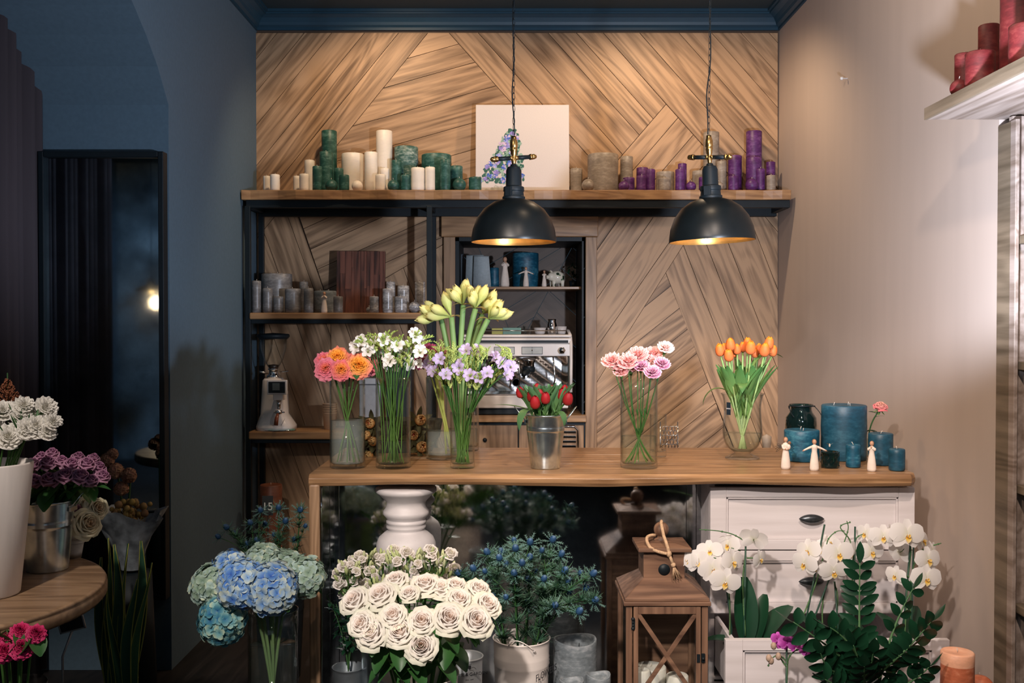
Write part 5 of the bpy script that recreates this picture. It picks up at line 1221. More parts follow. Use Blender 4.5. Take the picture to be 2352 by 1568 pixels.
# F: galvanised bucket with red tulips
def bucket(name, label, x, y, z, rt, rb, h, mat, bands=(.72,), inner=None, handles=True, cat='bucket', seg=48, lift=.0):
    t = thing(name, label, cat, (x, y, z)); mb = MB(); f = lambda s_: rb + (rt - rb) * s_
    pr = [(0, .004), (f(0) - .003, .004), (f(0) - .003, 0), (f(0), 0), (f(.004), .004)]
    pr += [(f(.03), h * .03), (f(.3), h * .3)]
    for b in bands: pr += [(f(b - .06), h * (b - .06)), (f(b - .02), h * (b - .02)), (f(b) + .0016, h * (b - .01)), (f(b), h * b), (f(b) + .0016, h * (b + .01)), (f(b + .02), h * (b + .02)), (f(b) + .0016, h * (b + .03)), (f(b + .04), h * (b + .04)), (f(b + .08), h * (b + .08))]
    pr += [(f(.97), h * .97), (rt, h - .004), (rt + .003, h - .001), (rt + .001, h + .001), (rt - .002, h - .002), (f(.05) - .002, h * .05), (0, h * .05)]
    lathe(mb, pr, seg); mb.build('pail', mat, t)
    if handles:
        for sd in (-1, 1):
            mb = MB(); a = V((sd * rt, -.016, h - .02)); b = V((sd * rt, .016, h - .02)); c1 = V((sd * (rt + .035), -.010, h + .022)); c2 = V((sd * (rt + .035), .010, h + .022))
            pts = [a, a.lerp(c1, .4) + V((0, 0, .002)), c1 - V((sd * .006, 0, .003)), (c1 + c2) / 2 + V((0, 0, .003)), c2 - V((sd * .006, 0, .003)), b.lerp(c2, .4) + V((0, 0, .002)), b]
            tube(mb, pts, .0018, 6); box(mb, sd * rt - .003, sd * rt + .003, -.02, .02, h - .03, h - .018); mb.build('handle', mat, t)
    return t
xF, yF = X(1253, 3.30), 3.30
hF = Z(951, yF) - ZF
bucket('galvanised_bucket', 'small shiny galvanised bucket of red tulips on the counter', xF, yF, ZF, (X(1302, yF) - X(1208, yF)) / 2, (X(1286, yF) - X(1219, yF)) / 2, hF, M_['galv'])
tl = lambda i: [(.55, .095 + .015 * (i % 3), .034, i * 2.1, 1.12 + .1 * (i % 2), -.4 if i % 2 else -.1), (.5, .11, .036, i * 2.1 + 2.5, 1.2, -.25), (.6, .08, .03, i * 1.3 + 4, 1.25, .1)]
tlm = petal('tulip_leaf', [(0, (.13, .26, .09)), (1, (.075, .19, .085))], .2, .22, .4)
pF = [(1221, 911, 11), (1229, 926, 12, -.055), (1253, 916, 11, -.05), (1241, 907, 10), (1291, 907, 11), (1304, 918, 12, -.045), (1281, 913, 10), (1195, 903, 10, .0), (1234, 894, 9, .03), (1266, 898, 9, .03), (1210, 900, 9, .03), (1296, 897, 9, .04)]
col_bunch('turd', pF, 'red_tulip', 'tulip', 'red tulip in the small galvanised bucket', 'red tulips', xF, yF, ZF + .015, .03, ZF + hF, .055, 11, .003, 3, zoff=1.1, up=1.2, c=.35, leaves=tl, leafmat=tlm)
lf = thing('drooping_tulip_leaf', 'long tulip leaf drooping over the front left rim of the bucket', 'leaf', (xF - .045, yF - .035, ZF + hF + .006))
mb = MB(); blade(mb, .13, .030, nv=10, nu=4, bend=-2.6, cup=.3); o = mb.build('leaf_blade', tlm, lf); o.matrix_local = RZ(2.6) @ RX(.75)
lf = thing('long_tulip_leaf', 'thin tulip leaf reaching out to the left of the bucket', 'leaf', (xF - .03, yF, ZF + hF + .004))
mb = MB(); blade(mb, .15, .018, nv=10, nu=4, bend=-.5, cup=.3); o = mb.build('leaf_blade', tlm, lf); o.matrix_local = RZ(1.45) @ RX(.42)
lf = thing('drooping_tulip_leaf', 'tulip leaf folded over the front right rim of the bucket', 'leaf', (xF + .03, yF - .045, ZF + hF + .006))
mb = MB(); blade(mb, .085, .026, nv=10, nu=4, bend=-2.8, cup=.3); o = mb.build('leaf_blade', tlm, lf); o.matrix_local = RZ(-2.5) @ RX(.7)
# G: pink carnations
xG, yG = X(1468, 3.31), 3.31
hG = Z(868, yG) - ZF
vase_cyl('glass_vase', 'clear cylinder vase with pink carnations right of centre', xG, yG, ZF, .0615, hG, Z(1001, yG) - ZF)
pG = [(1404, 824), (1420, 834), (1442, 826, 22), (1464, 811, 22), (1481, 820, 26), (1496, 826), (1500, 809), (1529, 795, 17, -.01), (1521, 832, 17), (1498, 852, 18, -.06), (1472, 838, 16), (1425, 850, 16), (1448, 842, 17)]
phG = rowphr(pG, 3)
for i, p in enumerate(pG):
    kd = ['capk', 'capk', 'capk', 'capk', 'capk', 'calp', 'capk', 'calp', 'camv', 'camv', 'camv', 'capk', 'capk'][i]
    col_bunch([kd], [p], 'carnation', 'carnation', {'capk': 'pink', 'calp': 'palest pink', 'camv': 'mauve edged'}[kd] + ' carnation in the clear cylinder vase', 'pink carnations', xG, yG, ZF + .018, .058, ZF + hG * .45, .018, 20, .0017, 1, zoff=.85, up=1.15, phr=[phG[i]], cross=1, smat=M_['stem'], leaves=lambda j: [(.4, .03, .005, R.uniform(0, 6), .9, .3), (.65, .03, .005, R.uniform(0, 6), .9, .4)])
# small glass behind with tag
vase_cyl('glass_tumbler', 'small clear glass standing behind the carnation vase', X(1512, 3.58), 3.58, ZF, .030, Z(951, 3.58) - ZF, 0, bot=.02, cat='glass')
# H: orange tulips in footed vase
xH, yH = X(1706, 3.53), 3.53
hz = lambda p: Z(p, yH) - ZF
rp = lambda d: d / F * yH
t = thing('footed_glass_vase', 'footed clear glass vase with a rounded bowl holding orange tulips', 'vase', (xH, yH, ZF))
outer = [(rp(38), 0), (rp(39), .003), (rp(33), hz(1047)), (rp(18), hz(1040)), (rp(20), hz(1037)), (rp(34), hz(1026)), (rp(42), hz(1010)), (rp(45), hz(992)), (rp(44), hz(975)), (rp(42), hz(950)), (rp(42), hz(930)), (rp(45), hz(912)), (rp(49.5), hz(903))]
# smooth profile
def smooth(pr, n=4):
    o = []
    for i in range(len(pr) - 1):
        p0 = V(pr[max(0, i - 1)]); p1 = V(pr[i]); p2 = V(pr[i + 1]); p3 = V(pr[min(len(pr) - 1, i + 2)])
        for k in range(n):
            t_ = k / n; o.append(tuple(.5 * ((2 * p1) + (p2 - p0) * t_ + (2 * p0 - 5 * p1 + 4 * p2 - p3) * t_ ** 2 + (3 * p1 - p0 - 3 * p2 + p3) * t_ ** 3)))
    return o + [tuple(pr[-1])]
so = smooth(outer[3:], 4)
inn = [(r - .0028, z) for r, z in so if z > hz(1036)]
mb = MB(); lathe(mb, outer[:3] + so + inn[::-1] + [(0, hz(1036) + .002)], 48); mb.build('glass_body', M_['clear'], t)
wt = hz(994); wi = [(r - .0034, z) for r, z in so if hz(1036) < z < wt]
mb = MB(); lathe(mb, [(0, hz(1035) + .004)] + wi + [(rp(44.5) - .0034, wt), (0, wt)], 48); mb.build('water', M_['water'], t)
lb = bx(-.009, .009, -.0012, 0, -.022, .022).build('sticker', plain('black_sticker', (.01, .02, .03), .4), t); lb.location = (-rp(37), -rp(25), hz(936)); lb.rotation_euler = (0, 0, -.95)
letters('NANO', .006, plain('print_white', (.75, .72, .7)), lb, (0, -.0016, -.002), (PI / 2, 0, 0))
pH = [(1654, 806), (1678, 793), (1674, 818, 11, -.05), (1665, 802, 9, .03), (1693, 804, 9, .02), (1706, 799, 9, .03), (1724, 801, 12, -.04), (1717, 790, 10, .03), (1734, 813, 8, .02), (1756, 806, 12, -.04), (1766, 790, 11, .0), (1775, 808, 10, .02), (1743, 803, 9, .04), (1688, 812, 8, .05)]
tlH = petal('fresh_tulip_leaf', [(0, (.22, .36, .10)), (1, (.06, .18, .05))], .2, .22, .35)
hl = lambda i: [(.42, .16 + .02 * (i % 3), .040, i * 2.3, 1.15, -.3), (.5, .14, .038, i * 2.3 + 2.7, 1.1, -.15), (.36, .17, .036, i * 1.7 + 4, 1.3, .1)]
col_bunch('tuor', pH, 'orange_tulip', 'tulip', 'orange tulip in the footed glass vase', 'orange tulips', xH, yH, hz(1030) + ZF, .018, Z(915, yH), .05, 11, .0032, 3, zoff=1.1, up=1.5, c=.3, leaves=hl, leafmat=tlH, smat=petal('tulip_stem', [(0, (.45, .55, .25)), (1, (.22, .36, .10))], .1, .1))
for i, (L_, az, el, bd, ph, dz) in enumerate([(.14, 1.5, .9, -2.6, 'curling out low at the left of the footed vase', -.0), (.15, -1.3, 1.25, -1.9, 'curling out at the right of the orange tulips', .09), (.10, 2.9, 1.1, -2.4, 'folded forward over the rim of the footed vase', .02)]):
    lf = thing('tulip_leaf', 'green tulip leaf ' + ph, 'leaf', (xH + [-.045, .035, -.01][i], yH + [-.01, 0, -.045][i], Z(905, yH) + dz)); mb = MB(); blade(mb, L_, .035, nv=12, nu=4, bend=bd, cup=.3); o = mb.build('leaf_blade', tlH, lf); o.matrix_local = RZ(az) @ RX(el)
# single rose in slim bottle
xs_, ys_ = X(2006, 3.50), 3.52
vase_cyl('bud_vase', 'slim clear bottle behind the deep blue candle holding one pink edged rose', xs_, ys_, ZF, .018, .10, .07, bot=.008, seg=24)
Pc = at(2023, 934, ys_ - .02)
flower('single_rose', 'single pale rose with pink rims rising behind the blue candles', 'rose', None, V((xs_, ys_, ZF + .012)), V((xs_ - .004, ys_, ZF + .10)), Pc, V((.05, -.5, 1)), 16 / F * ys_, G_['ropi'], .0022, 1, M_['darkstem'], [(.55, .055, .04, 1.3, -.5, -.8), (.5, .05, .035, -1.9, -.2, -.9), (.85, .04, .006, -1.4, .4, -.6), (.93, .03, .014, 1.2, .4, -.4), (.93, .03, .014, -.9, .4, -.4)], M_['darkleaf'], zoff=.55)
# proteas lying behind the vases
for i, (px, py, rp_, dx, ph) in enumerate([(851, 973, 13, -.3, 'reddest one between the two left vases'), (860, 1014, 12, -.9, 'half hidden at the foot of the white freesia vase'), (849, 1048, 13, -.8, 'lowest one between the two left vases'), (844, 1000, 12, -.7, 'darker one between the two left vases'), (963, 965, 14, .8, 'upper one between the freesia vases'), (967, 1027, 14, .8, 'lower one between the freesia vases'), (948, 1000, 13, .5, 'middle one behind the white freesia vase')]):
    Y = 3.60; P = at(px, py, Y); r_ = rp_ / F * Y; o_ = thing('dried_protea', 'dried yellow brown protea bud, ' + ph, 'protea', (P.x, P.y, P.z), 0, 'dried proteas behind the vases')
    inst('protea_head', G_['prot'](i), o_, aim(V((dx * .5, -.8, .25)).normalized(), i) @ T(0, 0, -r_ * .6) @ S(r_ * 1.25))
    mb = MB()
    for k in range(6): a = k * 1.05; blade(mb, .06, .02, M=aim(V((dx * .5, -.8, .25)).normalized(), i) @ T(0, 0, -r_ * .8) @ RZ(a) @ RX(.3), nv=5, bend=.4, cup=.3, rnd=R.random())
    mb.build('leaves', petal('olive_brown_leaf', [(0, (.08, .07, .03)), (1, (.10, .09, .04))], .3, .1), o_)
bd = thing('protea_basket', 'dark low basket behind the vases carrying the dried proteas', 'basket', (X(905, 3.72), 3.74, ZF)); mb = MB(); lathe(mb, [(.14, 0), (.17, .06), (.18, .12), (.17, .12), (.13, .02), (0, .02)], 32, M=S(1, .48, 1)); mb.build('basket_body', plain('dark_wicker', (.03, .025, .015), .9, var=.5, scale=120, bmp=.4), bd)
# ---------------------------------------------------------------- turned pedestal
yP = 3.262
pd = thing('turned_pedestal', 'large white turned wooden pedestal standing in front of the mirror under the counter', 'pedestal', (X(932, yP), yP, 0))
pr_ = [(1116, 66), (1119, 72), (1126, 73), (1131, 68), (1135, 62), (1147, 50), (1151, 47), (1158, 46), (1165, 48), (1172, 54), (1178, 55), (1184, 50), (1190, 45), (1192, 44), (1194, 47), (1199, 47), (1201, 44), (1206, 47), (1210, 47), (1213, 43), (1218, 45), (1222, 52), (1232, 64), (1245, 70), (1262, 71), (1290, 70), (1330, 66), (1400, 55), (1480, 45), (1520, 44), (1530, 60), (1545, 62), (1560, 50), (1640, 60), (1700, 80), (1735, 80)]
pts = [(a / F * yP * .97, max(0, Z(b, yP))) for b, a in pr_]; pts[-1] = (pts[-1][0], 0); pts = [(pts[0][0], min(pts[0][1], ZK - TH - .006))] + pts[1:]
mb = MB(); lathe(mb, pts[::-1], 56); mb.build('turned_body', plain('white_chalk_paint', (.66, .62, .62), .5, var=.08, scale=14), pd)
# ---------------------------------------------------------------- hydrangeas
yH2 = 2.80; xh = X(625, yH2)
hh_ = Z(1400, yH2)
t = vase_cyl('floor_vase', 'tall clear glass floor vase holding blue and green hydrangeas', xh, yH2, .0005, .070, hh_, hh_ - .10, 'water', bot=.02, wall=.004)
for i, (px, py, rp_, kd, dy, c_, ph) in enumerate([(489, 1345, 50, 'hyg', .03, 'green blue', 'farthest left'), (556, 1340, 56, 'hyb', -.09, 'pale blue', 'large at front left of centre'), (511, 1424, 54, 'hyt', -.05, 'teal edged', 'hanging lowest at left'), (624, 1352, 60, 'hyb', -.10, 'brightest blue', 'front centre'), (698, 1324, 48, 'hyg', .0, 'soft green', 'farthest right'), (606, 1292, 46, 'hyg', .06, 'cream green', 'topmost at centre'), (530, 1305, 42, 'hyb', .05, 'bluish', 'upper left at the back'), (657, 1308, 46, 'hyg', .02, 'pale green', 'upper right')]):
    Y = yH2 + dy; Pc = at(px, py, Y); off = V((Pc.x - xh, Pc.y - yH2, 0)); u = off.normalized()
    flower('hydrangea', c_ + ' hydrangea head in the glass floor vase, ' + ph, 'hydrangea', 'hydrangeas', V((xh, yH2, .03)) - u * .035, V((xh, yH2, hh_ - .02)) + u * min(.045, off.length * .3), Pc, V((off.x * 4, off.y * 4 - .5, .8 - (.9 if py > 1400 else 0))), 1.07 * rp_ / F * Y, G_[kd], .0042, i, petal('woody_stem', [(0, (.12, .20, .08)), (1, (.16, .24, .10))], .2, .1), [(.82, .10, .07, i * 1.3, -.3, -.6)], M_['leaf'], zoff=.62)
# ---------------------------------------------------------------- white roses
yW = 2.45; xw = X(960, yW)
zw = Z(1545, yW)
bucket('white_bucket', 'tall white bucket under the bunch of large white roses', xw, yW, .0005, .098, .075, zw, M_['whitepaint'], handles=False)
zq = [(370, 960, 33), (560, 920, 33), (490, 1190, 35), (700, 1180, 35), (860, 1290, 33), (865, 1110, 30), (1065, 1090, 34), (1265, 1110, 34), (890, 840, 31), (1010, 870, 27), (670, 810, 27), (770, 905, 21), (1140, 950, 28), (1285, 880, 27), (1350, 990, 29), (420, 1130, 29), (565, 1010, 29), (650, 1065, 27), (1120, 850, 24)]
pW = [(700 + a / 3.213, 1080 + b / 3.213, r_, -.10 - .00008 * (b - 800) if b > 1040 else (.02 if b > 900 else .07)) for a, b, r_ in zq]
wl_ = lambda i: [(.75, .075, .045, i * 1.3, -.5, -.7), (.8, .07, .042, i * 1.3 + 2.4, -.4, -.6), (.68, .08, .05, i * 2.1 + 4, -.3, -.8)]
ph = rowphr(pW, 4)
for i, p in enumerate(pW):
    px, py, rp_, dy = p; Y = yW + dy; Pc = at(px, py, Y); off = V((Pc.x - xw, Pc.y - yW, 0)); u = off.normalized(); front = (py - 1300) / 180
    ax = V((off.x * 3.2, -.55 - .9 * max(0, front), 1.25 - .75 * max(0, front) + .2))
    flower('white_rose', 'large cream white rose in front bunch, ' + ph[i], 'rose', 'large white roses', V((xw, yW, .05)) - u * .04, V((xw, yW, zw)) + u * min(.07, off.length * .6), Pc, ax, 1.1 * rp_ / F * Y, G_['rowh'], .003, i, M_['stem'], wl_(i), M_['leaf'], zoff=.55)
# ---------------------------------------------------------------- lisianthus
yL = 2.92; xl_ = X(905, yL); zl_ = Z(1470, yL)
bucket('grey_bucket', 'grey bucket hidden behind the white roses holding lisianthus', xl_, yL, .0005, .10, .08, zl_, M_['galv'], handles=False)
pL = [(790, 1300), (780, 1340), (825, 1275), (850, 1310), (815, 1335), (880, 1282), (905, 1318), (935, 1268), (960, 1300), (990, 1262), (1015, 1290), (1035, 1270), (1045, 1305), (1000, 1330), (940, 1340), (870, 1350), (800, 1370), (905, 1262), (775, 1315), (1030, 1330)]
ph = rowphr(pL, 4)
for i, (px, py) in enumerate(pL):
    Y = yL + R.uniform(-.10, .08); Pc = at(px, py, Y); off = V((Pc.x - xl_, Pc.y - yL, 0)); u = off.normalized(); ax = tocam(Pc, .7, off * 2, .8)
    P0 = V((xl_, yL, .05)) - u * .04
    t, sp_ = flower('lisianthus', 'white lisianthus spray with green buds, ' + ph[i], 'lisianthus', 'white lisianthus sprays', P0, V((xl_, yL, zl_)) + u * .06, Pc, ax, 18 / F * Y, G_['lis'], .0016, i, M_['stem'], [(.85, .04, .014, i * 1.1, .3, -.4), (.75, .05, .016, i * 1.9, .3, -.4)], M_['leaf'], zoff=.8)
    e = sp_[-2] - P0
    for b in range(2):
        d = V((R.uniform(-1, 1), R.uniform(-1, .3), R.uniform(.0, .8))).normalized() * .032; inst('bloom', G_['lis'](i + b), t, T(e + d + V((0, 0, .01))) @ aim(ax + d * 20) @ S(.0165 * R.uniform(.7, 1)))
    mb = MB()
    for b in range(12):
        d = V((R.uniform(-1, 1), R.uniform(-.8, .8), R.uniform(.7, 1.6))) * R.uniform(.024, .038); q = e - V((0, 0, .02)); p2 = q + d + V((0, 0, .012)); tube(mb, bez(q, q + V((d.x, d.y, 0)) * .6, p2, 4), .0009, 4, 1)
        ball(mb, (0, 0, .009), .0050, 0, 7, M=aim(V((d.x, d.y, .05)), o=p2), rz=.014, tone=(R.random(), R.random()))
        for w2 in range(3): blade(mb, .012, .003, M=aim(V((d.x, d.y, .05)), o=p2) @ RZ(w2 * 2.1) @ RX(.9), nv=2, nu=1, m=1)
    mb.build('buds', [petal('lisianthus_bud', [(0, (.50, .58, .24)), (1, (.66, .68, .42))], .15, .25), M_['stem']], t)
# ---------------------------------------------------------------- thistles
def thistles(lab, grp, pts, x0, y0, zr, rr_, z0=.05, R0=11, spread=.1, nfol=60, g2='thistle stems', ids=None):
    stems = [pts[i:i + 3] for i in range(0, len(pts), 3)]; ph = rowphr([s_[0] for s_ in stems], 3 if len(stems) > 6 else 2)
    for i, st_ in enumerate(stems):
        W3 = []
        for (px, py) in st_: Y = y0 + R.uniform(-spread, spread); W3.append(at(px, py, Y))
        top = W3[0]; off = V((top.x - x0, top.y - y0, 0)); u = off.normalized() if off.length > .001 else V((1, 0, 0)); P0 = V((x0, y0, z0)) - u * .03; Mo = V((x0, y0, zr)) + u * min(rr_ * .8, off.length * .6)
        t, sp_ = flower('sea_holly', lab + ', ' + ph[i], 'thistle', grp, P0, Mo, top, tocam(top, .6, off * 3, .5), R0 * 1.45 / F * y0, G_['erb'], .0024, i, M_['darkstem'], zoff=.5)
        br = sp_[7] - P0
        for k, Pc in enumerate(W3[1:]):
            e = Pc - P0; mb = MB(); tube(mb, bez(br, br + (e - br) * .4 + V((0, 0, .02)), e, 5), .0015, 5); mb.build('branch', M_['darkstem'], t)
            inst('bloom', G_['erb'](i + k + 1), t, T(e) @ aim(tocam(Pc, .6, V((Pc.x - x0, 0, 0)) * 3, .5), R.uniform(0, 6)) @ S(R0 * 1.4 * R.uniform(.75, 1.05) / F * y0))
        mb = MB()
        for k in range(nfol):
            p = sp_[R.randrange(5, 11)] - P0 if R.random() < .6 else br.lerp(R.choice(W3) - P0, R.uniform(.2, .95)); M0 = T(p) @ RZ(R.uniform(0, 6.3)) @ RX(R.uniform(-.2, 1.1)); Lb = R.uniform(.03, .06)
            for a in (-.9, -.45, 0, .45, .9): blade(mb, Lb * (1 - abs(a) * .3), .0065, M=M0 @ RZ(a), nv=3, nu=1, bend=R.uniform(-.3, .6), rnd=R.random(), wf=lambda v: 1.02 - v)
        mb.build('foliage', petal('thistle_foliage', [(0, (.025, .09, .05)), (1, (.09, .18, .12))], .3, .15), t)
yT = 2.90; xt = X(1198, yT); zt2 = Z(1463, yT)
tb_ = bucket('white_flower_bucket', 'white enamel flower bucket with wire handle full of blue sea holly', xt, yT, .0005, 65 / F * yT, .066, zt2, plain('warm_white_enamel', (.72, .66, .62), .32, var=.02), bands=(.86,), handles=False)
mb = MB(); tube(mb, bez(V((-.038, -.078, zt2 - .0)), V((-.02, -.085, zt2 + .035)), V((.035, -.086, zt2 - .012)), 10), .0016, 6); ball(mb, (.035, -.083, zt2 - .014), .004); mb.build('wire_handle', M_['whitepaint'], tb_)
for s_, w_, z_ in (('FLOWERS', .028, Z(1556, yT - .08)), ('& GARDEN', .022, Z(1596, yT - .08))):
    letters(s_, w_, plain('black_print', (.015, .015, .02)), tb_, (.0715, -.0425, z_ - .008), (PI / 2, 0, 1.02))
zq = [(330, 560), (445, 570), (430, 620), (550, 530), (540, 480), (660, 500), (660, 600), (700, 720), (640, 780), (540, 720), (480, 670), (320, 720), (110, 720), (235, 700), (140, 780), (805, 670), (895, 590), (830, 480), (800, 830), (765, 780), (750, 970), (960, 780), (1040, 730), (1135, 740), (1165, 930), (1080, 850), (1030, 1030), (855, 970), (955, 880), (840, 900), (645, 950), (480, 920), (560, 860), (380, 900), (300, 820), (420, 1000), (930, 700), (750, 560), (600, 660)]
thistles('blue sea holly stem in the white bucket', 'blue sea holly stems', [(1020 + a / 3.35, 1100 + b / 3.35) for a, b in zq], xt, yT, zt2, .075)
# dark thistles at the back left
yT2 = 3.95; xt2 = X(640, yT2)
bucket('dark_bucket', 'dark bucket of sea holly on the floor below the steel shelves', xt2, yT2, .0005, .10, .08, .38, M_['blackmetal'], handles=False)
thistles('shaded sea holly stem below the steel shelves', 'shaded sea holly stems', [(520, 1210), (540, 1225), (505, 1235), (575, 1200), (600, 1175), (610, 1205), (640, 1165), (655, 1200), (630, 1230), (690, 1170), (700, 1210), (675, 1240), (590, 1240), (620, 1260), (570, 1250)], xt2, yT2, .38, .09, R0=9, spread=.08, nfol=50)
# small plant with dark leaves in a grey metal pot
yS = 2.92; xs2 = X(798, yS); zs_ = Z(1530, yS)
bucket('grey_metal_pot', 'small grey metal pot at bottom left of the counter front', xs2, yS, .0005, 36 / F * yS, .034, zs_, plain('dull_zinc', (.22, .25, .27), .45, .8, var=.2, scale=20), handles=False, cat='pot')
sh_ = thing('dark_shrub', 'shadowy leafy shrub growing from the small grey metal pot', 'plant', (xs2, yS, zs_ - .02))
for k in range(9):
    tip = at(R.uniform(735, 835), R.uniform(1290, 1460), yS + R.uniform(-.06, .1)) - sh_.location; mb = MB(); P = bez(V((0, 0, 0)), V((tip.x * .2, tip.y * .2, tip.z * .6)), tip, 10); tube(mb, P, .0014, 5)
    mb.build('twig', M_['darkstem'], sh_); mb = MB()
    for j in range(16): blade(mb, R.uniform(.022, .04), .013, M=T(P[R.randrange(3, 11)]) @ RZ(R.uniform(0, 6.3)) @ RX(R.uniform(-.6, .6)), nv=4, bend=-.4, cup=.2, rnd=R.random())
    mb.build('leaves', M_['darkleaf'], sh_)
# pot with crest
yQ = 2.74; xq = X(1070, yQ); zq_ = Z(1505, yQ)
cp_ = bucket('garden_pot', 'pale metal garden pot with printed crest between the roses and the white bucket', xq, yQ, .0005, 38 / F * yQ, .036, zq_, plain('pale_blue_white_metal', (.50, .54, .57), .4, .1, var=.03), handles=False, cat='pot')
def label_text(s_, size, px, py, Yc, rad, par, mat, rz=0.):
    x = X(px, Yc - rad) - par.location.x; a = math.asin(max(-1, min(1, x / rad)))
    return letters(s_, size, mat, par, (x, -math.cos(a) * rad - .0012, Z(py, Yc - rad)), (PI / 2, 0, a + rz))
bp_ = plain('black_print', (.015, .015, .02))
label_text('HOME & GARDEN', .0125, 1078, 1552, yQ, .044, cp_, bp_); label_text('THE SOFT', .005, 1078, 1563, yQ, .043, cp_, bp_)
mb = MB(); c_ = V((X(1078, yQ - .045) - xq, -.0475, Z(1532, yQ - .045)))
box(mb, c_.x - .004, c_.x + .004, c_.y, c_.y + .001, c_.z - .004, c_.z + .005)
for a in (-.006, 0, .006): ball(mb, (c_.x + a * .6, c_.y, c_.z + .009), .0014, seg=6)
for sd in (-1, 1): tube(mb, bez(c_ + V((sd * .005, 0, -.002)), c_ + V((sd * .012, 0, .004)), c_ + V((sd * .018, .002, -.006)), 6), .0006, 4)
mb.build('crest', bp_, cp_)
# ---------------------------------------------------------------- grey concrete like candles
def hollow(px0, px1, yt, Y, col, lab, dep=.03, wick=True):
    x = (X(px0, Y) + X(px1, Y)) / 2; r = (X(px1, Y) - X(px0, Y)) / 2; h = Z(yt, Y - r * .2)
    t = thing('hollow_candle', lab, 'candle', (x, Y, .0005), 0, 'grey burnt candles on the floor'); mb = MB()
    lathe(mb, [(r - .004, 0), (r, .004), (r * 1.01, h * .5), (r, h - .02), (r * .99, h - .004), (r * .96, h), (r * .90, h - .002), (r * .86, h - .012), (r * .84, h - dep), (r * .5, h - dep - .006), (0, h - dep - .008)], 36)
    for i, (a, b, c) in enumerate(mb.v):
        if c > h * .8: an = math.atan2(b, a); mb.v[i] = (a, b, c + .004 * math.sin(an * 2 + 1) * (c / h - .8) * 5)
    mb.build('wax', WX[col], t)
    if wick: mb = MB(); tube(mb, [(.01, -.01, h - dep - .007), (.012, -.012, h - dep + .02)], .0014, 5); mb.build('wick', M_['blackmetal'], t)
hollow(1271, 1372, 1470, 2.98, 'stone', 'large grey candle with a burnt hollow top right of the white bucket')
hollow(1346, 1404, 1550, 2.86, 'stone', 'small grey candle at the bottom edge beside the lantern', .012, False)
hollow(1285, 1342, 1563, 2.80, 'stone', 'lowest small grey candle, barely in view before the large grey one', .012, False)
# orange candles at the right
tq = 2.88
for px0, px1, yt, Y, k, lab in [(2168, 2242, 1507, 2.80, 'p', 'orange pillar candle in the bottom right corner'), (2225, 2290, 1545, 2.88, 'b', 'orange ball candle behind the orange pillar at bottom right')]:
    r = (X(px1, Y) - X(px0, Y)) / 2; x = (X(px1, Y) + X(px0, Y)) / 2; h = Z(yt, Y - r)
    if k == 'p': candle(x, Y, .30, r, h - .30, 'orange', 'p', lab, None, 1, band=('paleor', .8))
    else: candle(x, Y, .30, r, 0, 'orange', 'b', lab)
st_ = thing('low_stool', 'low dark stool under the orange candles', 'stool', (X(2225, 2.84), 2.84, 0)); bx(-.10, .10, -.10, .14, .28, .2995).build('seat', M_['table'], st_, .003)
for a in (-.085, .085):
    for b in (-.085, .12): bx(a - .012, a + .012, b - .012, b + .012, 0, .28).build('leg', M_['table'], st_)
# dim orange candle and price tag under the shelves
oc = candle(X(621, 5.0), 5.0, .0005, .055, Z(1112, 5.0), 'terra', 'p', 'dim tall orange candle on the floor under the lowest steel shelf')
tg = thing('price_tag', 'small black chalk price tag reading 15 among the shaded sea holly', 'price tag', (X(613, 4.05), 4.05, .0005)); zt3 = Z(1178, 4.05)
mb = MB(); tube(mb, [(0, .004, 0), (0, .004, zt3)], .002, 5); mb.build('stick', M_['blackmetal'], tg)
bx(-.022, .022, -.001, .001, zt3 - .01, zt3 + .07).build('card', plain('chalkboard', (.008, .010, .011), .7), tg)
letters('15', .045, plain('chalk', (.55, .55, .5), .9), tg, (0, -.0015, zt3 + .012), (PI / 2, 0, 0))
# ---------------------------------------------------------------- lantern
YL0 = 3.08; lx = (X(1434, 2.95) + X(1636, 2.95)) / 2
ln = thing('wooden_lantern', 'brown wooden lantern with crossed door bars and rope handle beside the drawers', 'lantern', (lx, YL0, 0))
hw = (X(1636, 2.95) - X(1434, 2.95)) / 2; ez = Z(1392, 2.95); LZ, LX_ = M_['lanternz'], M_['lanternx']
bw = hw - .008
bx(-hw, hw, -hw, hw, .0, .04).build('base', LX_, ln, .004)
mb = MB()
for a in (-bw, bw - .018):
    for b in (-bw, bw - .018): box(mb, a, a + .018, b, b + .018, .04, ez)
mb.build('corner_posts', LZ, ln, .0015)
mb = MB(); box(mb, -hw, hw, -hw, hw, ez, ez + .012); box(mb, -hw + .004, hw - .004, -hw + .004, hw - .004, ez + .012, ez + .022); mb.build('eaves', LX_, ln, .002)
cz = Z(1327, 3.02); cw = (X(1573, 3.02) - X(1478, 3.02)) / 2
mb = MB(); a, b, e = hw - .006, cw, ez + .022
mb.add([(-a, -a, e), (a, -a, e), (a, a, e), (-a, a, e), (-b, -b, cz), (b, -b, cz), (b, b, cz), (-b, b, cz)], [(0, 1, 5, 4), (1, 2, 6, 5), (2, 3, 7, 6), (3, 0, 4, 7), (4, 5, 6, 7)], flat=True); mb.build('roof', LX_, ln, .002)
c1 = Z(1265, 3.02); r = bx(-cw, cw, -cw, cw, cz - .004, c1).build('chimney', LX_, ln, .002)
mb = MB(); lathe(mb, [(.018, 0), (.018, .0015), (0, .0015)], 20, M=T(0, -cw + .001, cz + .026) @ RX(PI / 2)); mb.build('vent_hole', M_['blackmetal'], r)
lw = (X(1580, 3.0) - X(1457, 3.0)) / 2
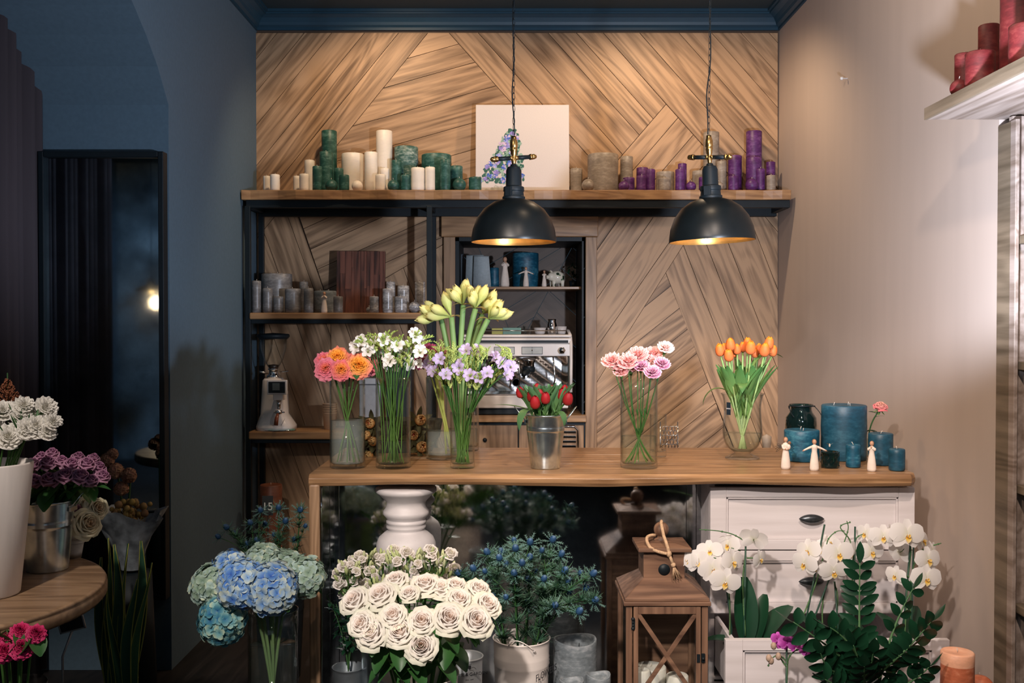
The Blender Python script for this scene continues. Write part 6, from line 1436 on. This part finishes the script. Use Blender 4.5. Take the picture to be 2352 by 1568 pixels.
mb = MB(); box(mb, -lw, lw, -lw, lw, c1, c1 + .012); q = lw - .008; mb.add([(-q, -q, c1 + .012), (q, -q, c1 + .012), (q, q, c1 + .012), (-q, q, c1 + .012), (0, 0, c1 + .026)], [(0, 1, 4), (1, 2, 4), (2, 3, 4), (3, 0, 4)], flat=True); mb.build('cap', LX_, ln, .0015)
kz = Z(1215, YL0)
mb = MB(); lathe(mb, [(.022, c1 + .018), (.024, c1 + .026), (.012, kz - .024), (.012, kz - .02)], 20); ball(mb, (0, 0, kz), .0235, seg=20); mb.build('knob', LZ, ln)
RP = plain('jute_rope', (.50, .33, .20), .9, var=.3, scale=260, sc=(1, 1, .3), bmp=.6)
rp3 = MB(); k0 = V((-.002, -.028, kz + .018)); nt_ = V((.012, -.08, Z(1272, 3.0)))
lp = [V((.0, -.004, kz + .026)), V((-.004, -.026, kz + .022)), V((.0, -.05, kz - .01)), nt_ + V((-.004, .004, .02)), nt_]
tube(rp3, sum([bez(lp[i], (lp[i] + lp[i + 1]) / 2 + V((0, -.004, .003)), lp[i + 1], 4)[(1 if i else 0):] for i in range(4)], []), .0052, 8)
tube(rp3, bez(V((-.02, -.012, kz - .016)), V((-.065, -.03, kz - .01)), V((-.045, -.07, kz - .04)), 8) + bez(V((-.045, -.07, kz - .04)), V((-.03, -.085, kz - .052)), nt_, 6)[1:], .0052, 8)
ball(rp3, nt_, .0085, seg=10, rz=.011); e2 = nt_ + V((.012, -.004, -.032)); tube(rp3, [nt_, e2], .005, 8); ball(rp3, e2, .008, seg=10)
for k in range(16): a = k * .4; d = V((.012 * math.cos(a) + .010, .008 * math.sin(a), -.034 + .006 * math.sin(k * 3))); tube(rp3, [e2, e2 + d * .5 + V((0, 0, -.002)), e2 + d], .0016, 4)
rp3.build('rope_handle', RP, ln)
# door with crossed bars
dw = bw - .022; dz0, dz1 = .046, ez - .003
mb = MB(); f = .014
dr = thing; door = MB(); box(door, -dw, -dw + f, -bw - .004, -bw + .010, dz0, dz1); box(door, dw - f, dw, -bw - .004, -bw + .010, dz0, dz1)
box(door, -dw + f, dw - f, -bw - .004, -bw + .010, dz1 - .022, dz1); box(door, -dw + f, dw - f, -bw - .004, -bw + .010, dz0, dz0 + .02)
dobj = door.build('door', LZ, ln, .0015)
ztp = dz1 - .022; zxc = Z(1508, 2.95); hx_ = dw - f
for sd in (-1, 1):
    mb = MB(); z1_, z2_ = ztp, 2 * zxc - ztp; w_ = .0062
    d = V((sd * 2 * hx_, 0, z2_ - z1_)).normalized(); n_ = V((-d.z, 0, d.x)) * w_; a = V((-sd * hx_, -bw - (.003 if sd > 0 else .0015), z1_)); b = V((sd * hx_, a.y, z2_))
    vs = [a + n_, a - n_, b - n_, b + n_]; vs = vs + [v + V((0, .008, 0)) for v in vs]
    mb.add(vs, [(0, 1, 2, 3), (7, 6, 5, 4), (0, 4, 5, 1), (1, 5, 6, 2), (2, 6, 7, 3), (3, 7, 4, 0)], flat=True); mb.build('cross_bar', LX_, dobj, .001)
bx(-hx_, hx_, -bw + .004, -bw + .006, dz0 + .02, ztp).build('pane', M_['clear'], dobj)
for px in (-1,):
    mb = MB(); hz1 = Z(1433, 2.95)
    for dz in (-.014, -.005, .005, .014): ball(mb, (-dw - .002, -bw - .005, hz1 + dz), .0062 if abs(dz) > .01 else .004, seg=8)
    box(mb, -dw - .006, -dw + .004, -bw - .006, -bw - .003, hz1 - .014, hz1 + .014); mb.build('hinge', M_['blackmetal'], dobj)
mb = MB(); hz2 = Z(1512, 2.95); box(mb, dw - .012, dw - .003, -bw - .007, -bw - .003, hz2 - .012, hz2 + .012); box(mb, dw + .002, dw + .012, -bw - .007, -bw - .003, hz2 - .012, hz2 + .014); ball(mb, (dw + .006, -bw - .010, hz2), .005, seg=8); mb.build('latch', M_['blackmetal'], dobj)
for sd in (-1, 1):
    mb = MB(); x = sd * (bw - .009); box(mb, x - .006, x + .006, -bw + .018, bw - .018, ez - .02, ez); box(mb, x - .006, x + .006, -bw + .018, bw - .018, .04, .06)
    s_ = mb.build('side_rail', LX_, ln, .001); bx(x - .001, x + .001, -bw + .018, bw - .018, .06, ez - .02).build('pane', M_['clear'], s_)
bx(-bw + .018, bw - .018, bw - .012, bw - .006, .04, ez).build('back_board', LX_, ln)
fz = .0405
for dx, dy, r, yt, lab in [(-.030, .01, .048, 1528, 'wide white candle inside the wooden lantern, left one'), (.048, -.02, .034, 1548, 'slimmer white candle inside the wooden lantern, right one'), (-.066, -.05, .026, 1536, 'front left white candle inside the wooden lantern')]:
    candle(lx + dx, YL0 + dy, fz, r, Z(yt, YL0 + dy) - fz, 'cream', 'p', lab, 'white candles in the lantern')
# ---------------------------------------------------------------- orchids and leafy plants in the open drawer
GST = petal('orchid_stem', [(0, (.10, .20, .08)), (1, (.06, .15, .06))], .15, .05)
STK = plain('dark_green_stake', (.01, .05, .03), .5)
def orchid(lab, px, py, Y, stakes, stemsp, flowers_, leaves_, R0=.042, grp='white orchids', kd='orw', zb=None, pot=True, buds=()):
    b = at(px, py, Y); z0 = zb if zb is not None else OZ + .001
    t = thing('orchid', lab, 'orchid', (b.x, Y, z0), 0, grp)
    O = V((b.x, Y, z0))
    hp = min(.12, max(.05, b.z - z0 - .0))
    if pot: mb = MB(); lathe(mb, [(.038, 0), (.05, hp), (.052, hp), (.048, hp - .006), (.0, hp - .008)], 24); mb.build('pot', glass('clear_plastic_pot', (.55, .6, .55), .5, (.06, .05, .035), .6), t)
    for (a, c, dy) in stakes: mb = MB(); p = at(*a, Y + dy) - O; q = at(*c, Y + dy * .5) - O; tube(mb, [V((q.x, q.y, min(q.z, hp))), q, p], .0028, 6); mb.build('stake', STK, t)
    for sp_ in stemsp:
        P = [at(x, y, Y + d) - O for x, y, d in sp_]; pts = [P[0]]
        for i in range(len(P) - 1):
            p0, p1, p2, p3 = P[max(0, i - 1)], P[i], P[i + 1], P[min(len(P) - 1, i + 2)]
            for k in range(1, 6): u = k / 5; pts.append(.5 * ((2 * p1) + (p2 - p0) * u + (2 * p0 - 5 * p1 + 4 * p2 - p3) * u * u + (3 * p1 - p0 - 3 * p2 + p3) * u ** 3))
        mb = MB(); tube(mb, pts, [.0026 - .0014 * i / len(pts) for i in range(len(pts))], 6)
        for p in pts[3::4]: ball(mb, p, .0032, seg=6)
        mb.build('stem', GST, t)
    for i, f in enumerate(flowers_):
        fx_, fy_, dx, dz, s_ = f[:5]; dy = f[5] if len(f) > 5 else -.02
        Pc = at(fx_, fy_, Y + dy) - O; d = V((dx, -1 if abs(dx) < 3 and dz < 3 else .9, dz)).normalized() if not (len(f) > 6 and f[6]) else V((dx, .8, dz)).normalized()
        q = d.to_track_quat('Z', 'Y').to_matrix().to_4x4(); inst('bloom', G_[kd](i), t, T(Pc) @ q @ RZ(R.uniform(-.25, .25)) @ S(R0 * s_))
    for i, (x, y) in enumerate(buds): mb = MB(); ball(mb, at(x, y, Y - .02) - O, .0085, seg=10, rz=.011, tone=(.3, .5)); mb.build('bud', petal('orchid_bud', [(0, (.45, .25, .25)), (1, (.35, .4, .15))], .2, .1), t)
    for (x, y, L_, W_, az, el, bd) in leaves_:
        mb = MB(); blade(mb, L_, W_, nv=10, nu=6, bend=bd, cup=.22, rnd=R.random(), wf=lambda v: max(.10, math.sin(PI * min(.97, .12 + v * .85)) ** .55)); o = mb.build('leaf', M_['darkleaf'], t); p = at(x, y, Y) - O; o.matrix_local = T(p) @ RZ(az) @ RX(el)
Yo = 3.05
orchid('white orchid at the far left of the open drawer with a bent bare tip', 1700, 1478, Yo,
    [((1658, 1260), (1680, 1440), .02), ((1713, 1240), (1709, 1440), .0)],
    [[(1676, 1460, 0), (1676, 1380, -.01), (1668, 1320, -.02), (1650, 1285, -.03), (1620, 1280, -.03), (1585, 1290, -.04)], [(1712, 1460, 0), (1706, 1340, 0), (1712, 1255, 0), (1690, 1230, -.01), (1650, 1219, -.02), (1606, 1216, -.03)], [(1716, 1281, 0), (1740, 1281, -.02)], [(1700, 1264, 0), (1680, 1258, -.02)]],
    [(1580, 1286, -.8, .1, .80, -.04), (1601, 1289, -.1, .1, .88, -.05), (1630, 1266, -.2, .5, .92, -.02), (1637, 1307, .05, 0, 1.02, -.06), (1682, 1291, .7, .1, 1.0, -.05), (1665, 1337, .0, -.1, 1.08, -.08), (1673, 1252, -.9, .2, .9, .0), (1731, 1238, .3, .3, .98, -.02, 1), (1745, 1284, .9, -.1, .72, -.02)],
    [(1715, 1470, .19, .075, .02, 1.42, -.1), (1735, 1470, .15, .055, -.6, 1.15, -.35), (1690, 1475, .11, .06, 1.2, .25, -.7), (1750, 1470, .17, .075, -.9, .8, -.6), (1700, 1475, .10, .055, -2.6, .3, -.8)])
orchid('white orchid in the middle of the open drawer leaning left', 1905, 1478, Yo + .02,
    [((1894, 1204), (1852, 1420), .0), ((1908, 1320), (1870, 1420), .0), ((1917, 1335), (1925, 1440), .03), ((1964, 1209), (1961, 1425), .03)],
    [[(1840, 1425, 0), (1870, 1350, 0), (1895, 1265, 0), (1903, 1237, -.01), (1922, 1220, -.01), (1941, 1219, -.01)], [(1890, 1450, .02), (1890, 1380, .01), (1910, 1310, 0), (1935, 1255, 0), (1948, 1215, 0), (1945, 1196, 0)], [(1920, 1440, .03), (1924, 1370, .03), (1915, 1335, .02)]],
    [(1857, 1266, -1.1, .3, .98, -.03), (1848, 1295, -1.0, -.1, .98, -.05), (1873, 1302, -.6, -.4, .9, .0), (1925, 1272, .1, .05, 1.12, -.06), (1915, 1312, -.1, -.35, 1.05, -.07), (1950, 1268, .9, .0, .95, .0), (1885, 1262, -.3, .4, .8, .02), (1905, 1248, .2, .7, .8, .04)],
    [(1900, 1478, .15, .05, .5, .8, -.8), (1915, 1478, .14, .05, -.6, .7, -.6)])
orchid('white orchid with two blooms between the middle and right orchids', 1985, 1478, Yo + .05,
    [], [[(1962, 1440, 0), (1958, 1340, 0), (1962, 1268, 0), (1985, 1272, -.01)], [(1962, 1290, .0), (1965, 1240, 0), (1982, 1226, 0)], [(1962, 1280, 0), (1952, 1240, 0), (1930, 1210, 0), (1952, 1199, 0)]],
    [(1988, 1226, -1.3, .2, .8, .0), (2001, 1268, .25, .1, .98, -.04)], [(1985, 1480, .12, .05, .3, .9, -.7)])
orchid('white orchid at the right of the open drawer with the largest blooms', 2085, 1478, Yo + .02,
    [((2091, 1248), (2076, 1430), .0), ((2098, 1250), (2094, 1430), .02)],
    [[(2078, 1460, 0), (2084, 1340, 0), (2092, 1255, 0), (2070, 1235, -.02), (2035, 1232, -.02), (1995, 1232, -.02)], [(2094, 1460, .02), (2092, 1340, .02), (2102, 1290, .01), (2120, 1262, -.01), (2130, 1290, -.02)], [(2144, 1252, -.01), (2162, 1247, -.02)], [(2090, 1325, 0), (2068, 1318, -.01)]],
    [(2028, 1233, -.1, .0, .95, -.04), (2046, 1228, 1.0, .1, .8, -.02), (2083, 1229, .1, .05, 1.22, -.07), (2067, 1268, -.3, -.3, .95, -.0, 1), (2118, 1242, 1.0, .3, .95, .0), (2131, 1286, .35, .1, 1.02, -.05), (2127, 1329, .1, .0, 1.10, -.06), (2057, 1322, -1.2, .0, .8, -.01), (2142, 1265, 1.1, .3, .8, .03)],
    [(2090, 1475, .15, .055, -.5, .9, -.6), (2080, 1478, .13, .05, .6, .9, -.6)])
orchid('small purple orchid with drooping buds in front of the open drawer', 1805, 1600, 2.80,
    [((1807, 1484), (1805, 1640), .0)], [[(1806, 1640, 0), (1808, 1540, 0), (1812, 1510, -.01), (1830, 1492, -.01), (1858, 1490, -.01), (1878, 1497, -.01)], [(1808, 1520, 0), (1790, 1505, 0), (1772, 1512, 0), (1765, 1528, 0)], [(1806, 1530, 0), (1793, 1512, 0), (1785, 1500, -.01)]],
    [(1786, 1466, -.7, .5, .44, .0), (1806, 1475, .0, .3, .50, -.02), (1826, 1481, .4, .2, .46, -.02), (1851, 1491, .2, .5, .44, -.01), (1862, 1503, .5, -.3, .40, -.01), (1797, 1480, -.3, .1, .42, .0)], [], R0=.045, grp=None, kd='orp', zb=.001, pot=False, buds=[(1777, 1483), (1766, 1511), (1771, 1517), (1788, 1507)])
# ZZ plant
yz = 2.80; zx_ = X(1985, yz); zt4 = .37
zp = thing('zz_plant', 'big dark glossy leaved plant in a pot before the open white drawer', 'plant', (zx_, yz, .0005))
mb = MB(); lathe(mb, [(.085, 0), (.105, zt4 - .03), (.108, zt4), (.10, zt4), (.095, zt4 - .03), (0, zt4 - .035)], 32); mb.build('pot', plain('anthracite_pot', (.03, .035, .04), .5), zp)
ZL = M_['darkleaf']
def zzstem(base, mid, tip, n, L_, W_, roll=0):
    P = bez(base, mid, tip, 24); mb = MB(); tube(mb, P, [.005 - .0035 * i / 24 for i in range(25)], 7); s_ = mb.build('stem', GST, zp)
    mb = MB()
    for k in range(n):
        f = .22 + .76 * k / (n - 1); i = min(23, int(f * 24)); p = P[i]; d = (P[min(24, i + 1)] - P[i - 1]).normalized(); side = d.cross(V((math.sin(roll), -math.cos(roll), 0))).normalized(); nrm = side.cross(d)
        for sd in (-1, 1):
            y = (side * sd * 1.0 + d * R.uniform(.35, .6) + nrm * R.uniform(-.25, .3)).normalized(); x = y.cross(nrm).normalized(); z = x.cross(y); Mx = Matrix((x, y, z)).transposed().to_4x4(); Mx.translation = p
            blade(mb, L_ * R.uniform(.85, 1.1) * (1 - .35 * abs(f - .5)), W_, M=Mx, nv=6, nu=4, bend=-.35, cup=.25, rnd=R.random(), wf=lambda v: max(.05, math.sin(PI * min(1, .03 + v * .94)) ** .75))
    y = (P[-1] - P[-2]).normalized(); mb2 = blade(mb, L_, W_ * .9, M=aim(y, 0, P[-1]) @ RX(PI / 2), nv=6, nu=4, cup=.2, rnd=.5)
    mb.build('leaves', ZL, zp)
O = zp.location
def zl(px, py, dy=0): return at(px, py, yz + dy) - O
B0 = V((0, 0, zt4 - .03))
for b, m, t_, n, L_, W_, r_ in [
    (zl(1976, 1560, .03), zl(1972, 1440, .05), zl(1975, 1292, .06), 11, .062, .026, 0), (zl(1990, 1560), zl(1930, 1500, -.05), zl(1822, 1428, -.06), 7, .066, .036, .4),
    (zl(1995, 1560), zl(1960, 1470, -.06), zl(1905, 1440, -.08), 5, .06, .036, 0), (zl(2020, 1560), zl(2045, 1440, 0), zl(2098, 1350, .02), 6, .052, .026, .3), (zl(2000, 1560), zl(2080, 1500, 0), zl(2140, 1425, .0), 7, .062, .034, .5),
    (zl(1995, 1560), zl(1900, 1560, -.08), zl(1885, 1500, -.12), 5, .058, .034, 0), (zl(2005, 1560), zl(2050, 1520, -.09), zl(2085, 1490, -.12), 6, .058, .032, 0), (zl(1990, 1580), zl(1980, 1540, -.10), zl(1960, 1480, -.13), 5, .058, .034, 0),
    (zl(1980, 1600), zl(1930, 1580, -.1), zl(1895, 1560, -.13), 5, .055, .032, 0), (zl(2000, 1600), zl(2090, 1580, -.06), zl(2135, 1530, -.08), 6, .055, .03, 0), (zl(1990, 1600), zl(2000, 1540, -.14), zl(2005, 1500, -.17), 5, .058, .032, 0), (zl(1985, 1600), zl(1985, 1560, -.15), zl(1985, 1530, -.18), 5, .055, .032, 0)]:
    zzstem(b, m, t_, n, L_, W_, r_)
# ---------------------------------------------------------------- round table and what stands on it
TZ = .72; tx, ty, tr = -1.55, 2.52, .485
tt = thing('round_table', 'round oak topped table cut by the left edge of the photo', 'table', (tx, ty, 0))
mb = MB(); lathe(mb, [(tr - .035, TZ - .05), (tr - .008, TZ - .046), (tr, TZ - .036), (tr, TZ - .016), (tr - .004, TZ - .011), (tr - .001, TZ - .008), (tr - .006, TZ - .001), (tr - .012, TZ), (0, TZ)], 96); mb.build('table_top', M_['table'], tt)
mb = MB(); lathe(mb, [(.26, 0), (.25, .03), (.07, .06), (.05, .12), (.05, TZ - .09), (.16, TZ - .05), (0, TZ - .05)], 32); mb.build('pedestal', plain('dark_brown_base', (.03, .02, .015), .5), tt)
TS = TZ + .0005
yv = 2.50; xv_ = X(-26, yv); hv = Z(1062, yv) - TZ
vw = thing('tall_white_vase', 'tall tapered white vase of white carnations at the left edge', 'vase', (xv_, yv, TS)); r1 = 92 / F * yv; r0 = 62 / F * yv
mb = MB(); lathe(mb, [(r0 - .004, 0), (r0, .005), (r1, hv - .004), (r1 - .002, hv), (r1 - .006, hv - .002), (r0 - .004, .02), (0, .02)], 56); mb.build('vase_body', plain('brushed_white_metal', (.72, .66, .62), .45, var=.06, scale=10, sc=(6, 6, .3)), vw)
pc_ = [(7, 942, 24), (20, 1002, 30, -.04), (56, 930, 24), (84, 978, 27, -.03), (107, 934, 24, .0), (124, 967, 20), (110, 990, 19, -.03), (63, 984, 26, -.04), (46, 955, 24, .0), (-22, 965, 26), (90, 945, 22, .04), (-40, 930, 24, .03)]
col_bunch('cawh', pc_, 'carnation', 'carnation', 'white carnation in the tall white vase', 'white carnations', xv_, yv, TS + .03, r0 * .7, TZ + hv, r1 * .75, 24, .002, 3, zoff=.8, up=.7, leaves=lambda i: [(.85, .06, .007, i * 1.3, .9, .3), (.9, .05, .006, i * 2.9, .8, .3)])
at_ = thing('rust_astilbe', 'rust brown feathery plume behind the white carnations', 'flower', (xv_ + .02, yv + .05, TS + .025)); O = at_.location
tip = at(17, 856, yv + .05) - O; bs = at(18, 935, yv + .05) - O; mb = MB(); tube(mb, [V((0, 0, 0)), V((bs.x, 0, bs.z)), tip], .0016, 5); mb.build('stem', M_['darkstem'], at_)
mb = MB()
for i in range(150):
    f = R.random(); p = bs.lerp(tip, f) + V((0, 0, -.02)); a = R.uniform(0, 6.3); l_ = .030 * (1 - f) + .004; d = V((math.cos(a) * l_, math.sin(a) * l_, l_ * 1.1)); tube(mb, [p, p + d], .0007, 3); ball(mb, p + d, .0022, seg=4); ball(mb, p + d * .6, .002, seg=4)
mb.build('plume', P_['ruast'], at_)
ab = thing('rust_astilbe', 'lower rust brown plume between the white carnations', 'flower', (xv_ + .03, yv + .03, TS + .025)); O2 = ab.location; t2 = at(62, 915, yv + .03) - O2; mb = MB(); tube(mb, [V((0, 0, 0)), V((.02, 0, hv)), t2], .0014, 5); mb.build('stem', M_['darkstem'], ab)
mb = MB()
for i in range(60): f = R.random(); p = t2 - V((0, 0, .07 * f)); a = R.uniform(0, 6.3); l_ = .018 * f + .004; d = V((math.cos(a) * l_, math.sin(a) * l_, l_)); tube(mb, [p, p + d], .0007, 3); ball(mb, p + d, .002, seg=4)
mb.build('plume', P_['ruast'], ab)
# galvanised bucket with mauve roses
yb = 2.76; xb_ = X(105, yb); hb = Z(1148, yb) - TZ
bucket('galvanised_bucket', 'galvanised bucket of mauve roses on the round table', xb_, yb, TS, 60 / F * yb, 45 / F * yb, hb, M_['galv'], bands=(.66,))
pm_ = [(77, 1103, 22, -.05), (114, 1100, 23, -.06), (149, 1092, 23, -.06), (111, 1062, 22), (142, 1060, 20, .03), (186, 1092, 22, -.04), (200, 1064, 20), (227, 1073, 19), (237, 1092, 18, -.0), (165, 1066, 21, .0), (74, 1066, 20), (209, 1103, 20, -.03), (95, 1050, 18, .05), (180, 1050, 18, .05), (120, 1040, 17, .06), (65, 1085, 18, .02), (215, 1052, 16, .05)]
col_bunch('romv', pm_, 'mauve_rose', 'rose', 'mauve rose in the table bucket', 'mauve roses', xb_, yb, TS + .02, .03, TZ + hb, .05, 20, .0024, 3, zoff=.8, up=1.1, c=.7, leaves=lambda i: [(.8, .07, .045, i * 1.3, -.5, -.5), (.72, .07, .045, i * 2.3 + 1, -.6, -.5)], leafmat=M_['leaf'])
lf = thing('rose_leaf', 'broad rose leaf sticking out right below the mauve roses', 'leaf', at(175, 1118, yb - .03)); mb = MB(); blade(mb, .095, .048, nv=9, nu=5, bend=-.5, cup=.25); o = mb.build('leaf_blade', M_['leaf'], lf); o.matrix_local = RZ(-1.5) @ RX(.15)
lf = thing('rose_leaf', 'dark rose leaf drooping between the white vase and the bucket', 'leaf', at(75, 1140, yb - .08)); mb = MB(); blade(mb, .085, .05, nv=9, nu=5, bend=-1.2, cup=.25); o = mb.build('leaf_blade', M_['leaf'], lf); o.matrix_local = RZ(2.4) @ RX(-.4)
# small pot with cream roses
yp_ = 2.90; xp_ = X(165, yp_); hp_ = Z(1232, yp_) - TZ
bucket('small_white_pot', 'small whitewashed pot of cream roses at the back of the round table', xp_, yp_, TS, 25 / F * yp_, 17 / F * yp_, hp_, plain('crackled_white', (.55, .54, .52), .6, var=.2, scale=40), handles=False, cat='pot')
for px, py, rp_, dy, kd, lab in [(199, 1203, 33, -.04, 'rocr', 'large cream rose facing right from the small white pot'), (222, 1168, 26, .0, 'rocr', 'upper cream rose in the small white pot'), (172, 1176, 20, .0, 'romv', 'mauve rose in the small white pot beside the cream ones'), (162, 1218, 13, -.03, 'camv', 'small pink carnation low in the small white pot'), (196, 1160, 20, .03, 'rocr', 'cream rose at the back of the small white pot')]:
    Pc = at(px, py, yp_ + dy); flower('small_rose', lab, 'rose', None, V((xp_, yp_, TS + .012)), V((xp_ + .008, yp_, TZ + hp_)), Pc, tocam(Pc, .3, V((.8, -.2, 0)), .8), rp_ / F * yp_, G_[kd], .002, 1, M_['stem'], [(.7, .04, .025, 1, .2, -.4)], zoff=.5)
# crimson roses under the table
yr = 2.22; xr_ = X(30, yr); zr_ = Z(1570, yr)
vase_cyl('glass_vase', 'glass vase of crimson roses on the floor below the round table', xr_, yr, .0005, .065, zr_, zr_ * .7)
col_bunch('rord', [(12, 1496, 24, -.04), (51, 1487, 24, -.04), (83, 1454, 20), (46, 1449, 20), (14, 1462, 20), (55, 1465, 18, .02), (-15, 1470, 20), (-10, 1450, 18, .03)], 'crimson_rose', 'rose', 'crimson rose below the round table', 'crimson roses', xr_, yr, .02, .045, zr_, .05, 20, .0025, 2, zoff=.6, up=.7, leaves=lambda i: [(.85, .06, .04, i * 1.3, -.6, -.5), (.8, .06, .04, i * 2, -.8, -.3)])
# snake plant
yk = 3.25; xk = X(272, yk)
sk = thing('snake_plant', 'snake plant with yellow edged leaves in the shade right of the round table', 'plant', (xk, yk, .0005))
mb = MB(); lathe(mb, [(.07, 0), (.095, .16), (.098, .18), (.09, .18), (.085, .15), (0, .15)], 28); mb.build('pot', M_['blackmetal'], sk)
SNK = petal('snake_leaf', [(0, (.015, .06, .03)), (1, (.03, .09, .05))], .3, .05, .4); SNY = petal('snake_leaf_edge', [(0, (.20, .22, .05)), (1, (.34, .34, .07))], .15, .05, .4)
for (px, py, dx, dy, W_, tw) in [(242, 1235, -.02, .0, .045, .5), (262, 1250, -.01, -.03, .04, -.4), (291, 1248, .01, .0, .045, .7), (325, 1242, .03, .03, .045, -.6), (342, 1292, .04, -.02, .035, .5), (228, 1280, -.04, -.02, .035, -.6), (252, 1330, .0, -.05, .03, .6), (310, 1330, .02, -.05, .035, -.5)]:
    tip = at(px, py, yk + dy) - sk.location; b = V((dx, dy * .5, .15)); d = tip - b; n = 14; mb = MB(); vs = []; ts = []
    for i in range(n + 1):
        f = i / n; c = b + d * f + V((.012 * math.sin(f * 5 + px), 0, 0)); w_ = W_ / 2 * max(.03, (math.sin(PI * min(1, .25 + f * .72)))) ; a = tw + f * 1.2
        s_ = V((math.cos(a), math.sin(a), 0)); nn = V((-math.sin(a), math.cos(a), 0)) * .004
        for u in (-1, -.86, 0, .86, 1): vs.append(c + s_ * u * w_ + nn * (1 - u * u)); ts.append((f, .5))
    fs = [(i * 5 + j, i * 5 + j + 1, (i + 1) * 5 + j + 1, (i + 1) * 5 + j) for i in range(n) for j in range(4)]
    mb.add(vs, fs, 0, ts)
    mb.m = [1 if k % 4 in (0, 3) else 0 for k in range(len(fs))]; o = mb.build('leaf', [SNK, SNY], sk); s2 = o.modifiers.new('s', 'SOLIDIFY'); s2.thickness = .002
# newspaper wrapped dried bouquet, floor, in front of the mirror
yn = 3.55; wn = thing('wrapped_bouquet', 'dried bouquet wrapped in crumpled pale paper before the tall mirror', 'bouquet', (X(298, yn), yn, .0005))
wz = Z(1230, yn); mb = MB(); vs = []; n = 36
for j in range(9):
    f = j / 8
    for i in range(n): a = 2 * PI * i / n; r = .035 + .085 * f ** 1.5; k = 1 + .12 * f * math.sin(a * 7 + j * .6) + .06 * f * math.sin(a * 13); vs.append((r * k * math.cos(a), r * k * math.sin(a) * .8, wz - .12 + f * .20 + .02 * f * math.sin(a * 3 + .5)))
mb.add(vs, [(j * n + i, j * n + (i + 1) % n, (j + 1) * n + (i + 1) % n, (j + 1) * n + i) for j in range(8) for i in range(n)]); o = mb.build('paper', plain('crumpled_paper', (.34, .38, .42), .9, var=.6, scale=18), wn)
mb = MB(); lathe(mb, [(.09, 0), (.07, wz - .13), (0, wz - .13)], 20); mb.build('dark_stand', M_['blackmetal'], wn)
mb = MB()
for i in range(46): a = R.uniform(0, 6.3); q = R.uniform(0, .085); p = V((q * math.cos(a), q * math.sin(a) * .8, wz + R.uniform(.05, .13))); tube(mb, [(0, 0, wz - .1), p], .001, 3); ball(mb, p, R.uniform(.008, .016), seg=7, tone=(R.random(), R.random()))
mb.build('dried_heads', petal('dried_ochre', [(0, (.22, .12, .06)), (1, (.36, .26, .08))], .3, .1), wn)
oh = thing('ochre_hydrangea_bunch', 'ochre dried hydrangeas in the dark above the wrapped bouquet', 'bouquet', (X(275, 3.75), 3.80, .0005)); Oz = oh.location
mb = MB(); lathe(mb, [(.05, 0), (.06, .62), (0, .62)], 20); mb.build('stand', M_['blackmetal'], oh)
for i, (px, py, rp_) in enumerate([(250, 1060, 17), (270, 1085, 19), (300, 1095, 18), (282, 1125, 17), (262, 1045, 13)]): inst('dried_head', G_['hybr'](i), oh, T(at(px, py, 3.75) - Oz) @ aim(V((0, -1, .5))) @ S(rp_ / F * 3.75))
mb = MB(); tube(mb, [(0, 0, .6), at(270, 1085, 3.76) - Oz], .004, 5); tube(mb, [(0, 0, .6), at(300, 1095, 3.76) - Oz], .004, 5); mb.build('stems', M_['darkstem'], oh)
# little sign on a stick below the table
sg = thing('sign_holder', 'small black sign on a pale metal stick below the round table', 'sign', (X(138, 2.95), 2.95, .0005)); zs9 = Z(1446, 2.95)
mb = MB(); tube(mb, [(0, 0, 0), (.0, 0, zs9 - .08), (.03, 0, zs9)], .0035, 6); mb.build('stick', plain('pale_metal', (.4, .4, .4), .4, .5), sg)
sp = bx(-.04, .035, -.001, .002, 0, .05).build('card', plain('black_card', (.01, .01, .012), .3), sg); sp.location = (.035, -.002, zs9); sp.rotation_euler = (0, -.25, 0)
mb = MB()
for a in ((-.042, -.038, -.002, .052), (.033, .037, -.002, .052), (-.042, .037, -.003, .001), (-.042, .037, .049, .053)): box(mb, a[0], a[1], -.002, .003, a[2], a[3])
mb.build('card_frame', plain('pale_metal', (.4, .4, .4), .4, .5), sp)
# ---------------------------------------------------------------- the shop behind the photographer (seen in the mirrors)
pl_ = at(349, 668, 8.9); lyr = 7.98 - 8.9
pr2 = thing('rear_pendant_lamp', 'flat dark pendant lamp with a glowing bulb seen in the tall mirror', 'lamp', (pl_.x, lyr, pl_.z))
mb = MB(); lathe(mb, [(.14, -.0), (.10, .03), (.03, .06), (.02, .11), (.012, .12), (.0, .12)], 32); tube(mb, [(0, 0, .12), (0, 0, ZC - pl_.z)], .004, 5); mb.build('shade', M_['blackmetal'], pr2)
mb = MB(); ball(mb, (0, 0, -.008), .020, seg=14); mb.build('bulb', plain('warm_bulb', (.9, .6, .3), .4, emit=(1, .5, .16), es=9), pr2)
mp = thing('moss_flower_pot', 'moss green pot with lilac felt rim and dried hydrangea seen in the counter mirror', 'flower pot', (at(828, 1180, 4.9).x, 2 * YM - 4.9, .0005)); zt5 = Z(1176, 4.9)
mb = MB(); lathe(mb, [(.06, 0), (.075, zt5 - .01), (0, zt5 - .01)], 28); mb.build('moss_pot', plain('moss', (.10, .16, .05), .95, var=.4, scale=60, bmp=.8), mp)
mb = MB(); lathe(mb, [(.076, zt5 - .03), (.085, zt5 - .005), (.078, zt5 + .008), (.066, zt5 - .01)], 40, ribs=11, ramp=.05); mb.build('felt_rim', plain('lilac_felt', (.36, .27, .42), .95, var=.3, scale=40, bmp=.8), mp)
inst('dried_head', G_['hybr'](1), mp, T(0, 0, zt5 - .02) @ S(.055))
